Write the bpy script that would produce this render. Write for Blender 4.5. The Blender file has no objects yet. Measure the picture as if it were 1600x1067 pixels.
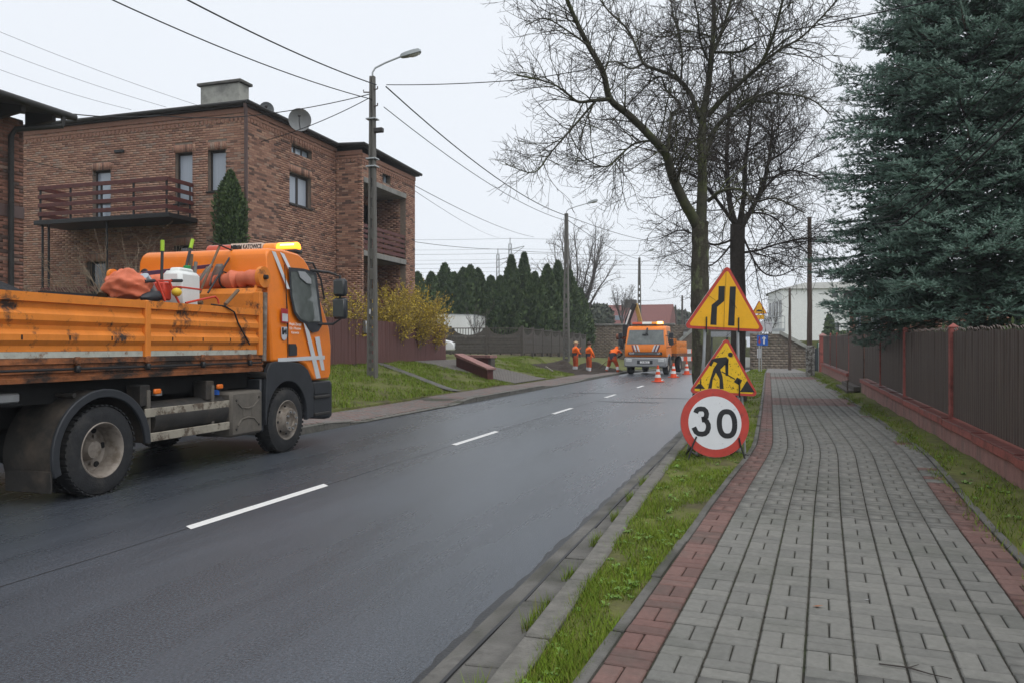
import bpy, math, random
import numpy as np
from mathutils import Vector, Matrix

random.seed(7); rng = np.random.default_rng(7)
scene = bpy.context.scene
R = math.radians
C = scene.collection

# ------------------------------------------------------------------ camera
F, CX, HZ, CH = 1244.0, 800.0, 540.0, 1.56          # focal length and horizon in photo pixels, eye height
A = math.atan(405 / 1244)                            # street axis is +Y, camera looks 18 degrees left of it
cam_d = bpy.data.cameras.new('camera'); cam = bpy.data.objects.new('camera', cam_d); C.objects.link(cam)
cam.location = (0, 0, CH); cam.rotation_euler = (R(90), 0, A)
cam_d.sensor_width = 36; cam_d.lens = F / 1600 * 36; cam_d.shift_y = 6.5 / 1600
cam_d.clip_start = .05; cam_d.clip_end = 6000
scene.camera = cam
# ------------------------------------------------------------------ sky (overcast), soft sun, exposure
world = bpy.data.worlds.new('World'); scene.world = world; world.use_nodes = True
SUN_EL, SUN_AZ = R(58), R(120)                       # azimuth clockwise from +Y
wn, wl = world.node_tree.nodes, world.node_tree.links
wn.clear()
sky = wn.new('ShaderNodeTexSky'); sky.sky_type = 'NISHITA'; sky.sun_disc = False
sky.sun_elevation = SUN_EL; sky.sun_rotation = SUN_AZ
cloud = wn.new('ShaderNodeRGB'); cloud.outputs[0].default_value = (8.5, 8.9, 9.45, 1)
wco = wn.new('ShaderNodeTexCoord'); wno = wn.new('ShaderNodeTexNoise'); wno.inputs['Scale'].default_value = 1.6
wno.inputs['Detail'].default_value = 3
wmr = wn.new('ShaderNodeMapRange'); wmr.inputs['To Min'].default_value = .955; wmr.inputs['To Max'].default_value = 1.045
wl.new(wco.outputs['Generated'], wno.inputs['Vector']); wl.new(wno.outputs['Fac'], wmr.inputs['Value'])
wsc = wn.new('ShaderNodeVectorMath'); wsc.operation = 'SCALE'
wl.new(cloud.outputs[0], wsc.inputs[0]); wl.new(wmr.outputs[0], wsc.inputs['Scale'])
wmix = wn.new('ShaderNodeMix'); wmix.data_type = 'RGBA'; wmix.inputs[0].default_value = .94
wl.new(sky.outputs[0], wmix.inputs[6]); wl.new(wsc.outputs[0], wmix.inputs[7])
wbg = wn.new('ShaderNodeBackground'); wbg.inputs['Strength'].default_value = .1
wout = wn.new('ShaderNodeOutputWorld')
wl.new(wmix.outputs[2], wbg.inputs['Color']); wl.new(wbg.outputs[0], wout.inputs['Surface'])
sun_d = bpy.data.lights.new('sun', 'SUN'); sun_d.energy = 1.5; sun_d.angle = R(60); sun_d.color = (1, .97, .93)
sun = bpy.data.objects.new('sun', sun_d); C.objects.link(sun)
sun.rotation_euler = (R(90) - SUN_EL, 0, -SUN_AZ + math.pi)
scene.view_settings.view_transform = 'Standard'; scene.view_settings.look = 'None'
scene.view_settings.exposure = 0.12; scene.view_settings.gamma = 1; scene.view_settings.use_curve_mapping = False
scene.cycles.max_bounces = 4; scene.cycles.transparent_max_bounces = 6

# ------------------------------------------------------------------ measuring helpers (photo pixel -> place in the street)
def W(px, py, z=None, Z=None):
    if Z is None: Z = (CH - z) * F / (py - HZ)
    X = (px - CX) / F * Z
    return Vector((X * math.cos(A) - Z * math.sin(A), X * math.sin(A) + Z * math.cos(A), CH - (py - HZ) / F * Z))
def Yx(px, x, py=HZ):
    t = (px - CX) / F
    return W(px, py, Z=x / (t * math.cos(A) - math.sin(A)))
def Xy(px, y, py=HZ):
    t = (px - CX) / F
    return W(px, py, Z=y / (t * math.sin(A) + math.cos(A)))
def proj(x, y, z):
    X = x * math.cos(A) + y * math.sin(A); Z = -x * math.sin(A) + y * math.cos(A)
    return CX + F * X / Z, HZ - (z - CH) * F / Z, Z

# ------------------------------------------------------------------ materials
MATS = {}
def mat(name, col, rough=.75, var=.18, scale=6., bump=0., bscale=60., metal=0., col2=None, c2scale=1.5, c2lo=.55, c2hi=.7,
        spec=.4, attr=None, ramp=None, emit=None, estr=0., trans=0., coat=0., streak=False, ior=1.45, streak2=None, rough2=None):
    m = bpy.data.materials.new(name); m.use_nodes = True; MATS[name] = m
    n, l = m.node_tree.nodes, m.node_tree.links
    b = n['Principled BSDF']
    b.inputs['Roughness'].default_value = rough; b.inputs['Metallic'].default_value = metal
    b.inputs['Specular IOR Level'].default_value = spec; b.inputs['IOR'].default_value = ior
    if trans: b.inputs['Transmission Weight'].default_value = trans
    if coat: b.inputs['Coat Weight'].default_value = coat; b.inputs['Coat Roughness'].default_value = .15
    geo = n.new('ShaderNodeNewGeometry')
    pos = geo.outputs['Position']
    if streak:
        mp = n.new('ShaderNodeMapping'); mp.inputs['Scale'].default_value = streak if isinstance(streak, tuple) else (1, 1, .12)
        l.new(pos, mp.inputs['Vector']); pos2 = mp.outputs[0]
    else: pos2 = pos
    no = n.new('ShaderNodeTexNoise'); no.inputs['Scale'].default_value = scale; no.inputs['Detail'].default_value = 5
    no.inputs['Roughness'].default_value = .65
    l.new(pos2, no.inputs['Vector'])
    mr = n.new('ShaderNodeMapRange'); mr.inputs['From Min'].default_value = .25; mr.inputs['From Max'].default_value = .75
    mr.inputs['To Min'].default_value = 1 - var; mr.inputs['To Max'].default_value = 1 + var
    l.new(no.outputs['Fac'], mr.inputs['Value'])
    if ramp:
        at = n.new('ShaderNodeAttribute'); at.attribute_name = 'rnd'
        cr = n.new('ShaderNodeValToRGB'); cr.color_ramp.interpolation = 'LINEAR'
        while len(cr.color_ramp.elements) < len(ramp): cr.color_ramp.elements.new(.5)
        for e, (p, c) in zip(cr.color_ramp.elements, ramp): e.position = p; e.color = (*c, 1)
        l.new(at.outputs['Fac'], cr.inputs['Fac']); base = cr.outputs['Color']
    else:
        rgb = n.new('ShaderNodeRGB'); rgb.outputs[0].default_value = (*col, 1); base = rgb.outputs[0]
    if col2:
        n2 = n.new('ShaderNodeTexNoise'); n2.inputs['Scale'].default_value = c2scale; n2.inputs['Detail'].default_value = 6
        n2.inputs['Roughness'].default_value = .7
        if streak2:
            mp2 = n.new('ShaderNodeMapping'); mp2.inputs['Scale'].default_value = streak2; l.new(pos, mp2.inputs['Vector']); l.new(mp2.outputs[0], n2.inputs['Vector'])
        else: l.new(pos2, n2.inputs['Vector'])
        m2 = n.new('ShaderNodeMapRange'); m2.inputs['From Min'].default_value = c2lo; m2.inputs['From Max'].default_value = c2hi
        l.new(n2.outputs['Fac'], m2.inputs['Value'])
        if rough2 is not None:
            mr2 = n.new('ShaderNodeMapRange'); mr2.inputs['To Min'].default_value = rough; mr2.inputs['To Max'].default_value = rough2; l.new(m2.outputs[0], mr2.inputs['Value']); l.new(mr2.outputs[0], b.inputs['Roughness'])
        mx = n.new('ShaderNodeMix'); mx.data_type = 'RGBA'; mx.inputs[7].default_value = (*col2, 1)
        l.new(m2.outputs[0], mx.inputs[0]); l.new(base, mx.inputs[6]); base = mx.outputs[2]
    vm = n.new('ShaderNodeVectorMath'); vm.operation = 'SCALE'
    l.new(base, vm.inputs[0]); l.new(mr.outputs[0], vm.inputs['Scale'])
    l.new(vm.outputs[0], b.inputs['Base Color'])
    if bump:
        bn = n.new('ShaderNodeTexNoise'); bn.inputs['Scale'].default_value = bscale; bn.inputs['Detail'].default_value = 4
        l.new(pos, bn.inputs['Vector'])
        bp = n.new('ShaderNodeBump'); bp.inputs['Strength'].default_value = bump; bp.inputs['Distance'].default_value = .02
        l.new(bn.outputs['Fac'], bp.inputs['Height']); l.new(bp.outputs[0], b.inputs['Normal'])
    if emit:
        b.inputs['Emission Color'].default_value = (*emit, 1); b.inputs['Emission Strength'].default_value = estr
    return m

# ------------------------------------------------------------------ mesh helpers
class MB:
    def __init__(s): s.v = []; s.f = []; s.m = []
    def add(s, vs, fs, mi=0):
        o = len(s.v); s.v += [tuple(v) for v in vs]; s.f += [tuple(i + o for i in f) for f in fs]; s.m += [mi] * len(fs); return s
    def box(s, x0, x1, y0, y1, z0, z1, mi=0):
        x0, x1 = min(x0, x1), max(x0, x1); y0, y1 = min(y0, y1), max(y0, y1); z0, z1 = min(z0, z1), max(z0, z1)
        return s.add([(x0,y0,z0),(x1,y0,z0),(x1,y1,z0),(x0,y1,z0),(x0,y0,z1),(x1,y0,z1),(x1,y1,z1),(x0,y1,z1)],
                     [(0,3,2,1),(4,5,6,7),(0,1,5,4),(1,2,6,5),(2,3,7,6),(3,0,4,7)], mi)
    def cbox(s, x0, x1, y0, y1, z0, z1, c=.006, mi=0):          # box with chamfered edges (44 triangles)
        X, Y, Zz = (x0, x1), (y0, y1), (z0, z1); vs = []; idx = {}
        for i in (0, 1):
            for j in (0, 1):
                for k in (0, 1):
                    sx, sy, sz = 1 - 2 * i, 1 - 2 * j, 1 - 2 * k
                    for ax in range(3):
                        p = [X[i] + sx * c, Y[j] + sy * c, Zz[k] + sz * c]; p[ax] = (X[i], Y[j], Zz[k])[ax]
                        idx[(i, j, k, ax)] = len(vs); vs.append(tuple(p))
        fs = []
        q = lambda *t: fs.append(tuple(idx[a] for a in t))
        for ax in range(3):
            o = [a for a in range(3) if a != ax]
            for side in (0, 1):
                key = lambda a, b: tuple(({ax: side, o[0]: a, o[1]: b}[t]) for t in range(3)) + (ax,)
                r = [key(0, 0), key(1, 0), key(1, 1), key(0, 1)]
                flip = (side == 0) ^ (ax == 1)
                q(*(r[::-1] if flip else r))
        for ax in range(3):
            o = [a for a in range(3) if a != ax]
            for a in (0, 1):
                for b in (0, 1):
                    k0 = lambda e, w: tuple(({ax: e, o[0]: a, o[1]: b}[t]) for t in range(3)) + (w,)
                    q(k0(0, o[0]), k0(1, o[0]), k0(1, o[1]), k0(0, o[1]))
        for i in (0, 1):
            for j in (0, 1):
                for k in (0, 1): q((i, j, k, 0), (i, j, k, 1), (i, j, k, 2))
        return s.add(vs, fs, mi)
    def prism(s, poly, axis, a0, a1, mi=0):                      # polygon in the two other axes, extruded along axis
        n = len(poly)
        def P(u, v, a): return {'x': (a, u, v), 'y': (u, a, v), 'z': (u, v, a)}[axis]
        vs = [P(u, v, a0) for u, v in poly] + [P(u, v, a1) for u, v in poly]
        return s.add(vs, [tuple(range(n))[::-1], tuple(range(n, 2 * n))] + [(i, (i + 1) % n, n + (i + 1) % n, n + i) for i in range(n)], mi)
    def sweep(s, outer, inner, axis, a0, a1, mi=0):              # strip between two polylines (open band), extruded
        poly = list(outer) + list(inner)[::-1]; n = len(outer)
        def P(u, v, a): return {'x': (a, u, v), 'y': (u, a, v), 'z': (u, v, a)}[axis]
        vs = [P(u, v, a) for a in (a0, a1) for u, v in poly]; m = len(poly); fs = []
        for i in range(n - 1):
            a, b, c, d = i, i + 1, m - 2 - i, m - 1 - i
            fs += [(a, b, c, d), (d + m, c + m, b + m, a + m)]
        fs += [(i, (i + 1) % m, m + (i + 1) % m, m + i) for i in range(m)]
        return s.add(vs, fs, mi)
    def tube(s, pts, r, n=8, mi=0, cap=True):
        pts = [Vector(p) for p in pts]; rr = r if isinstance(r, (list, tuple)) else [r] * len(pts)
        o = len(s.v); u = None
        for i, p in enumerate(pts):
            t = (pts[min(i + 1, len(pts) - 1)] - pts[max(i - 1, 0)])
            t = t.normalized() if t.length > 1e-9 else Vector((0, 0, 1))
            if u is None: u = t.orthogonal().normalized()
            u = (u - t * u.dot(t)); u = u.normalized() if u.length > 1e-6 else t.orthogonal().normalized()
            w = t.cross(u)
            for k in range(n):
                a = 2 * math.pi * k / n
                s.v.append(tuple(p + (u * math.cos(a) + w * math.sin(a)) * rr[i]))
        fs = []
        for i in range(len(pts) - 1):
            for k in range(n):
                fs.append((o + i*n + k, o + i*n + (k+1) % n, o + (i+1)*n + (k+1) % n, o + (i+1)*n + k))
        if cap: fs += [tuple(o + k for k in range(n))[::-1], tuple(o + (len(pts)-1)*n + k for k in range(n))]
        s.f += fs; s.m += [mi] * len(fs); return s
    def lathe(s, prof, cen, axis='x', n=32, mi=0):               # prof: (offset along axis, radius)
        o = len(s.v); k3 = 'xyz'.index(axis); c = Vector(cen); e = [0, 0, 0]; e[k3] = 1; ax = Vector(e)
        u = Vector((0, 0, 1)) if axis != 'z' else Vector((1, 0, 0)); w = ax.cross(u)
        for a, r in prof:
            for k in range(n):
                t = 2 * math.pi * k / n
                s.v.append(tuple(c + ax * a + (u * math.cos(t) + w * math.sin(t)) * r))
        fs = [(o + i*n + k, o + i*n + (k+1) % n, o + (i+1)*n + (k+1) % n, o + (i+1)*n + k) for i in range(len(prof)-1) for k in range(n)]
        s.f += fs; s.m += [mi] * len(fs); return s
    def ball(s, c, r, n=10, sq=(1, 1, 1), mi=0):
        pr = [(-math.cos(math.pi*i/(n//2)) * r, max(1e-4, math.sin(math.pi*i/(n//2)) * r)) for i in range(n//2 + 1)]
        o = len(s.v); s.lathe(pr, (0, 0, 0), 'z', n, mi)
        for i in range(o, len(s.v)):
            v = s.v[i]; s.v[i] = (c[0] + v[0]*sq[0], c[1] + v[1]*sq[1], c[2] + v[2]*sq[2])
        return s
    def xform(s, fn, o=0):
        for i in range(o, len(s.v)): s.v[i] = tuple(fn(*s.v[i]))
        return s
    def build(s, name, mt, parent=None, smooth=True, bevel=0., loc=None, ang=38):
        me = bpy.data.meshes.new(name); me.from_pydata(s.v, [], s.f)
        for m in (mt if isinstance(mt, (list, tuple)) else [mt]): me.materials.append(MATS[m] if isinstance(m, str) else m)
        if any(s.m): me.polygons.foreach_set('material_index', s.m)
        fixn(me)
        if smooth:
            me.polygons.foreach_set('use_smooth', [True] * len(me.polygons)); me.set_sharp_from_angle(angle=R(ang))
        o = bpy.data.objects.new(name, me); C.objects.link(o)
        if parent: o.parent = parent
        if loc: o.location = loc
        if bevel:
            bv = o.modifiers.new('bevel', 'BEVEL'); bv.width = bevel; bv.segments = 2; bv.limit_method = 'ANGLE'; bv.angle_limit = R(35)
        return o
import bmesh
def fixn(me):
    if len(me.polygons) > 4000: return
    bm = bmesh.new(); bm.from_mesh(me); bmesh.ops.recalc_face_normals(bm, faces=bm.faces); bm.to_mesh(me); bm.free()

def np_mesh(name, V, Fc, mt, parent=None, rnd=None, smooth=False, loc=None):
    "V (n,3), Fc (m,k) arrays -> one object; rnd is a per-vertex value read by ramp materials"
    V = np.asarray(V, dtype=np.float32); Fc = np.asarray(Fc, dtype=np.int32); k = Fc.shape[1]
    me = bpy.data.meshes.new(name); me.vertices.add(len(V)); me.vertices.foreach_set('co', V.ravel())
    me.loops.add(Fc.size); me.loops.foreach_set('vertex_index', Fc.ravel())
    me.polygons.add(len(Fc)); me.polygons.foreach_set('loop_start', np.arange(0, Fc.size, k, dtype=np.int32))
    me.polygons.foreach_set('loop_total', np.full(len(Fc), k, dtype=np.int32))
    if smooth: me.polygons.foreach_set('use_smooth', np.ones(len(Fc), dtype=bool))
    me.update(calc_edges=True); me.validate()
    me.materials.append(MATS[mt])
    if rnd is not None:
        at = me.attributes.new('rnd', 'FLOAT', 'POINT'); at.data.foreach_set('value', np.asarray(rnd, dtype=np.float32))
    o = bpy.data.objects.new(name, me); C.objects.link(o)
    if parent: o.parent = parent
    if loc: o.location = loc
    return o
def set_rnd(me, val):
    at = me.attributes.new('rnd', 'FLOAT', 'POINT'); at.data.foreach_set('value', np.full(len(me.vertices), val, dtype=np.float32))
CUBE_V = np.array([(x, y, z) for z in (-.5, .5) for y in (-.5, .5) for x in (-.5, .5)], dtype=np.float32)
CUBE_F = np.array([(0,2,3,1),(4,5,7,6),(0,1,5,4),(1,3,7,5),(3,2,6,7),(2,0,4,6)], dtype=np.int32)
def np_boxes(cen, size, rot=None):
    "many boxes: centres (n,3), sizes (n,3), optional z angle (n)"
    cen = np.asarray(cen, dtype=np.float32); size = np.asarray(size, dtype=np.float32); n = len(cen)
    V = CUBE_V[None] * size[:, None]
    if rot is not None:
        c, s_ = np.cos(rot)[:, None], np.sin(rot)[:, None]
        x, y = V[..., 0].copy(), V[..., 1].copy(); V[..., 0] = x*c - y*s_; V[..., 1] = x*s_ + y*c
    V = V + cen[:, None]
    Fc = CUBE_F[None] + (np.arange(n) * 8)[:, None, None]
    return V.reshape(-1, 3), Fc.reshape(-1, 4)

def thing(name, label, cat, loc=(0, 0, 0), rz=0., group=None):
    o = bpy.data.objects.new(name, None); C.objects.link(o); o.location = loc; o.rotation_euler = (0, 0, rz)
    o.empty_display_size = .2
    return tag(o, label, cat, group)
def tag(o, label, cat, group=None):
    o['label'] = label; o['category'] = cat
    if group: o['group'] = group
    return o
def struct(o): o['kind'] = 'structure'; return o
def stuff(o): o['kind'] = 'stuff'; return o
def copy_obj(src, parent, loc=None, rot=None, scale=None):
    o = src.copy(); C.objects.link(o); o.parent = parent
    if loc is not None: o.location = loc
    if rot is not None: o.rotation_euler = rot
    if scale is not None: o.scale = scale
    return o
def copy_tree(src, parent=None):
    c = src.copy(); C.objects.link(c); c.parent = parent
    for ch in list(src.children): copy_tree(ch, c)
    return c
def new_inst(name, me, parent, loc, rot=(0, 0, 0), scale=(1, 1, 1)):
    o = bpy.data.objects.new(name, me); C.objects.link(o); o.parent = parent
    o.location = loc; o.rotation_euler = rot; o.scale = scale
    return o
def text(name, body, size, mt, parent, loc, rot, ext=.001, bold=0., sx=1., align='CENTER'):
    cu = bpy.data.curves.new(name, 'FONT'); cu.body = body; cu.size = size; cu.extrude = ext; cu.offset = bold
    cu.align_x = align; cu.align_y = 'CENTER'; cu.materials.append(MATS[mt]); cu.resolution_u = 3
    tmp = bpy.data.objects.new(name, cu); C.objects.link(tmp); me = bpy.data.meshes.new_from_object(tmp.evaluated_get(bpy.context.evaluated_depsgraph_get())); bpy.data.objects.remove(tmp)
    o = bpy.data.objects.new(name, me); C.objects.link(o); o.parent = parent; o.location = loc; o.rotation_euler = rot; o.scale = (sx, 1, 1)
    return o
def arc(cx, cy, r, a0, a1, n, ry=None):
    ry = ry or r
    return [(cx + r * math.cos(R(a0 + (a1 - a0) * i / n)), cy + ry * math.sin(R(a0 + (a1 - a0) * i / n))) for i in range(n + 1)]
def fbm(x, y, s=1.):
    return (math.sin(x*1.7*s + 1.3) * math.cos(y*1.3*s + .5) + .5*math.sin(x*3.9*s - y*3.1*s + 2) + .3*math.cos(x*7.3*s + y*6.1*s)) / 1.8

# ------------------------------------------------------------------ material set
mat('asphalt', (.080, .092, .111), rough=.34, var=.8, scale=62, bump=.3, bscale=100, col2=(.038, .044, .054), c2scale=.7, c2lo=.30, c2hi=.74, spec=.62, streak2=(1, .13, 1), rough2=.22)
mat('asphalt_seam', (.03, .03, .032), rough=.5)
mat('asphalt_patch', (.03, .031, .033), rough=.45, var=.3, scale=60, bump=.3)
mat('road_paint', (.72, .72, .70), rough=.6, var=.12, scale=25, col2=(.3, .3, .3), c2scale=14, c2lo=.62, c2hi=.7, bump=.1)
mat('paver', (.2, .2, .2), rough=.72, var=.18, scale=30, bump=.25, bscale=180, ramp=[(0, (.148, .147, .135)), (.5, (.168, .166, .152)), (1, (.19, .187, .17))], col2=(.10, .105, .088), c2scale=.9, c2lo=.5, c2hi=.75)
mat('paver_red', (.2, .1, .09), rough=.72, var=.2, scale=30, bump=.25, bscale=180, ramp=[(0, (.125, .075, .065)), (.5, (.155, .085, .073)), (1, (.18, .105, .09))], col2=(.10, .082, .07), c2scale=1.1, c2lo=.5, c2hi=.7)
mat('paver_mixed', (.2, .15, .14), rough=.72, var=.2, scale=20, bump=.2, bscale=120, ramp=[(0, (.16, .15, .14)), (.45, (.19, .172, .16)), (.6, (.195, .145, .13)), (1, (.21, .15, .135))])
mat('joint_sand', (.062, .057, .046), rough=.95, var=.4, scale=25, bump=.3, col2=(.05, .065, .03), c2scale=2, c2lo=.5, c2hi=.65)
mat('kerb_concrete', (.15, .143, .128), rough=.8, var=.3, scale=14, bump=.35, bscale=70, col2=(.10, .10, .085), c2scale=2.5, c2lo=.48, c2hi=.66)
mat('kerb_dark', (.13, .125, .115), rough=.8, var=.35, scale=10, bump=.4, bscale=60, col2=(.06, .06, .05), c2scale=2.5, c2lo=.45, c2hi=.62)
mat('soil', (.038, .028, .021), rough=.95, var=.5, scale=14, bump=.8, bscale=25)
mat('turf', (.11, .12, .03), rough=.95, var=.4, scale=5, bump=.6, bscale=35, col2=(.07, .055, .035), c2scale=.9, c2lo=.5, c2hi=.68)
mat('grass', (.1, .15, .03), rough=.85, var=.25, scale=2, spec=.1, ramp=[(0, (.20, .16, .06)), (.25, (.15, .17, .03)), (.6, (.12, .19, .02)), (1, (.18, .27, .03))])
mat('weed', (.14, .25, .045), rough=.5, var=.2, scale=9, spec=.35)
mat('concrete', (.24, .235, .22), rough=.85, var=.25, scale=7, bump=.3, bscale=40, col2=(.14, .135, .12), c2scale=1.2, c2lo=.45, c2hi=.7, streak=True)
mat('pole_concrete', (.15, .143, .128), rough=.85, var=.25, scale=9, bump=.3, bscale=50, col2=(.11, .105, .095), c2scale=2, c2lo=.42, c2hi=.65, streak=True)
mat('dark_concrete', (.085, .075, .066), rough=.9, var=.3, scale=6, bump=.4, bscale=30, col2=(.17, .15, .13), c2scale=.8, c2lo=.62, c2hi=.70)
mat('mortar', (.20, .16, .13), rough=.95, var=.25, scale=12, bump=.3)
mat('brick', (.2, .1, .07), rough=.9, var=.22, scale=30, bump=.35, bscale=90, ramp=[(0, (.11, .07, .058)), (.25, (.26, .138, .10)), (.55, (.34, .188, .132)), (.8, (.41, .245, .17)), (1, (.30, .215, .17))])
mat('brick_old', (.2, .1, .07), rough=.9, var=.3, scale=20, bump=.4, bscale=80, ramp=[(0, (.09, .06, .052)), (.4, (.21, .10, .072)), (.8, (.30, .145, .105)), (1, (.25, .165, .13))])
mat('brick_orange', (.3, .14, .09), rough=.9, var=.25, scale=14, bump=.3, bscale=50, ramp=[(0, (.2, .10, .07)), (.5, (.32, .16, .11)), (1, (.38, .22, .16))])
mat('stone_wall', (.15, .115, .085), rough=.95, var=.45, scale=3, bump=.5, bscale=12, ramp=[(0, (.16, .125, .097)), (.5, (.195, .155, .12)), (1, (.23, .19, .145))], col2=(.07, .075, .045), c2scale=.5, c2lo=.55, c2hi=.7)
mat('frame_dark', (.035, .03, .028), rough=.5, var=.15)
mat('frame_white', (.75, .75, .74), rough=.5, var=.05)
mat('glass', (.28, .33, .39), rough=.06, var=.05, spec=.9, metal=.0, coat=.6)
mat('glass_dark', (.045, .052, .05), rough=.05, var=.1, spec=.9, coat=.5)
mat('glass_cab', (.10, .115, .108), rough=.05, var=.5, scale=2.5, spec=.9, coat=.6)  # lighter mottled base colour stands in for reflections on the cab glass
mat('curtain', (.33, .37, .43), rough=.35, var=.10, scale=3, streak=(14, 14, .3), coat=.5)
mat('wood_maroon', (.10, .032, .028), rough=.6, var=.3, scale=8, bump=.2, streak=(1, 1, 1))
mat('fence_maroon', (.115, .05, .045), rough=.6, var=.25, scale=9, bump=.2, streak=True)
mat('slat_brown', (.08, .06, .051), rough=.55, var=.3, scale=10, bump=.25, bscale=40, col2=(.10, .075, .062), c2scale=3, c2lo=.55, c2hi=.7, streak=True)
mat('red_paint', (.31, .09, .075), rough=.7, var=.25, scale=10, bump=.3, bscale=35, col2=(.17, .055, .045), c2scale=3, c2lo=.5, c2hi=.65)
mat('plinth_red', (.31, .165, .15), rough=.85, var=.3, scale=6, bump=.4, bscale=40, col2=(.21, .135, .12), c2scale=1.6, c2lo=.46, c2hi=.64, streak=(1, 1, .5))
mat('tile_red', (.15, .05, .042), rough=.4, var=.25, scale=8)
mat('roof_dark', (.03, .029, .028), rough=.55, var=.25, scale=5)
mat('roof_red', (.2, .08, .07), rough=.8, var=.2, scale=6, ramp=[(0, (.15, .06, .055)), (1, (.23, .10, .085))])
mat('gutter_brown', (.10, .065, .06), rough=.4, var=.2)
mat('plaster_white', (.78, .79, .78), rough=.9, var=.06, scale=3)
mat('plaster_grey', (.33, .33, .30), rough=.9, var=.2, scale=3, col2=(.2, .2, .185), c2scale=1.3, c2lo=.5, c2hi=.66)
mat('steel_grey', (.35, .36, .37), rough=.4, metal=.7, var=.15)
mat('galvanised', (.42, .44, .45), rough=.5, metal=.5, var=.15)
mat('dish_grey', (.3, .31, .32), rough=.5, var=.1)
mat('black_iron', (.02, .02, .021), rough=.5, var=.2)
mat('cable', (.012, .012, .013), rough=.6, var=.1)
mat('wire_grey', (.10, .10, .11), rough=.6, var=.1)
mat('porcelain', (.08, .05, .04), rough=.3)
mat('lamp_grey', (.33, .36, .37), rough=.45, var=.1)
mat('lamp_glass', (.55, .55, .5), rough=.2, var=.05)
mat('wood_pole', (.085, .06, .047), rough=.85, var=.35, scale=8, bump=.4, bscale=25, streak=True)
mat('white_flake', (.3, .3, .28), rough=.9, var=.3, col2=(.09, .08, .07), c2scale=7, c2lo=.46, c2hi=.54)
mat('bark', (.062, .056, .042), rough=.95, var=.45, scale=16, bump=.9, bscale=28, col2=(.12, .135, .07), c2scale=5, c2lo=.53, c2hi=.6, streak=(1, 1, .5))
mat('limb', (.058, .056, .04), rough=.95, var=.35, scale=10, bump=.4, bscale=40, col2=(.085, .098, .04), c2scale=1.6, c2lo=.5, c2hi=.62)
mat('twig', (.05, .042, .038), rough=.9, var=.2, scale=6)
mat('bark_dark', (.055, .047, .041), rough=.95, var=.35, scale=16, bump=.8, bscale=28)
mat('twig_far', (.09, .08, .072), rough=.9, var=.2)
mat('twig_tan', (.26, .20, .14), rough=.9, var=.3)
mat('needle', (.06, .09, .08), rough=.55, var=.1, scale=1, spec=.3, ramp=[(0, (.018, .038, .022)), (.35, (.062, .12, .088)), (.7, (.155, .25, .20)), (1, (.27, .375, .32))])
mat('spruce_wood', (.05, .038, .03), rough=.95, var=.3)
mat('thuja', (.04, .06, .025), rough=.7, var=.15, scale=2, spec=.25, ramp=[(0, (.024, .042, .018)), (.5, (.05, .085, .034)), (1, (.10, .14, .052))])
mat('forsythia', (.4, .3, .04), rough=.7, var=.15, ramp=[(0, (.16, .13, .04)), (.35, (.36, .26, .035)), (1, (.62, .46, .05))])
mat('shrub_far', (.05, .06, .04), rough=.9, var=.2, ramp=[(0, (.04, .05, .035)), (1, (.10, .11, .075))])
mat('truck_orange', (.84, .215, .012), rough=.38, var=.06, scale=3, spec=.5, coat=.25, col2=(.62, .16, .018), c2scale=1.2, c2lo=.5, c2hi=.8)
mat('bed_orange', (.70, .22, .03), rough=.55, var=.14, scale=5, bump=.08, bscale=12, col2=(.045, .030, .024), c2scale=3.8, c2lo=.545, c2hi=.66, streak=(1, 1, .9))
mat('bed_white', (.42, .43, .38), rough=.7, var=.2, scale=9, col2=(.20, .10, .05), c2scale=6, c2lo=.54, c2hi=.66)
mat('bed_rust', (.27, .095, .034), rough=.75, var=.45, scale=9, bump=.4, bscale=35, col2=(.03, .022, .018), c2scale=3.5, c2lo=.45, c2hi=.6, streak=(1, .5, 1))
mat('chassis', (.012, .012, .012), rough=.7, var=.3)
mat('plastic_black', (.03, .033, .038), rough=.5, var=.2, scale=5)
mat('mud_black', (.03, .028, .026), rough=.6, var=.3, scale=4, col2=(.085, .068, .053), c2scale=1.7, c2lo=.5, c2hi=.72)
mat('dusty_grey', (.125, .112, .095), rough=.85, var=.25, scale=5, bump=.15, col2=(.075, .068, .06), c2scale=2.2, c2lo=.45, c2hi=.7)
mat('rail_alu', (.29, .265, .215), rough=.7, var=.25, scale=5, col2=(.10, .075, .055), c2scale=4.5, c2lo=.52, c2hi=.6)
mat('tyre', (.022, .023, .025), rough=.8, var=.3, scale=10, bump=.3, bscale=60, col2=(.05, .047, .043), c2scale=3, c2lo=.5, c2hi=.7)
mat('rim', (.25, .22, .19), rough=.6, var=.25, scale=6, metal=.2, col2=(.14, .115, .09), c2scale=5, c2lo=.46, c2hi=.62)
mat('reflective', (.58, .60, .62), rough=.4, var=.06)
mat('stripe_purple', (.09, .035, .08), rough=.5, var=.1)
mat('amber', (.85, .28, .02), rough=.2, var=.05, coat=.4)
mat('amber_lit', (1, .42, .04), rough=.2, emit=(1, .30, .02), estr=2.4)
mat('amber_core', (1, .7, .2), rough=.2, emit=(1, .62, .18), estr=6.)
mat('lamp_orange', (.7, .16, .02), rough=.3)
mat('beacon_red', (.5, .07, .02), rough=.2, var=.05, coat=.4)
mat('panel_white', (.72, .72, .66), rough=.4, var=.05)
mat('ink', (.012, .012, .014), rough=.6, var=.1)
mat('ink_white', (.8, .8, .8), rough=.5)
mat('label_red', (.35, .03, .04), rough=.5)
mat('label_pale', (.5, .5, .52), rough=.5)
mat('tarp', (.62, .165, .085), rough=.6, var=.15, scale=4, bump=.3, bscale=14)
mat('jerry_white', (.70, .72, .70), rough=.45, var=.05)
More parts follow.
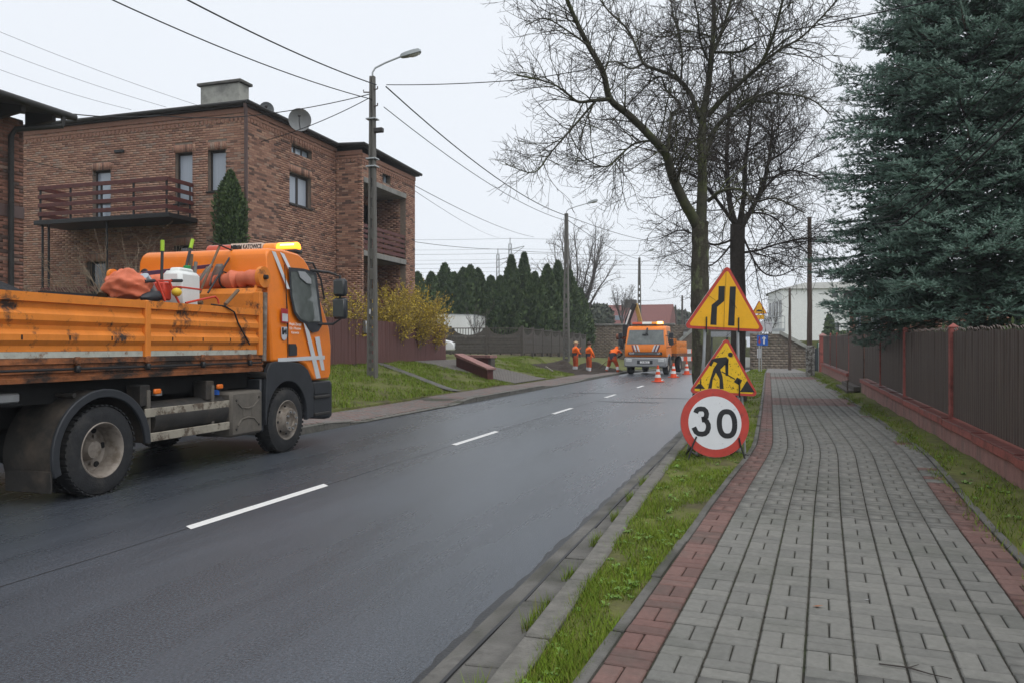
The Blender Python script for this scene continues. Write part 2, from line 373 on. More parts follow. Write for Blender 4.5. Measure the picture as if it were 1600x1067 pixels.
mat('green_cap', (.02, .22, .06), rough=.4)
mat('tool_red', (.55, .05, .025), rough=.5, var=.15)
mat('tool_yellow', (.62, .42, .03), rough=.5)
mat('lime_grip', (.32, .50, .03), rough=.5)
mat('tool_wood', (.16, .11, .07), rough=.8, var=.3)
mat('tool_steel', (.2, .19, .175), rough=.6, metal=.4, var=.3)
mat('sheet_metal', (.45, .5, .54), rough=.3, metal=.8, var=.15)
mat('gravel', (.022, .023, .026), rough=.8, var=.5, scale=40, bump=.9, bscale=70)
mat('sign_yellow', (.80, .41, .012), rough=.45, var=.10, scale=5, col2=(.5, .25, .01), c2scale=16, c2lo=.64, c2hi=.7)
mat('sign_yellow_dirty', (.74, .46, .015), rough=.5, var=.14, scale=6, col2=(.10, .07, .02), c2scale=30, c2lo=.575, c2hi=.62)
mat('sign_red', (.45, .052, .038), rough=.5, var=.15, scale=8, col2=(.30, .05, .04), c2scale=9, c2lo=.56, c2hi=.66)
mat('sign_white', (.66, .68, .70), rough=.45, var=.05, scale=5, col2=(.45, .46, .46), c2scale=8, c2lo=.62, c2hi=.7)
mat('sign_black', (.017, .018, .020), rough=.5, var=.25, scale=12, col2=(.06, .06, .055), c2scale=20, c2lo=.62, c2hi=.68)
mat('sign_blue', (.02, .12, .5), rough=.5)
mat('cone_orange', (.75, .09, .025), rough=.55, var=.1)
mat('cone_white', (.75, .75, .74), rough=.5)
mat('hivis', (1.0, .17, .01), rough=.7, var=.10, scale=12)
mat('hivis_dark', (.42, .065, .015), rough=.75, var=.2, scale=10)
mat('navy', (.02, .024, .035), rough=.8)
mat('skin', (.45, .24, .17), rough=.6)
mat('cap_beige', (.5, .36, .22), rough=.8)
mat('hair', (.06, .04, .03), rough=.8)
mat('crane_dark', (.03, .03, .032), rough=.5, var=.3)
mat('crane_yellow', (.42, .28, .08), rough=.6, var=.3)
mat('brown_drum', (.20, .07, .035), rough=.6, var=.3)
mat('car_white', (.75, .76, .78), rough=.25, coat=.5, var=.03)
mat('container_white', (.68, .69, .68), rough=.5, var=.06, scale=2, streak=True)
mat('green_mesh', (.03, .13, .08), rough=.5)
mat('headlight', (.6, .62, .62), rough=.12, coat=.5)
mat('leaf_brown', (.30, .12, .05), rough=.8)
# ================================================================== the ground
def zs(y): return 0. if y < 45 else max(-.5, -.5 * (y - 45) / 27)     # the street dips towards the underpass
LXS = [-9.25, -9.7, -10.4, -11.5, -12.6, -13.3, -17]; LZS = [.13, .19, .34, .57, .80, .92, 1.05]
def lawn_z(x, y):
    z = float(np.interp(-x, [-v for v in LXS], LZS))
    if 38.5 < y < 48.5 and x > -12.6:                                   # the dug-out patch
        k = min(1, (y - 38.5) / 1.2, (48.5 - y) / 1.2) * min(1, (x + 12.6) / 1.2)
        z = z * (1 - k) + .03 * k
    k = min(1, max(0, (12.6 - y) / 1.4))                               # level forecourt beside the parked truck
    if x > -14: z = z * (1 - k) + .14 * k
    return z + zs(y)
def kerb_top(y): return float(np.interp(y, [11.9, 13.2, 14.4, 19.4, 20.6, 27.5, 29.2, 33.4, 35, 42], [.13, .13, .035, .035, .13, .13, .05, .05, .11, .1]))
def walk_left(y): return sum(walk_raw(y + d) for d in (-.5, 0, .5)) / 3
def walk_raw(y): return float(np.interp(y, [-3, 3.3, 7.5, 11.6, 12.6, 18.8, 30, 47], [-1.08, -.75, -.50, -.22, -.19, -.19, -.22, -.28]))
def kerb_x(y): return float(np.interp(y, [0, 3.2, 8.15, 14, 20, 80], [-1.14, -1.17, -1.28, -1.37, -1.42, -1.45]))

def sheet(name, xs_of_y, ys, zf, mt, cols=2):
    mb = MB(); n = cols
    for y in ys:
        a, b = xs_of_y(y)
        for i in range(n):
            x = a + (b - a) * i / (n - 1); mb.v.append((x, y, zf(x, y)))
    for j in range(len(ys) - 1):
        for i in range(n - 1):
            o = j * n + i; mb.f.append((o, o + 1, o + n + 1, o + n)); mb.m.append(0)
    return struct(mb.build(name, mt, smooth=True))
ys_all = list(np.arange(-14, 45, 3.)) + [45, 49, 54, 60, 66, 72, 82]
mb = MB(); mb.add([(-1500, -1500, -1.2), (1500, -1500, -1.2), (1500, 1500, -1.2), (-1500, 1500, -1.2)], [(0, 1, 2, 3)])
struct(mb.build('ground', 'turf'))
road = sheet('road', lambda y: (-7.9, -1.54), ys_all + [100, 130], lambda x, y: zs(y), 'asphalt', 3)
sheet('parking_bay', lambda y: (-9.8, -7.9), list(np.arange(-14, 11, 2.)) + [11.85], lambda x, y: 0, 'asphalt', 2)
for i in range(12):
    y0 = 5.62 + i * 6.0 - 6.0
    w = .06
    mb = MB(); L = [2.24, 2.24, 2.11, 1.85, 1.75, 1.6][min(i, 5)]
    yy0, yy1 = y0, y0 + L
    mb.add([(-4.75 - w, yy0 + .05, zs(yy0) + .004), (-4.75 + w, yy0 - .03, zs(yy0) + .004), (-4.75 + w, yy1 - .06, zs(yy1) + .004), (-4.75 - w, yy1 + .04, zs(yy1) + .004)], [(0, 1, 2, 3)])
    mb.build('lane_dash', 'road_paint', road)
mb = MB()                                                                  # the paving joint along the middle
ys = np.arange(-2, 46, .6)
for i, y in enumerate(ys):
    x = -4.74 + .012 * math.sin(y * 3.1) + .01 * math.sin(y * 7.7); w = .003 + .004 * abs(math.sin(y * 1.9))
    mb.v += [(x - w, y, .0022), (x + w, y, .0022)]
for i in range(len(ys) - 1): mb.f.append((2*i, 2*i+1, 2*i+3, 2*i+2)); mb.m.append(0)
mb.build('asphalt_joint', 'asphalt_seam', road)
for (px, py, wx, wy) in [(985, 628, .9, .25), (1040, 622, .8, .22), (925, 614, .8, .2)]:
    p = W(px, py, z=0); mb = MB()
    pl = [(p.x + wx * math.cos(t) * (1 + .25 * math.sin(3*t)), p.y + wy * math.sin(t) * (1 + .2 * math.cos(2*t)), .0026) for t in np.linspace(0, 6.0, 14)]
    mb.add(pl, [tuple(range(14))]); mb.build('asphalt_patch', 'asphalt_patch', road)

# right-hand gutter, kerb stones, verge
gut = sheet('gutter', lambda y: (-1.56, kerb_x(y) + .03), list(np.arange(-3, 46, 1.)), lambda x, y: .003 + (.0 if x < -1.5 else .012), 'kerb_dark', 2)
gs = []; stone_me = None
y = .6; k = 0
while y < 34:
    yc = y + .5; wdt = (kerb_x(yc) - .02) - (-1.42)
    mb = MB().cbox(-.5 * wdt, .5 * wdt, -.49, .49, -.05, .022 + random.uniform(-.006, .006), .006)
    o = mb.build('gutter_stone', 'kerb_dark', gut, smooth=False); o.location = ((-1.42 + kerb_x(yc) - .02) / 2, yc, 0); o.rotation_euler = (random.uniform(-.006, .006), random.uniform(-.01, .01), .01 + random.uniform(-.006, .006))
    y += 1.0
mb = MB(); ys = np.arange(.5, 40, .11)
for i, y in enumerate(ys):
    e = -1.575 - .035 * random.random(); mb.v += [(e, y, .0028), (-1.545, y, .0034)]
for i in range(len(ys) - 1): mb.f.append((2*i, 2*i+1, 2*i+3, 2*i+2)); mb.m.append(0)
mb.build('ragged_edge', 'asphalt_patch', road, smooth=False)
mb = MB(); mb.tube([(-1.435 + .006 * math.sin(y * 3), y, .008) for y in np.arange(.5, 34, .5)], .014, 5); mb.build('gutter_groove', 'asphalt_seam', gut)
kerb = sheet('kerb', lambda y: (kerb_x(y) + .01, kerb_x(y) + .13), list(np.arange(-3, 75, 3.)), lambda x, y: .06 + zs(y), 'kerb_dark', 2)
kme = MB().cbox(-.07, .07, -.495, .495, -.06, .118, .012).build('kerb_stone', 'kerb_concrete', kerb, smooth=False)
first = True
for i in range(46):
    yc = .3 + i * 1.0; sl = (kerb_x(yc + .5) - kerb_x(yc - .5))
    o = kme if first else copy_obj(kme, kerb); first = False
    o.location = (kerb_x(yc) + .07 + random.uniform(-.006, .006), yc, zs(yc) + random.uniform(-.008, .004)); o.rotation_euler = (random.uniform(-.005, .005), random.uniform(-.02, .02), -sl + random.uniform(-.005, .005))
def verge_z(x, y):
    return .095 + .018 * fbm(x * 2, y * 1.2) + zs(y)
verge = sheet('verge', lambda y: (kerb_x(y) + .12, walk_left(y) - .02), list(np.arange(-3, 46, .35)) + [50, 60, 72], verge_z, 'turf', 7)
# pavement on the right: sand bed, edging, paving blocks
PITCH = .215; NCOL = 10
def walk_right(y): return walk_left(y) + PITCH * NCOL
walk = sheet('pavement', lambda y: (walk_left(y) - .06, walk_right(y) + .05), list(np.arange(-3, 46, .5)) + [49, 54, 60, 66, 71.5], lambda x, y: (.104 if y < 46 else .118) + zs(y), 'joint_sand', 3)
far_walk = sheet('far_pavement', lambda y: (walk_left(y), walk_right(y)), [45.9, 49, 54, 60, 66, 71.4], lambda x, y: .124 + zs(y), 'paver_mixed', 3)
edme = MB().cbox(-.03, .03, -.495, .495, -.08, .13, .006).build('edging_stone', 'kerb_dark', walk, smooth=False)
first = True
for i in range(45):
    yc = .5 + i; sl = walk_left(yc + .5) - walk_left(yc - .5)
    for side in (0, 1):
        xx = walk_left(yc) - .035 if side == 0 else walk_right(yc) + .035
        o = edme if first else copy_obj(edme, walk); first = False
        o.location = (xx + random.uniform(-.004, .004), yc, random.uniform(-.012, .006)); o.rotation_euler = (random.uniform(-.006, .006), 0, -sl)
pav = []   # (x, y, z, sx, sy, rot, red)
for c in range(NCOL):
    off = (c % 2) * PITCH + random.uniform(-.02, .02)
    u = 1.2 + off; j = 0
    while u < 46:
        yc = u + PITCH / 2; sl = (walk_left(yc + .1) - walk_left(yc - .1)) / .2; xc = walk_left(yc) + (c + .5) * PITCH
        red = c == 0 or (c == NCOL - 1 and (yc < 9.3 or random.random() < .12)) or 20.6 < yc < 23.4 or 36.5 < yc < 39.5
        dz = .0035 * fbm(xc * 1.5, yc * 1.1)
        for q in (-1, 1):
            r = -sl + random.gauss(0, .006); z = .0 + dz + random.gauss(0, .0012)
            if j % 2 == 0: pav.append((xc + q * .0525 * math.cos(sl), yc + q * .0525 * -sl * .5, z, .0975, .2045, r, red))
            else: pav.append((xc + q * .0525 * sl, yc + q * .0525, z, .2035, .0965, r, red))
        u += PITCH; j += 1
pav = np.array(pav)
def in_frame(x, y, z=0.1, m=0):
    p = proj(x, y, z); return p[2] > .2 and -m <= p[0] <= 1600 + m and -m <= p[1] <= 1067 + m
vis = np.array([in_frame(p[0], p[1], .12) for p in pav]); dist = np.hypot(pav[:, 0], pav[:, 1]) + np.where(vis, 0, 1000)
order = np.argsort(dist); near = order[:300]; rest = np.array([i for i in order[300:] if pav[i, 1] > 1.0])
pmes = {}
for red in (0, 1):
    for v in range(5):
        for ori, (sx, sy) in enumerate(((.0975, .2045), (.2035, .0965))):
            o = MB().cbox(-sx/2, sx/2, -sy/2, sy/2, -.05, .0, .006).build('paver', 'paver_red' if red else 'paver', walk, smooth=False)
            set_rnd(o.data, v / 4 * .9 + .05); pmes[(red, v, ori)] = o.data; bpy.data.objects.remove(o)
for i in near:
    x, y, z, sx, sy, r, red = pav[i]
    new_inst('paver', pmes[(int(red), random.randrange(5), 0 if sx < sy else 1)], walk, (x, y, .121 + z), (random.gauss(0, .004), random.gauss(0, .004), r))
for red, nm in ((0, 'paver'), (1, 'paver_red')):
    sel = rest[pav[rest, 6] == red]; p = pav[sel]
    cen = np.stack([p[:, 0], p[:, 1], .121 + p[:, 2] - .025 + np.array([zs(q) for q in p[:, 1]])], 1)
    V, Fc = np_boxes(cen, np.stack([p[:, 3] , p[:, 4], np.full(len(p), .05)], 1), p[:, 5])
    stuff(np_mesh('paving_blocks', V, Fc, nm, walk, rnd=np.repeat(rng.random(len(p)), 8)))
# soil and grass strip under the fence, garden ground behind it
strip = sheet('fence_strip', lambda y: (walk_right(y) + .06, 2.6), list(np.arange(-3, 46, .5)) + [50, 60, 72], lambda x, y: .10 + .03 * fbm(x*3, y*1.7) + zs(y) + .05 * max(0, min(1, (x - 2) / .5)), 'turf', 5)
sheet('garden_ground', lambda y: (2.56, 60), list(np.arange(-14, 76, 6.)), lambda x, y: .16 + zs(y), 'turf', 4)
# left pavement with kerb
lw = sheet('left_pavement', lambda y: (-9.28, -7.84), [11.9, 13.2, 14.4, 17, 19.4, 20.6, 24, 27.5, 29.2, 33.4, 35, 38, 42, 45, 50, 60, 72],
           lambda x, y: (kerb_top(y) if x > -8.5 else max(.10, kerb_top(y))) + zs(y) - .016, 'joint_sand', 2)
lk = sheet('left_kerb', lambda y: (-8.0, -7.86), [11.9, 13.2, 14.4, 19.4, 20.6, 27.5, 29.2, 33.4, 35, 42, 50, 60, 72], lambda x, y: kerb_top(y) - .05 + zs(y), 'kerb_dark', 2)
lkme = MB().cbox(-.075, .075, -.49, .49, -.16, 0, .012).build('kerb_stone', 'kerb_concrete', lk, smooth=False)
first = True
for i in range(60):
    yc = 12.4 + i
    o = lkme if first else copy_obj(lkme, lk); first = False
    sl = (kerb_top(yc + .5) - kerb_top(yc - .5))
    o.location = (-7.925 + random.uniform(-.008, .008), yc, kerb_top(yc) + zs(yc)); o.rotation_euler = (sl + random.uniform(-.006, .006), 0, random.uniform(-.006, .006))
for i in range(2):
    o = copy_obj(lkme, lk, (-8.5 - i, 11.93, .13), (0, 0, R(90)))
lp = []
for j in range(int((44 - 12) / .104)):
    yc = 12.08 + j * .104
    for i in range(6):
        x = -8.12 - (i + (.5 if j % 2 else 0)) * .2
        if x < -9.2: continue
        k = (x + 8) / -1.28; zt = kerb_top(yc) * (1 - k) + max(.10, kerb_top(yc)) * k + zs(yc)
        lp.append((x, yc, zt + random.gauss(0, .0012), .196, .1, 0, random.random()))
drive = []
for j in range(int(4.4 / .104)):
    yc = 28.85 + j * .104
    for i in range(21):
        x = -9.35 - (i + (.5 if j % 2 else 0)) * .2
        drive.append((x, yc, lawn_z(x, yc) + .03, .196, .1, 0, random.random() * .4))
lp = np.array(lp); vis = np.array([in_frame(p[0], p[1], .1) for p in lp]); dist = np.hypot(lp[:, 0], lp[:, 1]) + np.where(vis, 0, 1000)
order = np.argsort(dist)
lpm = []
for v in range(7):
    o = MB().cbox(-.098, .098, -.05, .05, -.05, 0, .005).build('paver', 'paver_mixed', lw, smooth=False); set_rnd(o.data, v / 6); lpm.append(o.data); bpy.data.objects.remove(o)
for i in order[:300]:
    new_inst('paver', random.choice(lpm), lw, lp[i, :3], (random.gauss(0, .003), random.gauss(0, .003), random.gauss(0, .005)))
p = lp[order[300:]]
V, Fc = np_boxes(p[:, :3] - [0, 0, .025], np.stack([p[:, 3], p[:, 4], np.full(len(p), .05)], 1)); stuff(np_mesh('paving_blocks', V, Fc, 'paver_mixed', lw, rnd=np.repeat(p[:, 6], 8)))
dv = sheet('driveway', lambda y: (-14.2, -9.26), list(np.arange(28.7, 33.4, .45)), lambda x, y: lawn_z(x, y) + .012, 'joint_sand', 8)
p = np.array(drive); V, Fc = np_boxes(p[:, :3] - [0, 0, .025], np.stack([p[:, 3], p[:, 4], np.full(len(p), .05)], 1)); stuff(np_mesh('paving_blocks', V, Fc, 'paver_mixed', dv, rnd=np.repeat(p[:, 6], 8)))
# left lawn and yards
mb = MB(); xs = [-9.2, -9.27, -9.5, -9.9, -10.4, -11, -11.5, -12.1, -12.7, -13.3, -14, -15.5, -17, -22, -40, -90]; ysl = list(np.arange(-15, 12, 3.)) + list(np.arange(11.9, 50, .7)) + [53, 58, 64, 71.5]
for y in ysl:
    for x in xs:
        n = .03 * fbm(x * 1.1, y * .9) if -14 < x < -9.4 and not 28 < y < 34 else 0
        mb.v.append((x, y, (lawn_z(x, y) + n) if x < -9.21 else zs(y) - .05))
nx = len(xs)
for j in range(len(ysl) - 1):
    for i in range(nx - 1):
        if ysl[j] < 11.8 and xs[i + 1] > -9.95: continue
        o = j * nx + i; mb.f.append((o, o + nx, o + nx + 1, o + 1)); mb.m.append(0)
lawn = struct(mb.build('lawn', 'turf'))
# trodden slab path from the garden gate to the pavement
pth = sheet('garden_path', lambda y: (0, 1), [0, 1], lambda x, y: -3, 'concrete', 2); bpy.data.objects.remove(pth)
mb = MB(); a, b = Vector((-14.0, 25.9, 0)), Vector((-9.27, 22.9, 0))
for i in range(13):
    t = i / 12; c = a.lerp(b, t); wv = Vector((.35, .55, 0)).normalized() * .24
    for s_ in (-1, 1): q = c + wv * s_; mb.v.append((q.x, q.y, lawn_z(q.x, q.y) + .035))
for i in range(12): mb.f.append((2*i, 2*i+1, 2*i+3, 2*i+2)); mb.m.append(0)
struct(mb.build('garden_path', 'kerb_dark'))
# dug-out earth where the crew is working
mb = MB(); n = 26
for j in range(n):
    for i in range(n):
        x = -12.4 + 4.3 * i / (n - 1); y = 38.6 + 9.4 * j / (n - 1)
        e = min(1, 4.2 * min(i, n - 1 - i, j, n - 1 - j) / (n - 1))
        mb.v.append((x, y, lawn_z(x, y) - .05 + e * (.17 + .12 * fbm(x * 1.6, y * 1.3) + .07 * random.random() + .22 * max(0, -10.8 - x) * (1 if 41 < y < 47 else .3) + .62 * math.exp(-((y - 46.2) / .75) ** 2) * (.7 + .3 * math.sin(x * 3)))))
for j in range(n - 1):
    for i in range(n - 1): o = j * n + i; mb.f.append((o, o + 1, o + n + 1, o + n)); mb.m.append(0)
struct(mb.build('dug_earth', 'soil', smooth=False))

def blades(name, pts, h0, h1, w, lean, mt, parent=None, seed=1):
    g = np.random.default_rng(seed); n = len(pts); pts = np.asarray(pts, dtype=np.float32)
    a = g.random(n) * 6.283; h = h0 + (h1 - h0) * g.random(n) ** 1.5; l = lean * h * (.3 + g.random(n))
    d = np.stack([np.cos(a), np.sin(a), np.zeros(n)], 1); s_ = np.stack([-np.sin(a), np.cos(a), np.zeros(n)], 1)
    ww = (w * (.6 + .8 * g.random(n)))[:, None]
    V = np.stack([pts - s_ * ww, pts + s_ * ww, pts + d * l[:, None] + np.stack([0*h, 0*h, h], 1)], 1).reshape(-1, 3)
    Fc = np.arange(3 * n).reshape(-1, 3)
    return np_mesh(name, V, Fc, mt, parent, rnd=np.repeat(np.clip(g.normal(.55, .25, n), 0, 1), 3))
def scatter(n, x0f, x1f, y0, y1, zf, keep=lambda x, y: True, power=1.):
    out = []
    while len(out) < n:
        y = y0 + (y1 - y0) * random.random() ** power; a, b = x0f(y), x1f(y); x = a + (b - a) * random.random()
        if keep(x, y): out.append((x, y, zf(x, y)))
    return out
patch = lambda x, y: fbm(x * 2.3 + 5, y * 1.6) > -.5 + .75 * random.random()
g = scatter(52000, lambda y: kerb_x(y) + .11, lambda y: walk_left(y) - .05, 1.5, 16, verge_z, patch, 1.5)
tag(stuff(blades('verge_grass', g, .015, .06, .0022, .9, 'grass')), 'short ragged grass on the verge between kerb and paving', 'grass')
g = scatter(9000, lambda y: kerb_x(y) + .1, lambda y: walk_left(y) - .05, 16, 60, verge_z, patch)
tag(stuff(blades('far_verge_grass', g, .03, .09, .007, .7, 'grass', seed=2)), 'grass on the far verge beyond the road signs', 'grass')
g = scatter(1500, lambda y: kerb_x(y) - .09, lambda y: kerb_x(y) - .005, 2.2, 9.5, lambda x, y: .01, lambda x, y: fbm(1, y * 2.2) > .15)
tag(stuff(blades('gutter_grass', g, .04, .13, .003, .6, 'grass', seed=3)), 'grass tufts growing along the gutter against the kerb', 'grass')
g = scatter(46000, lambda y: -13.3, lambda y: -9.22, 12.5, 44, lambda x, y: lawn_z(x, y) + .02 + .03 * fbm(x * 1.1, y * .9),
            lambda x, y: not (28.6 < y < 33.4) and patch(x * .5, y * .5) and not (38.4 < y and x > -12.2) and abs((y - 22.9) - (x + 9.27) * -.634) > .3)
tag(stuff(blades('lawn_grass', g, .03, .10, .008, .8, 'grass', seed=4)), 'green lawn grass on the bank in front of the maroon fence', 'grass')
g = scatter(20000, lambda y: walk_right(y) - .10 + .08 * math.sin(y * 2.3), lambda y: 2.45, 4, 45, lambda x, y: .11, lambda x, y: fbm(x * 3, y * .9) > -.25)
tag(stuff(blades('fence_grass', g, .02, .09, .004, .9, 'grass', seed=5)), 'grass and weeds along the foot of the red plinth', 'grass')
def rosettes(name, pts, label, seed):
    g = np.random.default_rng(seed); V = []; Fc = []
    for (x, y, z) in pts:
        m = g.integers(6, 11); r0 = g.uniform(.022, .055)
        for k in range(m):
            a = 6.283 * k / m + g.uniform(-.3, .3); r = r0 * g.uniform(.7, 1.2); w = r * .2; e = g.uniform(.15, .7) * r
            c, s_ = math.cos(a), math.sin(a); o = len(V)
            V += [(x, y, z), (x + c*r*.55 - s_*w, y + s_*r*.55 + c*w, z + e), (x + c*r, y + s_*r, z + e*.8), (x + c*r*.55 + s_*w, y + s_*r*.55 - c*w, z + e)]
            Fc.append((o, o+1, o+2, o+3))
    tag(stuff(np_mesh(name, V, Fc, 'weed')), label, 'weeds')
rosettes('verge_weeds', scatter(150, lambda y: kerb_x(y) + .15, lambda y: walk_left(y) - .1, 2.5, 15, verge_z, power=1.3), 'bright green dandelion rosettes dotted over the verge', 3)
rosettes('plinth_weeds', scatter(90, lambda y: walk_right(y) + .12, lambda y: 2.4, 5, 26, lambda x, y: .11), 'leafy green weeds growing beside the red plinth wall', 4)
for k, (px, py, s_) in enumerate([(1278, 948, .03), (1355, 938, .016)]):
    p = W(px, py, z=.122); mb = MB().add([(p.x - s_, p.y, .126), (p.x, p.y - s_ * .5, .131), (p.x + s_, p.y + .004, .134), (p.x, p.y + s_ * .6, .128)], [(0, 1, 2), (0, 2, 3)])
    tag(mb.build('fallen_leaf', 'leaf_brown' if k == 0 else 'label_pale'), ['small orange-brown leaf lying on the grey paving blocks', 'small pale scrap lying on the grey paving blocks'][k], 'leaf')
p = W(1420, 1045, z=.125); mb = MB()
mb.tube([(p.x - .12, p.y + .02, .128), (p.x, p.y, .133), (p.x + .08, p.y - .04, .13), (p.x + .16, p.y - .06, .128)], [.003, .004, .003, .002], 5)
mb.tube([(p.x, p.y, .133), (p.x + .05, p.y + .06, .13)], [.003, .0015], 5)
tag(mb.build('fallen_twig', 'twig'), 'dark broken twig lying on the paving in the foreground', 'twig')
p = W(1268, 766, z=.125); mb = MB().tube([(p.x - .14, p.y + .03, .127), (p.x - .02, p.y, .131), (p.x + .06, p.y - .02, .129), (p.x + .08, p.y + .04, .128)], [.002, .003, .003, .002], 5)
tag(mb.build('fallen_twig', 'twig'), 'thin crooked twig lying farther along the grey paving', 'twig')
# ================================================================== buildings
class Wall:
    def __init__(s, p0, ang, length, z0, z1, openings=(), lintels=True):
        s.p0 = p0; s.ang = ang; s.d = (math.cos(ang), math.sin(ang)); s.n = (s.d[1], -s.d[0]); s.len = length; s.z0 = z0; s.z1 = z1
        s.op = list(openings); s.lint = lintels
    def pt(s, u, o, z): return (s.p0[0] + s.d[0]*u + s.n[0]*o, s.p0[1] + s.d[1]*u + s.n[1]*o, z)
    def map(s, mb): return mb.xform(lambda u, o, z: s.pt(u, o, z))
    def base(s, parent, mt='mortar', depth=.25, name='wall'):
        us = sorted({0, s.len, *[v for o in s.op for v in o[:2] if 0 < v < s.len]}); zz = sorted({s.z0, s.z1, *[v for o in s.op for v in o[2:4]]})
        mb = MB()
        for i in range(len(us) - 1):
            for j in range(len(zz) - 1):
                uc, zc = (us[i] + us[i+1]) / 2, (zz[j] + zz[j+1]) / 2
                if any(o[0] < uc < o[1] and o[2] < zc < o[3] for o in s.op): continue
                mb.add([(us[i], 0, zz[j]), (us[i+1], 0, zz[j]), (us[i+1], 0, zz[j+1]), (us[i], 0, zz[j+1])], [(0, 1, 2, 3)])
        for a, b, c, d in [o[:4] for o in s.op]:
            for q in ([(a, 0, c), (a, 0, d), (a, -depth, d), (a, -depth, c)], [(b, 0, c), (b, -depth, c), (b, -depth, d), (b, 0, d)],
                      [(a, 0, d), (b, 0, d), (b, -depth, d), (a, -depth, d)], [(a, 0, c), (a, -depth, c), (b, -depth, c), (b, 0, c)]): mb.add(q, [(0, 1, 2, 3)])
        s.map(mb); s.obj = mb.build(name, mt, parent, smooth=False); return s.obj
    def bricks(s, bmat, n_single=300, seed=1, bw=.25, bh=.065, jt=.011, see=lambda p: True, out=.012, shade=0., zmin=None):
        g = random.Random(seed); B = []
        ph = bh + jt; pw = bw + jt; row = 0; z = s.z0
        blocked = [(a, b, c, d + (.26 if s.lint else 0)) for a, b, c, d in [o[:4] for o in s.op]]
        while z + bh <= s.z1 + 1e-3:
            if zmin is None or z > zmin:
                u = -(pw / 2 if row % 2 else 0)
                while u < s.len:
                    a, b = max(0.0, u), min(s.len, u + bw)
                    segs = [(a, b)]
                    for (oa, ob, oc, od) in blocked:
                        if z + bh > oc and z < od:
                            ns = []
                            for (p, q) in segs:
                                if q <= oa or p >= ob: ns.append((p, q))
                                else:
                                    if p < oa: ns.append((p, oa))
                                    if q > ob: ns.append((ob, q))
                            segs = ns
                    for (p, q) in segs:
                        if q - p > .04: B.append(((p + q) / 2, z + bh / 2, q - p, bh))
                    u += pw
            z += ph; row += 1
        if s.lint:
            for a, b, c, d in [o[:4] for o in s.op]:
                if d > s.z1 - .3: continue
                u = a - .06
                while u < b + .03:
                    B.append((u + bh/2, d + .128, bh, .245)); u += ph
        full = [b for b in B if abs(b[2] - bw) < .004 and b[3] == bh]
        cand = []
        for b in full:
            p = s.pt(b[0], 0, b[1]); q = proj(*p)
            if q[2] > .5 and 0 < q[0] < 1600 and 0 < q[1] < 1067 and see(q): cand.append((q[2], b))
        cand.sort(key=lambda t: t[0]); single = [b for _, b in cand[:n_single]]; sset = set(single)
        mes = []
        for v in range(7):
            o = MB().cbox(-bw/2, bw/2, -.02, out, -bh/2, bh/2, .004).build('brick', bmat, s.obj, smooth=False)
            o.data.transform(Matrix.Diagonal((1, -1, 1, 1))); fixn(o.data)
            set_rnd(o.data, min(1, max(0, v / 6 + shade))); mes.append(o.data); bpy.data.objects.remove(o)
        for b in single:
            new_inst('brick', mes[int(g.betavariate(1.7, 1.7) * 6.99)], s.obj, s.pt(b[0], g.uniform(-.002, .003), b[1]), (0, 0, s.ang))
        rest = [b for b in B if b not in sset]
        if rest:
            r = np.array(rest); P = np.array([s.pt(b[0], (out - .02) / 2 + g.uniform(-.002, .003), b[1]) for b in rest])
            V, Fc = np_boxes(P, np.stack([r[:, 2], np.full(len(r), out + .02), r[:, 3]], 1), np.full(len(r), s.ang))
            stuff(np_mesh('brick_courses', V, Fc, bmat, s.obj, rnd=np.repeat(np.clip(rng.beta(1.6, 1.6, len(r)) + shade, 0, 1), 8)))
    def box(s, name, mt, parent, u0, u1, o0, o1, z0, z1, c=.005):
        mb = MB().cbox(u0, u1, o0, o1, z0, z1, c); s.map(mb); return mb.build(name, mt, parent, smooth=False)
    def window(s, parent, u0, u1, z0, z1, fm='frame_dark', pm='glass', mull=(), cross=(), inset=.14, sill=True, fw=.06, name='window', sillm='roof_dark'):
        mb = MB(); d0, d1 = -inset - .05, -inset
        mb.box(u0, u0 + fw, d0, d1, z0, z1); mb.box(u1 - fw, u1, d0, d1, z0, z1); mb.box(u0 + fw, u1 - fw, d0, d1, z0, z0 + fw); mb.box(u0 + fw, u1 - fw, d0, d1, z1 - fw, z1)
        for m in mull: mb.box(m - fw * .6, m + fw * .6, d0, d1 + .006, z0 + fw, z1 - fw)
        for m in cross: mb.box(u0 + fw, u1 - fw, d0, d1 + .004, m - fw * .4, m + fw * .4)
        s.map(mb); w = mb.build(name, fm, parent, smooth=False)
        cuts = [u0 + fw] + list(mull) + [u1 - fw]
        for a, b in zip(cuts[:-1], cuts[1:]):
            mb = MB().box(a, b, d0 + .012, d0 + .024, z0 + fw, z1 - fw); s.map(mb); mb.build('pane', pm, w, smooth=False)
        if sill:
            mb = MB().cbox(u0 - .05, u1 + .05, -inset, .06, z0 - .05, z0 - .004, .005); s.map(mb); mb.build('sill', sillm, w, smooth=False)
        return w

# ---- the two-storey brick house behind the truck
HX, HY, G0 = -15.5, 20.96, .9
house = thing('brick_house', 'flat-roofed brown brick house with wooden balcony and corner downpipe behind the truck', 'house')
LW = Wall((-26, HY), 0, 10.5, G0, 8.95, [])
U = lambda px: Xy(px, HY).x + 26
op_l = [(U(145), U(173), 5.62, 7.38), (U(274), U(301), 6.1, 7.72), (U(325), U(353), 6.42, 7.71), (U(272), U(302), 3.1, 4.75), (U(136), U(166), 2.2, 4.35)]
LW.op = op_l
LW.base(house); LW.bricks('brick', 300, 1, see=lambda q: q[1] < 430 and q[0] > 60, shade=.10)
RW = Wall((HX, HY), R(90), 26.32 - HY, G0, 8.95, [])
u = lambda px: Yx(px, HX).y - HY
RW.op = [(u(452), u(486), 6.37, 7.45), (u(455), u(487), 8.13, 8.42), (u(440), u(475), 2.4, 3.9)]
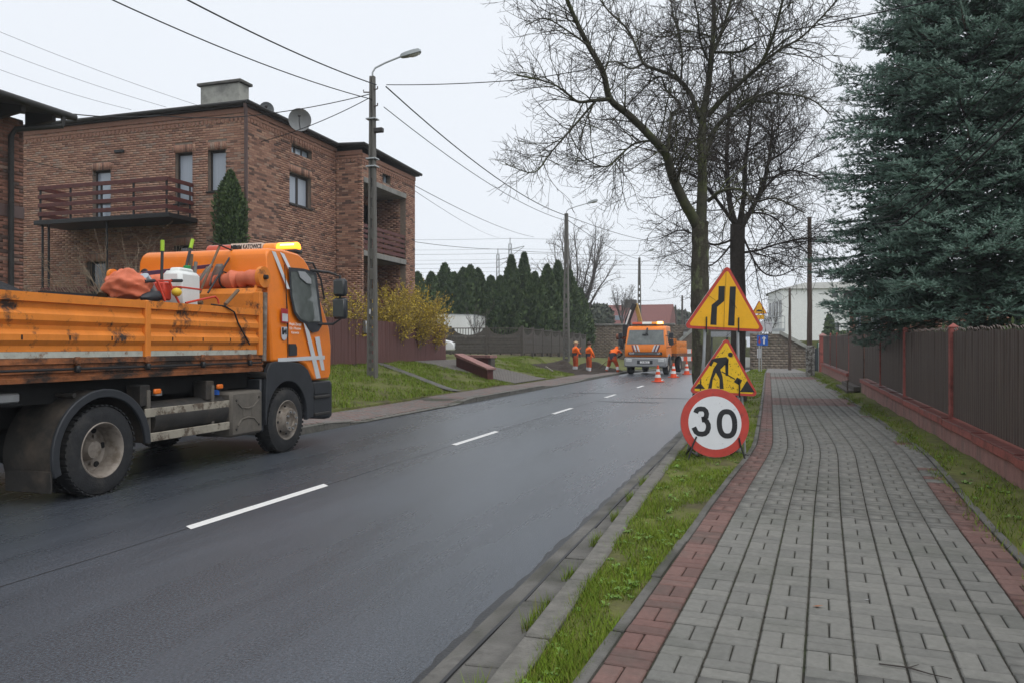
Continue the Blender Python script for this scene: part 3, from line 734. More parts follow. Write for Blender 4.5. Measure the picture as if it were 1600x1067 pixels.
RW.base(house); RW.bricks('brick', 300, 2, see=lambda q: q[1] < 370, shade=-.08)
PX = -14.43
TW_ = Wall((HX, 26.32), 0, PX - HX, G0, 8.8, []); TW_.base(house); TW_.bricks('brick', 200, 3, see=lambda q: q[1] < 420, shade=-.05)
FW = Wall((PX, 26.32), R(90), 30.95 - 26.32, G0, 8.7, [(.16, 3.74, 5.12, 7.68), (.16, 3.74, 2.3, 4.9), (1.65, 2.35, 7.95, 8.3)]); FW.lint = False
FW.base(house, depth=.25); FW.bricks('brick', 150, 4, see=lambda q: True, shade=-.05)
# loggia interiors
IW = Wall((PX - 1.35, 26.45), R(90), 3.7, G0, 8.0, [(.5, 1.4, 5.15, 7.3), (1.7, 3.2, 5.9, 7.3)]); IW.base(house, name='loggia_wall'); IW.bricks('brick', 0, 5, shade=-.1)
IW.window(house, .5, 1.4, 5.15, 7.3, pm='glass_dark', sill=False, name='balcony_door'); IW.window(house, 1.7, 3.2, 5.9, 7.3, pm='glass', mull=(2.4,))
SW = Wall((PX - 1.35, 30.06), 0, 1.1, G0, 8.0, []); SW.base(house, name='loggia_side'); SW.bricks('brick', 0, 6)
NW_ = Wall((PX - .25, 26.47), R(180), 1.1, G0, 8.0, []); NW_.base(house, name='loggia_side')
for zz in (5.0, 7.74, 2.2):
    MB().cbox(PX - 1.4, PX + .03, 26.46, 30.08, zz - .1, zz + .1, .01).build('concrete_slab', 'concrete', house, smooth=False)
for zz in (5.02, 2.25):
    for k in range(5):
        MB().cbox(PX - .05, PX - .02, 26.5, 30.04, zz + .16 + k * .2, zz + .29 + k * .2, .006).build('rail_plank', 'wood_maroon', house, smooth=False)
    for yy in (26.6, 28.2, 29.9): MB().box(PX - .09, PX - .055, yy, yy + .04, zz + .05, zz + 1.1).build('rail_post', 'black_iron', house)
FW.window(house, 1.65, 2.35, 7.95, 8.3, mull=(2.0,), sill=False)
# hidden back and sides of the block
MB().box(-25.9, HX - .3, HY + .3, 31.2, G0, 8.9).build('house_core', 'mortar', house, smooth=False)
MB().box(HX - .3, PX - 1.45, 26.6, 31.0, G0, 8.6).build('projection_core', 'mortar', house, smooth=False)
MB().box(PX - 1.42, PX - .02, 30.08, 30.93, G0, 8.6).build('pier_core', 'mortar', house, smooth=False)
MB().box(PX - 1.42, PX - .26, 26.34, 30.2, 7.86, 8.68).build('attic_core', 'mortar', house, smooth=False)
# windows
LW.window(house, *op_l[0], pm='glass', cross=(6.3,), sill=False, name='balcony_door')
LW.window(house, *op_l[1], pm='curtain'); LW.window(house, *op_l[2], pm='curtain'); LW.window(house, *op_l[3], pm='glass_dark'); LW.window(house, *op_l[4], pm='glass_dark', sill=False, name='door')
RW.window(house, *RW.op[0], pm='curtain', mull=(sum(RW.op[0][:2]) / 2,), fw=.085); RW.window(house, *RW.op[1], pm='glass', mull=(RW.op[1][0] + .42, RW.op[1][0] + .84), sill=False, fw=.05); RW.window(house, *RW.op[2], pm='glass_dark')
# corbelled cornice, roof, gutter, downpipes
for w in (LW, RW, TW_, FW):
    zt = w.z1
    for k in range(int(w.len / .155)):
        pass
    mb = MB().box(0 if w is not LW else 0, w.len + (.03 if w in (LW, TW_) else 0), .0, .045, zt - .16, zt); w.map(mb); set_rnd(mb.build('cornice', 'brick', house, smooth=False).data, .3)
    mb = MB()
    for k in range(int(w.len / .16)): mb.box(k * .16 + .02, k * .16 + .11, .0, .035, zt - .42, zt - .30)
    w.map(mb); set_rnd(stuff(mb.build('dentil_course', 'brick', house, smooth=False)).data, .35)
    mb = MB().box(0, w.len, .0, .03, zt - .275, zt - .21); w.map(mb); set_rnd(mb.build('brick_band', 'brick', house, smooth=False).data, .4)
roof_poly = [(-26.4, HY - .15), (HX + .15, HY - .15), (HX + .15, 26.17), (PX + .16, 26.17), (PX + .16, 31.1), (-26.4, 31.3)]
rf = MB().prism(roof_poly, 'z', 8.96, 9.12).build('roof', 'roof_dark', house, smooth=False)
def tilt_roof(o):                                        # the eave falls slightly towards the street end
    for v in o.data.vertices:
        if v.co.y > 25: v.co.z -= .12 * (v.co.y - 25) / 5 + (.06 if v.co.x > -15 else 0)
tilt_roof(rf)
mb = MB()
gp = [(-26.4, HY - .2, 9.06), (HX + .2, HY - .2, 9.06), (HX + .2, 26.12, 9.02), (PX + .21, 26.12, 8.97), (PX + .21, 31.15, 8.84)]
for a, b in zip(gp[:-1], gp[1:]): mb.tube([a, b], .065, 8)
mb.build('gutter', 'roof_dark', house)
mb = MB().tube([(HX + .1, HY - .2, 9.02), (HX + .08, HY - .14, 8.8), (HX + .06, HY - .10, 8.5), (HX + .06, HY - .10, 1.0)], .055, 10); mb.build('downpipe', 'gutter_brown', house)
mb = MB()
for zz in (8.2, 6.4, 4.5, 2.8): MB().tube([(HX + .06, HY - .10, zz), (HX + .06, HY - .10, zz + .05)], .065, 10).build('pipe_clip', 'gutter_brown', house)

a, b = Xy(313, 23.4), Xy(374, 23.4)
ch = MB().cbox(a.x, b.x, 23.4, 23.95, 8.9, 10.72, .02).build('chimney', 'plaster_grey', house, smooth=False)
MB().cbox(a.x - .1, b.x + .1, 23.32, 24.03, 10.72, 10.82, .015).build('chimney_cap', 'kerb_dark', ch, smooth=False)
c2 = Xy(452, 26.5); MB().cbox(c2.x - .35, c2.x + .35, 26.3, 27, 9.0, 9.65, .02).build('chimney', 'plaster_grey', house, smooth=False)
# the wooden balcony
bx1 = Xy(305, HY).x; by = Yx(262, bx1).y; bx0 = Xy(60, by).x; bal_top = 6.72
bal = MB().cbox(bx0 - .1, bx1 + .12, by - .1, HY - .02, 5.44, 5.58, .012).build('balcony', 'black_iron', house, smooth=False)
for k, zz in enumerate((5.72, 6.0, 6.28, 6.56)):
    h_ = .13
    MB().cbox(bx0, bx1, by - .035, by, zz, zz + h_, .006).build('rail_plank', 'wood_maroon', bal, smooth=False)
    MB().cbox(bx1 - .03, bx1, by + .01, HY - .06, zz, zz + h_, .006).build('rail_plank', 'wood_maroon', bal, smooth=False)
    MB().cbox(bx0, bx0 + .03, by + .01, HY - .06, zz, zz + h_, .006).build('rail_plank', 'wood_maroon', bal, smooth=False)
for x in np.linspace(bx0 + .06, bx1 - .06, 5): MB().box(x - .025, x + .025, by + .002, by + .045, 5.57, 6.68).build('rail_post', 'black_iron', bal)
for yy in (by + .5, HY - .2): MB().box(bx1 - .07, bx1 - .032, yy, yy + .04, 5.57, 6.68).build('rail_post', 'black_iron', bal)
for x in (bx0 + .12, bx0 + .38, Xy(165, by).x): MB().tube([(x, by + .05, G0), (x, by + .05, 5.45)], .035, 8).build('column', 'black_iron', bal)
# ground-floor veranda rail
vr = MB().cbox(bx0 + .1, -20.2, by - .1, HY - .1, G0, 1.25, .02).build('veranda', 'dark_concrete', house, smooth=False)
for zz in (2.75, 3.25):
    MB().cbox(bx0 + .1, bx0 + 2.4, by - .03, by + .0, zz, zz + .16, .006).build('rail_plank', 'wood_maroon', vr, smooth=False)
    MB().cbox(bx0 + 3.2, bx0 + 5.4, by - .03, by + .0, zz + .02, zz + .18, .006).build('rail_plank', 'wood_maroon', vr, smooth=False)
    MB().cbox(bx0 + .1, bx0 + .13, by + .01, HY - .1, zz, zz + .16, .006).build('rail_plank', 'wood_maroon', vr, smooth=False)
for x in (bx0 + .14, bx0 + 2.36, bx0 + 3.24, bx0 + 5.36): MB().box(x - .03, x + .03, by + .002, by + .05, 1.2, 3.45).build('rail_post', 'black_iron', vr)
p = W(190, 238, Z=26.3); MB().cbox(p.x - .18, p.x + .18, HY - .09, HY - .013, p.z - .05, p.z + .05, .01).build('wall_lamp', 'black_iron', house)
# dishes on the roof edge
def dish(px, py, Z, r, label):
    p = W(px, py, Z=Z); t = thing('satellite_dish', label, 'satellite dish', (p.x, p.y, 9.05), R(28), 'satellite dishes on the flat roof')
    mb = MB(); n = 24; prof = [(.16 * (q / 6) ** 2 * r / .45, r * q / 6) for q in range(7)]
    mb.lathe([(a, max(b, 1e-3)) for a, b in prof], (0, 0, 0), 'y', n); mb.lathe([(a - .012, max(b, 1e-3)) for a, b in prof[::-1]], (0, 0, 0), 'y', n)
    mb.xform(lambda x, y, z: (x, -y, z)); o = mb.build('reflector', 'dish_grey', t); o.location = (0, 0, p.z - 9.05); o.rotation_euler = (R(22), 0, 0)
    h = p.z - 9.05
    MB().tube([(0, .12, -.1), (0, .12, h), (0, .03, h)], .025, 8).build('mast', 'galvanised', t)
    MB().tube([(0, -.02, h - r * .85), (0, -r * .95, h - .15), (0, -r * .95, h)], .014, 6).build('feed_arm', 'black_iron', t)
    MB().ball((0, -r * .95, h + .02), .05, 10, (1, 1.6, 1)).build('feed_horn', 'frame_dark', t)
dish(469, 187, 26.4, .37, 'large grey satellite dish standing on the flat roof edge'); dish(417, 171, 26.5, .24, 'smaller satellite dish half hidden behind the roof edge')

# ---- the old brick building cut by the left edge of the picture
old = thing('old_brick_building', 'dark red brick building with overhanging eave at the left edge', 'building')
OW = Wall((-15.8, -4), R(90), 17.45, .14, 6.55, []); OW.base(old); OW.lint = False
OW.bricks('brick_old', 300, 8, zmin=None)
EW = Wall((-24, 13.45), 0, 8.2, .14, 6.5, []); EW.base(old)
e2 = Wall((-15.8, 13.45), R(180), 8.2, .14, 6.5, []); e2.base(old); e2.bricks('brick_old', 0, 9)
MB().box(-23.9, -16.0, -3.9, 13.3, .1, 6.5).build('building_core', 'mortar', old, smooth=False)
rpoly = [(-14.95, 6.62), (-14.95, 6.78), (-20, 7.75), (-25, 6.8), (-25, 6.62), (-20, 7.55)]
MB().prism([(x, z) for x, z in rpoly], 'y', -4.5, 13.95).build('roof', 'roof_dark', old, smooth=False)
for yy in np.arange(4.5, 14, .75): MB().prism([(-15.02, 6.5), (-15.02, 6.62), (-15.8, 6.76), (-15.8, 6.40)], 'y', yy, yy + .1).build('rafter', 'frame_dark', old, smooth=False)
MB().tube([(-14.9, -4.4, 6.72), (-14.9, 14.0, 6.68)], .075, 10).build('gutter', 'roof_dark', old)
MB().tube([(-14.92, 13.7, 6.62), (-14.92, 13.68, 6.42), (-15.6, 13.1, 6.25), (-15.68, 13.06, 6.1), (-15.68, 13.06, .15)], .06, 10).build('downpipe', 'roof_dark', old)
MB().cbox(-15.82, -15.77, 9, 13.47, 4.35, 4.62, .01).build('brick_band', 'gutter_brown', old, smooth=False)

# ---- underpass: retaining wall, abutments, deck, embankment
BY = 71.5
gx0, gx1 = Xy(1083, BY).x, Xy(1172, BY).x
WT = CH + 32 / F * 70.5
under = thing('railway_underpass', 'brown brick railway underpass and long retaining wall closing the street', 'bridge')
w1 = Wall((-60, BY), 0, 60 + gx0, -.9, WT, []); w1.lint = False; w1.base(under, 'stone_wall', name='retaining_wall')
w1.z0 = -.5; w1.bricks('stone_wall', 0, 11, bw=.4, bh=.13, jt=.014, out=.012, see=lambda q: False)
MB().cbox(-60, gx0 - 1.6, BY - .12, BY + .4, WT, WT + .16, .02).build('wall_cap', 'concrete', under, smooth=False)
def zpx(py, Z=70.8): return CH - (py - HZ) / F * Z
right_poly = [(gx1, -.9), (gx1, zpx(522)), (Xy(1218, BY).x, zpx(523)), (Xy(1262, BY).x, zpx(545)), (Xy(1300, BY).x, zpx(556)), (Xy(1300, BY).x, -.9)]
MB().prism(right_poly, 'y', BY - .5, BY + 1.5).build('abutment', 'stone_wall', under, smooth=False)
bl = []; zz = -.45; rr_ = 0
while zz < 2.4:
    xx = gx1 + .02 - (.2 if rr_ % 2 else 0)
    while xx < Xy(1300, BY).x - .3:
        top = np.interp(xx + .2, [q[0] for q in right_poly[1:5]], [q[1] for q in right_poly[1:5]])
        if xx >= gx1 and zz + .2 < top: bl.append((xx + .2, zz + .1))
        xx += .41
    zz += .215; rr_ += 1
V, Fc = np_boxes([(x, BY - .5, z) for x, z in bl], [(.39, .05, .195)] * len(bl)); stuff(np_mesh('stone_courses', V, Fc, 'stone_wall', under, rnd=np.repeat(rng.random(len(bl)), 8)))
mb = MB()
cp = right_poly[2:5]
for (xa, za), (xb, zb) in zip(cp[:-1], cp[1:]): mb.prism([(xa, za), (xb, zb), (xb, zb + .32), (xa, za + .32)], 'y', BY - .75, BY + .6)
mb.build('wing_coping', 'plaster_grey', under, smooth=False)
lc = [(Xy(1063, BY).x, zpx(536)), (Xy(1085, BY).x, zpx(517))]
MB().prism([lc[0], lc[1], (lc[1][0], lc[1][1] + .35), (lc[0][0], lc[0][1] + .35)], 'y', BY - .8, BY + .1).build('wing_coping', 'plaster_grey', under, smooth=False)
MB().prism([(lc[0][0], -.9), (lc[1][0], -.9), lc[1], lc[0]], 'y', BY - .7, BY - .04).build('wing_wall', 'stone_wall', under, smooth=False)
deck = MB().cbox(gx0 - .8, gx1 + .9, BY - .3, BY + 7, zpx(525), zpx(514), .02).build('deck', 'dark_concrete', under, smooth=False)
MB().box(gx0 - .8, gx1 + .9, BY - .42, BY - .34, zpx(527), zpx(519)).build('deck_girder', 'stripe_purple' if False else 'steel_grey', deck, smooth=False)
for x0, x1 in ((Xy(1196, BY).x, Xy(1226, BY).x),):
    MB().box(x0, x1, BY - .6, BY + .6, zpx(519), zpx(515)).build('platform', 'galvanised', under)
    for x in np.linspace(x0, x1, 4): MB().tube([(x, BY - .58, zpx(517)), (x, BY - .58, zpx(497))], .03, 6).build('rail_post', 'galvanised', under)
    for pz in (497, 506): MB().tube([(x0, BY - .58, zpx(pz)), (x1, BY - .58, zpx(pz))], .025, 6).build('rail', 'galvanised', under)
for x in np.linspace(gx0 - .6, gx1 + .6, 9): MB().tube([(x, BY - .2, zpx(514)), (x, BY - .2, zpx(500))], .025, 6).build('rail_post', 'steel_grey', under)
MB().tube([(gx0 - .6, BY - .2, zpx(500)), (gx1 + .6, BY - .2, zpx(500))], .025, 6).build('rail', 'steel_grey', under)
MB().box(gx0 - .2, gx0, BY, BY + 7, -.9, zpx(525)).build('abutment', 'stone_wall', under, smooth=False)
MB().box(gx1, gx1 + .3, BY + 1.52, BY + 7, -.9, zpx(525)).build('abutment', 'stone_wall', under, smooth=False)
for px in (1112, 1136): MB().tube([(Xy(px, BY + 3).x, BY + 3, -.6), (Xy(px, BY + 3).x, BY + 3, zpx(524))], .09, 8).build('steel_column', 'steel_grey', under)
pz = zpx(552); MB().box(Xy(1183, BY).x, Xy(1190, BY).x, BY - .56, BY - .54, pz - .35, pz + .45).build('poster', 'label_pale', under)
struct(MB().box(-60, gx0 - .22, BY + .3, 240, -.9, WT - .25).build('embankment', 'turf', smooth=False))
struct(MB().box(gx1 + .32, 80, BY + 1.6, 240, -.9, 2.0).build('embankment', 'turf', smooth=False))
struct(MB().box(gx0 - .2, gx1 + .3, 150, 240, -.9, 1.2).build('embankment', 'turf', smooth=False))
sheet('yard_beyond', lambda y: (gx0 - .2, gx1 + .3), [BY, BY + 20, 150], lambda x, y: -.49, 'plaster_grey', 2)

# ---- far buildings
fh = thing('red_roof_house', 'house with a long faded red tiled roof beyond the retaining wall', 'house')
Zf = 105; a = W(931, 510, Z=Zf); b = W(1048, 510, Z=Zf); top = W(940, 474, Z=Zf).z; yb = (a.y + b.y) / 2
MB().box(a.x + .6, b.x - .6, yb, yb + 9, 2.9, a.z + .2).build('wall', 'plaster_grey', fh, smooth=False)
r_ = MB().prism([(yb - .8, a.z - .3), (yb + 4.5, top), (yb + 9.8, a.z - .3)], 'x', a.x, b.x).build('roof', 'roof_red', fh, smooth=False); set_rnd(r_.data, .4)
c = W(976, 470, Z=Zf); MB().cbox(c.x - .8, c.x + .8, yb + 3.8, yb + 4.8, top - .5, W(976, 466, Z=Zf).z, .02).build('chimney', 'dark_concrete', r_, smooth=False)
s_ = W(959, 496, Z=Zf - 2); MB().cbox(s_.x - .55, s_.x + .55, yb + 1.0, yb + 1.6, s_.z - .35, s_.z + .35, .02).build('skylight', 'glass', r_, smooth=False)
wb = thing('white_block', 'white rendered block with hipped grey roof standing above the underpass', 'building')
Zw = 92; x0 = W(1200, 500, Z=Zw); xm = W(1222, 500, Z=Zw)
ang_pts = [(x0.x, x0.y + 9), (xm.x, xm.y), (xm.x + 16, xm.y + 2), (xm.x + 16, xm.y + 14), (x0.x, x0.y + 14)]
zt = W(1222, 452, Z=Zw).z
mb = MB().prism(ang_pts, 'z', 1.9, zt); mb.build('wall', 'plaster_white', wb, smooth=False)
mb = MB(); n = len(ang_pts); cx_ = sum(p[0] for p in ang_pts) / n; cy_ = sum(p[1] for p in ang_pts) / n
mb.add([(p[0] + (p[0] - cx_) * .04, p[1] + (p[1] - cy_) * .04, zt) for p in ang_pts] + [(cx_ - 3, cy_ + 1, zt + 1.3), (cx_ + 4, cy_ + 1, zt + 1.3)], [(0, 1, 5), (1, 2, 6, 5), (2, 3, 6), (3, 4, 5, 6), (4, 0, 5)])
mb.build('roof', 'plaster_grey', wb, smooth=False)
dx, dy = ang_pts[1][0] - ang_pts[0][0], ang_pts[1][1] - ang_pts[0][1]; Ld = math.hypot(dx, dy); sw = Wall(ang_pts[0], math.atan2(dy, dx), Ld, 2, zt)
for k in range(4): sw.window(wb, 1.1 + k * 2.1, 1.9 + k * 2.1, zt - 3.2, zt - 1.3, pm='glass_dark', inset=-.07, sill=False)
dx, dy = 16, 2; sw = Wall(ang_pts[1], math.atan2(2, 16), 16, 2, zt)
for k, (uu, z_) in enumerate(((5.5, zt - 2.9), (5.5, zt - 1.0), (5.6, zt - 5.2))): sw.window(wb, uu, uu + .6, z_, z_ + (1.3 if k != 1 else .6), pm='glass_dark', inset=-.07, sill=False)
# brick villa behind the spruce
vl = thing('orange_brick_villa', 'orange brick villa with white windows glimpsed under the blue spruce', 'house')
v0 = W(1328, 500, Z=36); v1 = W(1372, 500, Z=33.5)
va = Wall((v0.x, v0.y + 6), math.atan2(-6, 0.0), 6, .1, 6.5, []); 
VW = Wall((v0.x, v0.y), math.atan2(v1.y - v0.y, v1.x - v0.x), 9, .1, 3.7, [])
L1 = math.hypot(v1.x - v0.x, v1.y - v0.y)
VW.op = [(L1 * .18, L1 * .42, 1.2, 3.1), (L1 * .72, L1 * 1.06, 1.2, 3.1)]
VW.base(vl); VW.bricks('brick_orange', 0, 12)
for o in VW.op: VW.window(vl, *o, fm='frame_white', pm='curtain', sillm='frame_white', fw=.09, inset=.06)
V2 = Wall(VW.pt(9, 0, 0)[:2], VW.ang + R(90), 8, .1, 3.7, []); V2.base(vl); V2.bricks('brick_orange', 0, 13)
q = [VW.pt(0, .3, 0)[:2], VW.pt(9.3, .3, 0)[:2], VW.pt(9.3, -8, 0)[:2], VW.pt(0, -8, 0)[:2]]
MB().prism([VW.pt(.1, -.05, 0)[:2], VW.pt(8.9, -.05, 0)[:2], VW.pt(8.9, -7.7, 0)[:2], VW.pt(.1, -7.7, 0)[:2]], 'z', .1, 1.15).build('house_core', 'mortar', vl, smooth=False)
MB().prism([VW.pt(.0, -.3, 0)[:2], VW.pt(8.9, -.3, 0)[:2], VW.pt(8.9, -7.7, 0)[:2], VW.pt(.0, -7.7, 0)[:2]], 'z', 1.15, 3.6).build('house_core', 'mortar', vl, smooth=False)
MB().prism(q, 'z', 3.72, 3.95).build('roof', 'roof_dark', vl, smooth=False)
# ================================================================== the loaded tipper truck on the left
TA = math.atan2(.13, 3.53)
T0 = Vector((-6.62 - 1.2 * math.cos(TA), 6.6 - 1.2 * math.sin(TA), 0))
def T(px, py, off=0.):
    "pixel on the truck's right side (off = metres inwards) -> local (y, z)"
    t = (px - CX) / F; dx = t * math.cos(A) - math.sin(A); dy = t * math.sin(A) + math.cos(A)
    n = (math.cos(TA), math.sin(TA)); p0 = (-6.62 - off * n[0], 6.6 - off * n[1])
    Z = (p0[0]*n[0] + p0[1]*n[1]) / (dx*n[0] + dy*n[1])
    return (-(Z*dx - p0[0]) * math.sin(TA) + (Z*dy - p0[1]) * math.cos(TA), CH - (py - HZ) / F * Z)
def tl(px, py, off): y, z = T(px, py, off); return (1.2 - off, y, z)
def tw(p): return (T0.x + p[0]*math.cos(TA) - p[1]*math.sin(TA), T0.y + p[0]*math.sin(TA) + p[1]*math.cos(TA), p[2])
tr = thing('tipper_truck', 'orange municipal tipper truck with rusty dropside bed loaded with tools', 'truck', T0, TA)

def wheel(parent, c, side, dual=False, r=.47, name='wheel'):
    s = side; w = .27
    prof = [(-.13, .29), (-.135, .34), (-.13, r - .06), (-.11, r - .015), (-.06, r), (.06, r), (.11, r - .015), (.13, r - .06), (.135, .34), (.13, .29)]
    mb = MB().lathe([(a * s, b) for a, b in prof], c, 'x', 48)
    for k in range(44):                                          # tread blocks on the shoulder
        a = 2 * math.pi * k / 44
        for sx in (-.085, .085):
            o = len(mb.v); mb.box(sx - .035, sx + .035, -.019, .019, r - .006, r + .007)
            ca, sa = math.cos(a), math.sin(a)
            mb.xform(lambda x, y, z: (c[0] + x, c[1] + y*ca + z*sa, c[2] - y*sa + z*ca), o)
    t = mb.build(name, 'tyre', parent)
    if dual: MB().lathe([(a * s - s * .3, b) for a, b in prof], c, 'x', 40).build('inner_tyre', 'tyre', t)
    e = .125
    if dual: rp = [(e, .30), (e + .012, .285), (e, .27), (e - .05, .255), (e - .19, .235), (e - .21, .20), (e - .20, .12), (e - .17, .11), (e - .10, .09), (e - .09, .001)]
    else: rp = [(e, .30), (e + .012, .285), (e, .27), (e - .04, .25), (e - .05, .215), (e - .02, .19), (e + .055, .175), (e + .075, .16), (e + .075, .09), (e + .06, .085), (e + .055, .001)]
    rim = MB().lathe([(a * s, b) for a, b in rp], c, 'x', 40).build('rim', 'rim', t)
    nb = 8
    for k in range(nb):
        a = 2 * math.pi * (k + .3) / nb; rr, xo = (.155, e - .20) if dual else (.125, e + .075)
        mb = MB().lathe([(0, .017), (.022 * s, .015), (.024 * s, .001)], (c[0] + xo * s, c[1] + rr * math.cos(a), c[2] + rr * math.sin(a)), 'x', 8); mb.build('wheel_nut', 'steel_grey' if not dual else 'rim', rim)
    for k in range(6 if dual else 8):
        a = 2 * math.pi * (k + .1) / (6 if dual else 8); rr, xo = (.212, e - .203) if dual else (.2, e - .028)
        q = .034 if dual else .018
        MB().lathe([(0, q), (.012 * s, q * .97), (.0125 * s, .001)], (c[0] + xo * s, c[1] + rr * math.cos(a), c[2] + rr * math.sin(a)), 'x', 10).build('rim_hole', 'chassis', rim)
    return t
for s in (1, -1):
    wheel(tr, (s * 1.04, 0, .47), s, True); wheel(tr, (s * 1.04, 3.53, .47), s)
MB().tube([(-.95, 0, .47), (.95, 0, .47)], .1, 10).build('axle', 'chassis', tr); MB().tube([(-.95, 3.53, .45), (.95, 3.53, .45)], .06, 10).build('axle', 'chassis', tr)
for s in (-1, 1): MB().box(s * .36, s * .46, -1.75, 4.5, .72, .98).build('chassis_rail', 'chassis', tr)
MB().box(-.9, .9, -1.8, 3.0, .98, 1.2).build('underbody_dark_fill', 'chassis', tr); MB().ball((0, 0, .5), .24, 14).build('differential', 'chassis', tr)  # solid dark box between the rails, added so the underside reads dark
MB().box(-1.05, .3, .75, 2.8, .42, .95).build('fuel_tank', 'chassis', tr, bevel=.04)  # far-side tank as a dark box, also added to darken the underside
# bed
MB().cbox(-1.17, 1.17, -1.95, 2.88, 1.30, 1.44, .01).build('bed_floor', 'bed_rust', tr, smooth=False)
for s in (1, -1):
    k = lambda pts: [(s * x, z) for x, z in pts]
    MB().prism(k([(1.10, 1.44), (1.185, 1.44), (1.19, 1.385), (1.165, 1.375), (1.165, 1.345), (1.185, 1.335), (1.185, 1.30), (1.16, 1.29), (1.16, 1.265), (1.18, 1.255), (1.175, 1.21), (1.10, 1.21)]), 'y', -1.95, 2.9).build('bed_side_rail', 'bed_rust', tr, smooth=False)
    MB().tube([(s * 1.185, -1.9, 1.33), (s * 1.185, 2.85, 1.33)], .013, 6).build('hinge_bar', 'black_iron', tr)
    prof = [(1.205, 2.06), (1.205, 1.975), (1.168, 1.968), (1.160, 1.915), (1.203, 1.86), (1.203, 1.80), (1.163, 1.752), (1.160, 1.712), (1.203, 1.665), (1.203, 1.608), (1.163, 1.56), (1.163, 1.505), (1.125, 1.505), (1.125, 2.06)]
    for (a, b) in ((-1.92, .575), (.665, 2.76)):
        pn = MB().prism(k(prof), 'y', a, b).build('side_panel', 'bed_orange', tr, smooth=False)
        MB().prism(k([(1.13, 1.443), (1.172, 1.443), (1.172, 1.503), (1.13, 1.503)]), 'y', a, b).build('bottom_strip', 'bed_white', pn, smooth=False)
        for yy in np.arange(a + .35, b - .1, .55): MB().cbox(s * 1.2025, s * 1.2065, yy, yy + .018, 1.615, 1.66, .001).build('slot', 'chassis', pn, smooth=False)
    for yy in (.578, -1.99, 2.765):
        p_ = MB().cbox(min(s*1.10, s*1.215), max(s*1.10, s*1.215), yy, yy + .084, 1.43, 2.065 if yy < 2 else 2.30, .01).build('bed_post', 'bed_orange', tr, smooth=False)
    for yy in (-1.35, -.37, .615, 1.57, 2.55):
        l_ = MB().cbox(min(s*1.18, s*1.225), max(s*1.18, s*1.225), yy - .035, yy + .035, 1.37, 1.45, .012).build('latch', 'bed_rust', tr)
        MB().cbox(min(s*1.18, s*1.24), max(s*1.18, s*1.24), yy - .03, yy + .025, 1.29, 1.365, .015).build('latch_hook', 'black_iron', l_)
MB().prism([(-1.2, 1.44), (1.2, 1.44), (1.2, 2.05), (-1.2, 2.05)], 'y', -2.0, -1.95).build('tailgate', 'bed_orange', tr, smooth=False)
hb = MB().prism([(2.78, 1.44), (2.94, 1.44), (2.98, 2.28), (2.96, 2.36), (2.84, 2.36), (2.78, 2.28)], 'x', -1.12, 1.12).build('headboard', 'bed_orange', tr, smooth=False)
MB().tube([(1.19, 2.90, 1.35), (1.19, 2.93, 2.3)], .035, 8).build('headboard_tube', 'rim', tr)
for s in (1, -1):
    d = MB().lathe([(-.03, .001), (-.03, .15), (.03, .15), (.03, .001)], (s * 1.12, 2.98, 2.52), 'x', 24).build('roller_disc', 'bed_orange', tr); d.name = 'roller_disc'
    MB().lathe([(0, .035), (s * .05, .03), (s * .052, .001)], (s * 1.15, 2.98, 2.52), 'x', 12).build('hub', 'black_iron', d)
    MB().prism([(2.86, 2.3), (3.02, 2.3), (3.12, 2.6), (3.0, 2.62)], 'x', s * 1.04, s * 1.08).build('roller_bracket', 'bed_orange', tr, smooth=False)
mb = MB(); n = 30                                                # rolled-up cover across the bed front
pts = [(-1.08 + 2.16 * i / n, 2.97 + .02 * math.sin(i * 1.3), 2.52 - .05 * math.sin(math.pi * i / n) + .012 * math.sin(i * 2.1)) for i in range(n + 1)]
mb.tube(pts, [.115 + .016 * math.sin(i * 2.7) + .012 * math.sin(i * 5.3) - (.03 if i in (12, 22) else 0) for i in range(n + 1)], 18); mb.build('cover_roll', 'tarp', tr)
mb = MB()
for i in (12, 22): mb = MB().tube([(pts[i][0], pts[i][1] + .115 * math.cos(t), pts[i][2] + .115 * math.sin(t)) for t in np.linspace(0, 6.28, 16)], .011, 6); mb.build('roll_strap', 'black_iron', tr)
# cab
def shrink(x, y, z):
    k = 1 - max(0, z - 1.95) * .05 - max(0, z - 2.75) * .22
    return (x * k, y, z)
arch = [(3.53 + .60 * math.cos(R(t)), .50 + .60 * math.sin(R(t))) for t in (120, 105, 90, 75, 60, 45, 30, 15)]
cabp = [(3.13, 1.33), (3.13, 2.80), (3.15, 2.90), (3.22, 2.96), (3.6, 2.99), (4.02, 2.97), (4.16, 2.91), (4.26, 2.80), (4.62, 2.15), (4.80, 1.84), (4.86, 1.55), (4.84, 1.12), (4.78, 1.02), (4.30, 1.02), (4.2, 1.12), (4.05, 1.26), (3.85, 1.33)]
cab = MB().prism(cabp, 'x', -1.17, 1.17).xform(shrink).build('cab', 'truck_orange', tr, bevel=.035)
def sx_at(z, o=.004): return 1.17 * (1 - max(0, z - 1.95) * .05 - max(0, z - 2.75) * .22) + o
def side_poly(name, pts, mt, parent, o=.004, th=.008, both=True, px=True):
    res = None
    P = [T(p[0], p[1], .03) for p in pts] if px else pts
    for s in ((1, -1) if both else (1,)):
        mb = MB(); n = len(P)
        vs = [(s * sx_at(z, o), y, z) for y, z in P] + [(s * (sx_at(z, o) - th), y, z) for y, z in P]
        mb.add(vs, [tuple(range(n)), tuple(range(n, 2*n))[::-1]] + [(i, (i+1) % n, n + (i+1) % n, n + i) for i in range(n)])
        r = mb.build(name, mt, parent, smooth=False); res = res or r
    return res
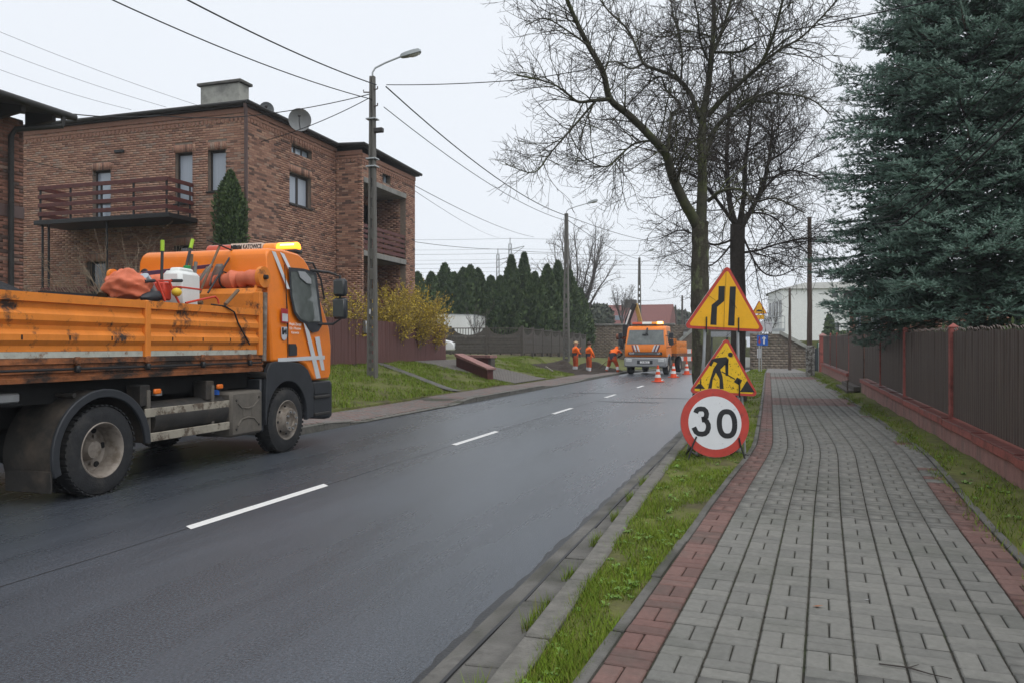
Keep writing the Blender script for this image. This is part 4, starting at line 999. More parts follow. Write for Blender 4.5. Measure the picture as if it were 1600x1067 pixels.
wf = [(455, 418), (478, 420), (498, 426), (504, 507), (497, 518), (489, 520), (482, 515), (479, 507), (468, 502), (460, 490), (455.5, 462)]
side_poly('window_frame', wf, 'plastic_black', cab, .005)
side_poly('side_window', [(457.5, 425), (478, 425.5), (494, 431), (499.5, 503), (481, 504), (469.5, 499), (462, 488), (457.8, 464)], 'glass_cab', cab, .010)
side_poly('wind_deflector', [(467, 424), (478, 425), (487, 436), (487, 444), (480, 443), (470, 434)], 'dish_grey', cab, .03, .01)
st = lambda pts: side_poly('reflective_stripe', pts, 'reflective', cab, .0035, .004)
st([(434, 392), (440, 394), (449, 424), (447, 415), (455, 452), (452, 452)][:2] + [(455, 452), (451, 452)])
st([(447, 394), (453, 397), (459, 421), (455, 421)])
st([(474, 503), (483, 518), (501, 590), (494, 591)]); st([(492, 527), (499, 526), (507, 578), (502, 578)])
side_poly('reflective_stripe', [(434, 559), (507, 555), (507, 561), (434, 565)], 'reflective', cab, .0055, .003)
side_poly('door_seam', [(448.3, 414), (449.3, 414), (450.6, 500), (450, 566), (449, 566), (449.4, 500)], 'chassis', cab, .0025, .002)
side_poly('door_handle', [(451.5, 537), (461, 537), (463, 542), (463, 555), (451, 556)], 'plastic_black', cab, .014, .02)
side_poly('info_label', [(440, 482), (450.5, 483), (450.5, 505), (439.5, 504)], 'label_red', cab, .003, .003, both=False)
side_poly('info_label', [(441, 490), (449.7, 491), (449.7, 503), (441, 502)], 'label_pale', cab, .0045, .002, both=False)
sh = side_poly('emblem', [(439.5, 511), (448.5, 511), (448.5, 525), (447, 530), (444, 532), (441, 530), (439.5, 525)], 'label_pale', cab, .003, .003, both=False)
side_poly('emblem_mark', [(440.3, 512), (443, 512), (443, 518), (445.5, 513), (446, 517), (447.8, 513), (447.6, 523), (445.8, 523), (445, 519), (443.5, 523), (440.5, 523)], 'ink', sh, .005, .002, both=False)
for k, (tx, pyy) in enumerate((('Miejski Zarząd', 507), ('Ulic i Mostów', 513.5), ('Katowice', 520))):
    y, z = T(461, pyy, .03); text('lettering', tx, .056, 'ink_white', cab, (sx_at(z, .003), y, z), (R(90), 0, R(90)))
MB().prism([(4.27, 2.74), (4.29, 2.74), (4.77, 1.90), (4.75, 1.90)], 'x', -.98, .98).xform(lambda x, y, z: (x, y + .035, z)).build('windscreen', 'glass_dark', cab, smooth=False)
MB().cbox(-1.05, 1.05, 4.85, 4.885, 1.2, 1.6, .01).build('grille', 'plastic_black', cab, smooth=False)
MB().prism([(4.12, 2.93), (4.42, 2.84), (4.44, 2.80), (4.2, 2.85)], 'x', -1.0, 1.0).build('sun_visor', 'plastic_black', cab, smooth=False)
# rear wall details: window and pressed panels
for s in (-1, 1): MB().cbox(min(s*.42, s*.95), max(s*.42, s*.95), 3.108, 3.135, 2.14, 2.62, .02).build('pressed_panel', 'truck_orange', cab, smooth=False)
MB().cbox(-.72, .72, 3.112, 3.14, 2.36, 2.58, .03).build('rear_window', 'glass_dark', cab)
MB().lathe([(0, .07), (-.02, .06), (-.021, .001)], (-1.0, 3.13, 2.64), 'y', 16).build('vent', 'plastic_black', cab)
# front wheel arch, steps, bumper
for s in (1, -1):
    k = lambda a, b: (min(s*a, s*b), max(s*a, s*b))
    ar = [(3.53 + .545 * math.cos(R(t)), .50 + .545 * math.sin(R(t))) for t in range(-8, 190, 12)]
    outer = [(4.26, .46), (4.27, .85), (4.24, 1.0), (4.12, 1.18), (3.92, 1.29), (3.55, 1.33), (3.2, 1.335), (3.05, 1.31), (3.0, 1.22), (2.97, .95), (2.96, .6), (2.97, .44)]
    def resamp(p, n):
        d = [0]; [d.append(d[-1] + math.dist(p[i], p[i+1])) for i in range(len(p) - 1)]
        return [(float(np.interp(t, d, [q[0] for q in p])), float(np.interp(t, d, [q[1] for q in p]))) for t in np.linspace(0, d[-1], n)]
    MB().sweep(resamp(outer, 22), resamp(ar, 22), 'x', s * 1.12, s * 1.185).build('wheel_arch', 'plastic_black', tr, bevel=.012)
    MB().sweep([(3.53 + .60 * math.cos(R(t)), .50 + .60 * math.sin(R(t))) for t in range(-4, 190, 12)], [(3.53 + .565 * math.cos(R(t)), .50 + .565 * math.sin(R(t))) for t in range(-4, 190, 12)], 'x', s * .72, s * 1.118).build('arch_liner', 'plastic_black', tr)
    x0, x1 = k(.78, 1.17)
    st_ = MB().prism([(4.3, .42), (4.74, .42), (4.82, .55), (4.84, 1.0), (4.3, 1.0)], 'x', x0, x1).build('step_box', 'plastic_black', tr, bevel=.02)
    for zz in (.46, .73):
        a0, a1 = k(1.02, 1.205); MB().cbox(a0, a1, 4.29, 4.76, zz, zz + .05, .01).build('step', 'mud_black', st_, smooth=False)
    MB().cbox(min(s*1.17, s*1.186), max(s*1.17, s*1.186), 4.30, 4.74, .80, .99, .006).build('step_cover', 'plastic_black', st_)
MB().cbox(-1.16, 1.16, 4.66, 4.93, .38, 1.0, .05).build('bumper', 'plastic_black', tr)
for s in (-1, 1): MB().cbox(s*.95 - .16, s*.95 + .16, 4.92, 4.945, .68, .86, .01).build('headlight', 'headlight', tr)
# mirrors
def mirror(s):
    arm = MB().tube([(s*1.10, 4.30, 2.74), (s*1.30, 4.55, 2.72), (s*1.46, 4.60, 2.66), (s*1.47, 4.60, 1.98), (s*1.36, 4.56, 1.90), (s*1.16, 4.44, 1.90)], .02, 8).build('mirror_arm', 'black_iron', tr)
    for (z0, z1, w) in ((2.34, 2.62, .105), (1.98, 2.31, .115)):
        m = MB().cbox(s*1.47 - w, s*1.47 + w, 4.53, 4.66, z0, z1, .035).build('mirror', 'plastic_black', arm)
        MB().cbox(s*1.47 - w + .02, s*1.47 + w - .02, 4.522, 4.534, z0 + .03, z1 - .03, .004).build('mirror_glass', 'glass_dark', m)
mirror(1); mirror(-1)
MB().tube([(1.02, 4.22, 2.86), (1.08, 4.42, 2.86), (1.12, 4.60, 2.62), (1.14, 4.68, 2.30)], .016, 6).build('grab_rail', 'plastic_black', tr)
MB().cbox(-.42, -.12, 3.6, 4.1, 1.5, 2.35, .05).build('seat', 'chassis', cab); MB().tube([(-.55, 4.35, 1.9), (-.55, 4.42, 1.9)], .2, 16).build('steering_wheel', 'chassis', cab)
# beacon bar
bb = MB().cbox(-.72, .95, 4.14, 4.34, 3.0, 3.06, .015).build('beacon_bar', 'plastic_black', tr)
for s in (-1, 1): MB().cbox(s*.55 - .05, s*.55 + .05, 4.17, 4.3, 2.88, 2.985, .01).build('bar_bracket', 'black_iron', bb)
def lens(x0, x1, mt, nm='beacon_lens'):
    return MB().prism(arc(4.24, 3.065, .10, 0, 180, 10, .115), 'x', x0, x1).build(nm, mt, bb, bevel=.02)
lens(-.70, -.225, 'beacon_red'); lens(.34, .58, 'amber'); lens(.58, .93, 'amber_lit')
MB().prism(arc(4.24, 3.095, .106, 20, 160, 8, .07), 'x', .66, .90).build('beacon_flash', 'amber_core', bb)
cp_ = MB().prism([(4.142, 3.062), (4.34, 3.062), (4.34, 3.178), (4.142, 3.178)], 'x', -.22, .335).build('name_panel', 'panel_white', bb, smooth=False)
text('lettering', 'MZUiM KATOWICE', .098, 'ink', cp_, (.057, 4.139, 3.118), (R(90), 0, 0), bold=.0022, sx=.66)
# rear mudguard with flap
for s in (1, -1):
    ro, ri = .66, .625
    o_ = [(ro * math.cos(R(t)), .47 + (ro - .03) * math.sin(R(t))) for t in range(0, 200, 9)]; i_ = [(ri * math.cos(R(t)), .47 + (ri - .03) * math.sin(R(t))) for t in range(0, 200, 9)]
    mg = MB().sweep(o_, i_, 'x', s * .58, s * 1.19).build('mudguard', 'mud_black', tr)
    lip_o = [(.672 * math.cos(R(t)), .47 + .642 * math.sin(R(t))) for t in range(0, 200, 9)]; lip_i = [(.585 * math.cos(R(t)), .47 + .555 * math.sin(R(t))) for t in range(0, 200, 9)]
    MB().sweep(lip_o, lip_i, 'x', s * 1.165, s * 1.205).build('mudguard_lip', 'plastic_black', mg, bevel=.01)
    MB().tube([(s*.5, -.32, 1.06), (s*1.12, -.32, 1.06)], .025, 8).build('mudguard_stay', 'mud_black', mg)
    MB().cbox(min(s*.60, s*1.17), max(s*.60, s*1.17), -.655, -.635, .13, .34, .005).build('mud_flap', 'mud_black', tr, smooth=False)
# side guards, battery box, tanks
for s in (1, -1):
    for (z0, z1) in ((.755, .855), (.475, .575)):
        MB().cbox(min(s*1.165, s*1.19), max(s*1.165, s*1.19), .60, 2.13, z0, z1, .006).build('side_guard', 'rail_alu', tr, smooth=False)
    for yy in (.66, 1.80):
        pp = MB().cbox(min(s*1.10, s*1.163), max(s*1.10, s*1.163), yy, yy + .055, .45, 1.06, .006).build('guard_post', 'dusty_grey', tr, smooth=False)
        MB().cbox(min(s*.95, s*1.15), max(s*.95, s*1.15), yy - .09, yy + .06, .88, 1.12, .01).build('guard_bracket', 'mud_black', tr, smooth=False)
        MB().cbox(min(s*1.15, s*1.19), max(s*1.15, s*1.19), yy + .09, yy + .2, 1.01, 1.07, .012).build('marker_lamp', 'lamp_orange', tr)
    bxx = MB().cbox(min(s*.6, s*1.19), max(s*.6, s*1.19), 2.16, 2.88, .36, .955, .035).build('battery_box', 'dusty_grey', tr)
    r = .012
    for pts in ([(2.30, .80), (2.38, .74), (2.52, .72), (2.66, .74), (2.76, .82)], [(2.30, .50), (2.38, .58), (2.52, .60), (2.66, .58), (2.76, .50)], [(2.42, .62), (2.42, .74)], [(2.62, .62), (2.62, .74)]):
        MB().tube([(s*1.191, y, z) for y, z in pts], r, 6).build('pressed_rib', 'dusty_grey', bxx)
    for y, z in ((2.27, .84), (2.78, .86), (2.27, .46), (2.78, .48)): MB().lathe([(0, .018), (s*.012, .014), (s*.0125, .001)], (s*1.19, y, z), 'x', 8).build('bolt', 'mud_black', bxx)
MB().tube([(1.0, .75, .72), (1.0, 2.1, .72)], .2, 16).build('air_tank', 'mud_black', tr)
MB().lathe([(0, .06), (.05, .06), (.06, .04), (.061, .001)], (1.0, 1.0, .98), 'z', 12).build('filler_cap', 'steel_grey', tr); MB().lathe([(0, .05), (.05, .05), (.06, .03), (.061, .001)], (1.05, 2.02, .93), 'z', 12).build('blue_cap', 'sign_blue', tr)
MB().tube([(.9, 2.95, 1.16), (1.17, 3.02, 1.14)], .05, 12).build('air_intake', 'mud_black', tr)
MB().cbox(.55, 1.12, 2.93, 3.02, .35, 1.1, .02).build('front_mud_flap', 'plastic_black', tr)
MB().cbox(.75, 1.12, -1.62, -.95, 1.03, 1.12, .015).build('tool_tray', 'steel_grey', tr)
mb = MB(); pts = [tl(330, 476, .04), tl(352, 479, -.015), tl(366, 488, -.03), tl(372, 505, -.02), tl(381, 522, -.02), tl(390, 538, -.02)]
mb.tube(pts, .011, 6); mb.build('hanging_cable', 'cable', tr)
# ---- the load in the bed (each thing stands on its own)
def cargo(o, label, cat, group=None): return tag(o, label, cat, group)
mb = MB(); n = 22                                                # dark heap of planings
for j in range(n):
    for i in range(n):
        x = -1.1 + 2.2 * i / (n-1); y = -1.93 + 2.35 * j / (n-1)
        e = min(1, 5 * min(i, n-1-i, j, n-1-j) / (n-1))
        z = 1.75 + e * (.22 + .46 * math.exp(-((y + .95)**2) / .55 - (x + .3)**2 / .9) + .05 * fbm(x*5, y*5) + .03 * random.random())
        mb.v.append(tw((x, y, z)))
for j in range(n-1):
    for i in range(n-1): o = j*n + i; mb.f.append((o, o+1, o+n+1, o+n)); mb.m.append(0)
cargo(mb.build('planings_heap', 'gravel', smooth=False), 'heap of black road planings at the rear of the truck bed', 'heap')
mb = MB().cbox(-1.1, 1.1, .35, 2.75, 1.445, 1.88, .02); mb.xform(lambda x, y, z: tw((x, y, z)))
cargo(mb.build('plank_stack', 'dark_concrete', smooth=False), 'dark planks laid across the front half of the truck bed', 'planks')
def crumple(c, s, amp, seed, n=40):
    g = np.random.default_rng(seed); N = g.normal(0, 1, (46, 3)); N /= np.linalg.norm(N, axis=1, keepdims=True); Hh = g.uniform(.72, 1.02, 46)
    mb = MB(); pr = [(-math.cos(math.pi*i/n), max(1e-3, math.sin(math.pi*i/n))) for i in range(n+1)]; mb.lathe(pr, (0, 0, 0), 'z', 56)
    F2 = g.normal(0, 1, (7, 3)) * 3.2; ph = g.random(7) * 6.28
    def f(x, y, z):
        d = np.array([x, y, z]); d = d / (np.linalg.norm(d) + 1e-9); dn = N @ d; m = dn > .05
        k = min(1.15, float((Hh[m] / dn[m]).min())); k -= amp * float(np.mean(np.abs(np.sin(F2 @ d + ph)) ** .6)) - amp * .6
        return tw((c[0] + d[0]*s[0]*k, c[1] + d[1]*s[1]*k, c[2] + max(d[2], -.6)*s[2]*k))
    return mb.xform(f)
c_ = tl(199, 446, .45); cargo(crumple((c_[0], c_[1], c_[2] - .02), (.30, .33, .26), .5, 3).build('tarp_bundle', 'tarp', ang=60), 'crumpled bundle of faded orange tarpaulin on the truck load', 'tarpaulin')
c_ = tl(176, 431, .6); mb = MB().lathe([(-.02, .001), (-.02, .075), (.02, .075), (.02, .001)], (0, 0, 0), 'x', 18); mb.xform(lambda x, y, z: tw((c_[0] + x, c_[1] + y, c_[2] + z)))
cargo(mb.build('orange_float', 'bed_orange'), 'small round orange disc behind the crumpled tarpaulin', 'disc')
c_ = tl(284, 450, .38); jc = thing('jerrycan', 'white plastic jerrycan with green cap and tap on the truck load', 'jerrycan', tw((c_[0], c_[1], c_[2] - .27)), TA + .12)
MB().cbox(-.13, .13, -.235, .235, 0, .47, .045).build('body', 'jerry_white', jc)
MB().prism([(-.18, .465), (.18, .465), (.14, .515), (-.14, .515)], 'x', -.07, .07).build('shoulder', 'jerry_white', jc, bevel=.02)
MB().lathe([(0, .045), (.05, .045), (.055, .04), (.056, .001)], (0, .12, .505), 'z', 14).build('cap', 'green_cap', jc)
MB().lathe([(0, .03), (.05, .028), (.051, .001)], (.13, .17, .09), 'x', 10).build('tap', 'tool_wood', jc)
MB().cbox(-.134, .134, -.239, .239, .25, .27, .002).build('strap', 'tool_red', jc)
tf = thing('disc_cutter_trolley', 'red tubular tool frame with black grip and yellow cap before the jerrycan', 'trolley', T0, TA)
Q = lambda px, py, o: tl(px, py, o)
MB().tube([Q(242, 438, .22), Q(246, 440, .2), Q(258, 471, .16)], .014, 8).build('frame_tube', 'tool_red', tf); MB().tube([Q(264, 438, .22), Q(270, 455, .2), Q(280, 474, .16)], .014, 8).build('frame_tube', 'tool_red', tf)
MB().tube([Q(240, 439, .22), Q(268, 439, .22)], .012, 8).build('frame_tube', 'tool_red', tf); MB().tube([Q(268, 439, .22), Q(284, 439, .22)], .02, 8).build('grip', 'plastic_black', tf); MB().tube([Q(226, 440, .22), Q(241, 439, .22)], .02, 8).build('grip', 'plastic_black', tf)
MB().tube([Q(290, 474, .15), Q(316, 468, .13), Q(336, 464, .13), Q(340, 468, .13), Q(342, 475, .12)], .013, 8).build('base_tube', 'tool_red', tf)
c_ = Q(276, 457, .17); MB().ball(c_, .06, 12, (1, 1.1, .9)).build('yellow_cap', 'tool_yellow', tf)
MB().cbox(c_[0] - .3, c_[0] - .08, c_[1] - .12, c_[1] + .02, c_[2] - .1, c_[2] + .12, .02).build('motor', 'tool_red', tf)
c_ = Q(231, 452, .36); mb = MB().lathe([(-.17, .001), (-.17, .085), (-.1, .09), (.1, .09), (.17, .085), (.17, .001)], (0, 0, 0), 'z', 18); mr_ = Matrix.Rotation(R(38), 3, 'X')
mb.xform(lambda x, y, z: tw(tuple(Vector(c_) + mr_ @ Vector((x, y, z))))); cargo(mb.build('metal_canister', 'sheet_metal'), 'shiny ribbed metal canister leaning against the orange tarpaulin', 'canister')
c_ = Q(238, 464, .24); mb = MB().ball((0, 0, 0), .1, 12, (.8, 1.9, .7)); mb.xform(lambda x, y, z: tw((c_[0] + x, c_[1] + y, c_[2] + z + .02*math.sin(9*y)))); cargo(mb.build('rubber_boot', 'plastic_black'), 'black rubber boot lying at the edge of the truck bed', 'boot')
def bar(name, label, cat, p, q, r, mt, tip=None, tipm=None, extra=None):
    t = thing(name, label, cat, T0, TA); MB().tube([p, q], r, 8).build('shaft', mt, t)
    if tip: d = Vector(q) - Vector(p); MB().tube([tuple(Vector(q) - d.normalized() * tip), q], r * 1.35, 8).build('grip', tipm, t)
    if extra: extra(t)
    return t
bar('crowbar', 'upright dark bar with lime green grip, left of the jerrycan', 'tool handle', Q(252, 458, .55), Q(254, 376, .6), .018, 'plastic_black', .14, 'lime_grip')
bar('crowbar', 'slanting dark bar with lime green grip, right behind the jerrycan', 'tool handle', Q(289, 425, .55), Q(301, 375, .6), .018, 'plastic_black', .14, 'lime_grip')
def blade(c, a, b, nrm, mt):
    c, a, b, nrm = map(Vector, (c, a, b, nrm)); 
    def f(t):
        mb = MB(); n = 7
        for j in range(n):
            for i in range(n):
                u_, v_ = i / (n-1) * 2 - 1, j / (n-1) * 2 - 1; w = 1 - .45 * max(0, v_) ** 2
                mb.v.append(tuple(c + a * u_ * w + b * v_ + nrm * (.05 * u_ * u_)))
        for j in range(n-1):
            for i in range(n-1): o = j*n + i; mb.f.append((o, o+1, o+n+1, o+n)); mb.m.append(0)
        ob = mb.build('blade', mt, t); so = ob.modifiers.new('s', 'SOLIDIFY'); so.thickness = .006
    return f
bar('shovel', 'wooden-handled shovel with worn grey blade leaning against the cab', 'shovel', Q(312, 458, .75), Q(344, 383, .8), .017, 'tool_wood', extra=blade(Q(335, 430, .85), (0, .13, .02), (0, .06, .16), (.9, 0, 0), 'tool_steel'))
bar('broom', 'long black broom standing bristles up in front of the cab', 'broom', Q(325, 458, .7), Q(366, 391, .75), .014, 'plastic_black',
    extra=lambda t: (MB().tube([Q(324, 376, .8), Q(345, 384, .78), Q(372, 396, .72)], .012, 6).build('broom_head', 'black_iron', t), MB().cbox(*[v for i, c in enumerate(Q(370, 390, .74)) for v in (c - .05, c + .05)], .01).build('broom_socket', 'black_iron', t)))
bar('hand_tool', 'short thick wooden handle poking up behind the jerrycan', 'tool handle', Q(296, 440, .6), Q(299, 398, .62), .026, 'tool_wood')
bar('hand_tool', 'dark wooden handle stub right of the green-tipped bar', 'tool handle', Q(303, 440, .62), Q(306, 410, .64), .024, 'tool_steel')
bar('wooden_stake', 'dark stake lying diagonally on the headboard ledge', 'stake', Q(352, 476, .12), Q(372, 454, .2), .024, 'tool_wood')
def sh2(t): pass
sb = bar('flat_spade', 'flat grey spade blade leaning beside the shovel', 'spade', Q(310, 440, .62), Q(324, 418, .66), .016, 'tool_wood', extra=blade(Q(318, 428, .6), (0, .05, .03), (0, .13, .13), (.5, 0, 0), 'tool_steel'))
mb = MB().cbox(-.02, .02, -.7, .7, -.03, .03, .006); a_, b_ = Vector(Q(225, 428, .8)), Vector(Q(330, 416, 1.0)); dd = (b_ - a_)
mb = MB().tube([tuple(a_), tuple(b_)], .035, 4); mb.xform(lambda x, y, z: tw((x, y, z))); cargo(mb.build('dark_plank', 'stripe_purple'), 'long dark red plank lying behind the jerrycan on the load', 'plank')
mb = MB().tube([tw(Q(62, 458, .7)), tw(Q(165, 464, .7))], .03, 4); cargo(mb.build('black_beam', 'plastic_black'), 'straight black beam lying along the load beside the tarpaulin', 'beam')
mb = MB().tube([tw(Q(160, 462, .6)), tw(Q(166, 448, .62))], .06, 5); cargo(mb.build('wood_block', 'tool_wood'), 'short weathered wood block left of the orange tarpaulin', 'wood block')
# ================================================================== fences
# right: red plinth with dark slats, in two runs with a gate between
FX0, FX1 = 2.38, 2.56                                               # plinth line at the near and the far end
def fx(y): return float(np.interp(y, [8, 12, 16, 25.3, 45], [2.36, 2.43, 2.48, 2.57, 2.6]))
fr = thing('slat_fence', 'dark brown slat fence with red posts on a red capped plinth, near run', 'fence')
fr2 = thing('slat_fence', 'dark brown slat fence with red corner pillar, run beyond the gate', 'fence')
slat_me = None
def yfor(px): 
    y = 15.
    for _ in range(20): y = Yx(px, fx(y) + .08).y
    return y
def capz(y): return float(np.interp(y, [3, 9, 25, 45], [.42, .465, .58, .62]))
def run(root, y0, y1, posts, top_near, top_far, seg=2.0):
    global slat_me
    y = y0
    while y < y1 - .05:
        yb = min(y + seg, y1); ym = (y + yb) / 2; x = fx(ym); sl = math.atan2(fx(yb) - fx(y), yb - y); L = (yb - y); zc = capz(ym) - .1
        o = MB().cbox(0, .24, -L/2 + .004, L/2 - .004, -.15, zc - .12, .01).build('plinth', 'plinth_red', root, smooth=False); o.location = (x, ym, .1); o.rotation_euler = (0, 0, -sl)
        o = MB().cbox(-.045, .29, -L/2 + .003, L/2 - .003, zc - .12, zc - .015, .012).build('plinth_cap', 'red_paint', root, smooth=False); o.location = (x, ym, .1); o.rotation_euler = (0, 0, -sl)
        nt = int(L / .25)
        for k in range(nt):
            yy = -L/2 + (k + .5) * L / nt
            t = MB().cbox(-.05, .295, yy - .5*L/nt + .003, yy + .5*L/nt - .003, zc - .0145, zc, .004).build('cap_tile', 'tile_red', root, smooth=False); t.location = (x, ym, .1); t.rotation_euler = (0, 0, -sl)
        y = yb
    for py_, w in posts:
        o = MB().cbox(-w/2, w/2, -w/2, w/2, .0, 1.68 + .01 * (py_ - 8), .008).build('post', 'red_paint', root, smooth=False); o.location = (fx(py_) + .10, py_, .1)
        hp_ = 1.68 + .01 * (py_ - 8); MB().add([(-w*.62, -w*.62, hp_), (w*.62, -w*.62, hp_), (w*.62, w*.62, hp_), (-w*.62, w*.62, hp_), (0, 0, hp_ + .06)], [(0, 3, 2, 1), (0, 1, 4), (1, 2, 4), (2, 3, 4), (3, 0, 4)]).build('post_cap', 'red_paint', o, smooth=False)
    pitch = .115; y = y0 + .06
    while y < y1:
        if all(abs(y - p) > .09 for p, _ in posts):
            t = float(np.interp(y, [y0, y1], [top_near, top_far])) + .012 * math.sin(y * 9)
            if slat_me is None:
                mb = MB().prism([(-.012, -.052), (.002, -.052), (.012, -.026), (.012, .026), (.002, .052), (-.012, .052)], 'z', 0, .95)
                mb.add([(-.012, -.052, .95), (.012, 0, .99), (-.012, .052, .95), (-.012, 0, .985)], [(0, 1, 3), (1, 2, 3)])
                o = mb.build('slat', 'slat_brown', root, smooth=False); slat_me = o.data
            else: o = new_inst('slat', slat_me, root, (0, 0, 0))
            zb = capz(y) + .03; o.location = (fx(y) + .10, y, zb); o.scale = (1, 1, (t - zb) / .985); o.rotation_euler = (0, random.gauss(0, .004), R(180) + random.gauss(0, .008))
        y += pitch
    for zz in (.9, 1.5):
        mb = MB(); ys_ = np.arange(y0, y1 + .01, 1.5)
        mb.tube([(fx(v) + .14, v, zz) for v in ys_], .02, 4); mb.build('rail', 'slat_brown', root)
yg0, yg1 = yfor(1350), yfor(1328)
P_near = [(yfor(1487), .11), (yfor(1413), .09), (yfor(1375), .07), (6.4, .11)]
run(fr, 3.2, yg0, P_near, 1.70, 1.97)
P_far = [(yg1 + .1, .12), (yfor(1307), .07), (yfor(1297), .07)]
run(fr2, yg1, yfor(1286), P_far, 1.97, 2.08)
pe = yfor(1285); o = MB().cbox(-.17, .17, -.17, .17, 0, 2.0, .012).build('corner_pillar', 'red_paint', fr2, smooth=False); o.location = (fx(pe) + .1, pe + .17, .1)
MB().add([(-.23, -.23, 2.0), (.23, -.23, 2.0), (.23, .23, 2.0), (-.23, .23, 2.0), (0, 0, 2.16)], [(0, 3, 2, 1), (0, 1, 4), (1, 2, 4), (2, 3, 4), (3, 0, 4)]).build('pillar_cap', 'plinth_red', o, smooth=False)
gt = thing('slat_gate', 'tall brown slat gate between the two fence runs above small steps', 'gate')
y = yg0 + .04
while y < yg1 - .03:
    o = new_inst('slat', slat_me, gt, (fx(y) + .06, y, .28), (0, 0, R(180) + random.gauss(0, .02)), (1, 1, 1.70 / .985)); y += .112
for zz in (.5, 1.6): MB().tube([(fx(yg0) + .1, yg0, zz), (fx(yg1) + .1, yg1, zz)], .022, 4).build('rail', 'slat_brown', gt)
stp = thing('gate_steps', 'small weathered steps with low rail below the slat gate', 'steps')
for k in range(2): MB().cbox(2.18 + k * .2, 2.58, yg0 + .15, yg1 - .15, .08, .2 + k * .12, .01).build('tread', 'dark_concrete', stp, smooth=False)
MB().box(2.2, 2.24, yg0 + .3, yg0 + .36, .1, .5).build('rail_post', 'wood_pole', stp); MB().tube([(2.22, yg0 + .1, .5), (2.22, yg0 + .9, .46)], .03, 4).build('rail', 'wood_pole', stp)
# beyond: green mesh panel and dark railing
gm = thing('green_mesh_fence', 'green wire mesh fence panel beyond the red pillar', 'fence')
y0 = pe + .6
for k in range(3): MB().tube([(2.62, y0 + k * 1.6, .05), (2.62, y0 + k * 1.6, 1.75)], .03, 6).build('post', 'ink_white' if k == 1 else 'green_mesh', gm)
mb = MB()
for k in range(33): mb.tube([(2.62, y0 + k * .1, .2), (2.62, y0 + k * .1, 1.7)], .006, 3)
for k in range(9): mb.tube([(2.625, y0, .2 + k * .187), (2.625, y0 + 3.2, .2 + k * .187)], .006, 3)
stuff(mb.build('wire_mesh', 'green_mesh', gm))
df = thing('dark_railing', 'dark steel railing leading to the underpass', 'fence')
for k in range(60): MB().box(2.6, 2.63, 49 + k * .3, 49.12 + k * .3, zs(49 + k * .3) + .1, zs(49 + k * .3) + 1.55).build('bar', 'navy', df)
for zz in (.35, 1.4): MB().tube([(2.64, 49, zz), (2.64, 67, zz - .4)], .025, 4).build('rail', 'navy', df)
# left: maroon board fence in front of the brick house
lf = thing('maroon_board_fence', 'maroon vertical board fence in front of the brick house', 'fence')
bme = None
def lfx(y): return -13.3 - .03 * (y - 23)
yy = 15.4; k = 0; yend = Yx(695, -13.62).y
while yy < yend:
    z0 = lawn_z(lfx(yy), yy) + .03; ht = float(np.interp(yy, [15, 23.3, yend], [1.56, 1.5, 1.47]))
    gate = 23.9 < yy < 25.6
    if bme is None:
        o = MB().prism([(-.008, -.045), (.008, -.045), (.014, 0), (.008, .045), (-.008, .045)], 'z', 0, 1).build('board', 'fence_maroon', lf, smooth=False); bme = o.data
    else: o = new_inst('board', bme, lf, (0, 0, 0))
    o.location = (lfx(yy) + (.02 if gate else 0), yy, z0); o.scale = (1, 1, ht); o.rotation_euler = (0, random.gauss(0, .004), random.gauss(0, .02)); yy += .098
for yy in (15.3, 19.6, 23.8, 25.65, 29.4, yend - .1):
    MB().cbox(lfx(yy) - .10, lfx(yy) - .02, yy, yy + .08, .7, 2.42, .006).build('post', 'stripe_purple', lf, smooth=False)
for zz in (1.3, 2.1): MB().tube([(lfx(15.3) - .05, 15.3, zz), (lfx(yend) - .05, yend, zz)], .035, 4).build('rail', 'fence_maroon', lf)
mbx = thing('letter_box', 'small grey letter box on the maroon fence beside the lamp post', 'letter box')
p = Yx(570, lfx(25) + .05, 511); MB().cbox(p.x, p.x + .14, p.y - .16, p.y + .16, p.z - .22, p.z + .2, .015).build('box', 'steel_grey', mbx); MB().cbox(p.x + .14, p.x + .15, p.y - .11, p.y + .11, p.z + .08, p.z + .12, .003).build('flap', 'frame_dark', mbx)
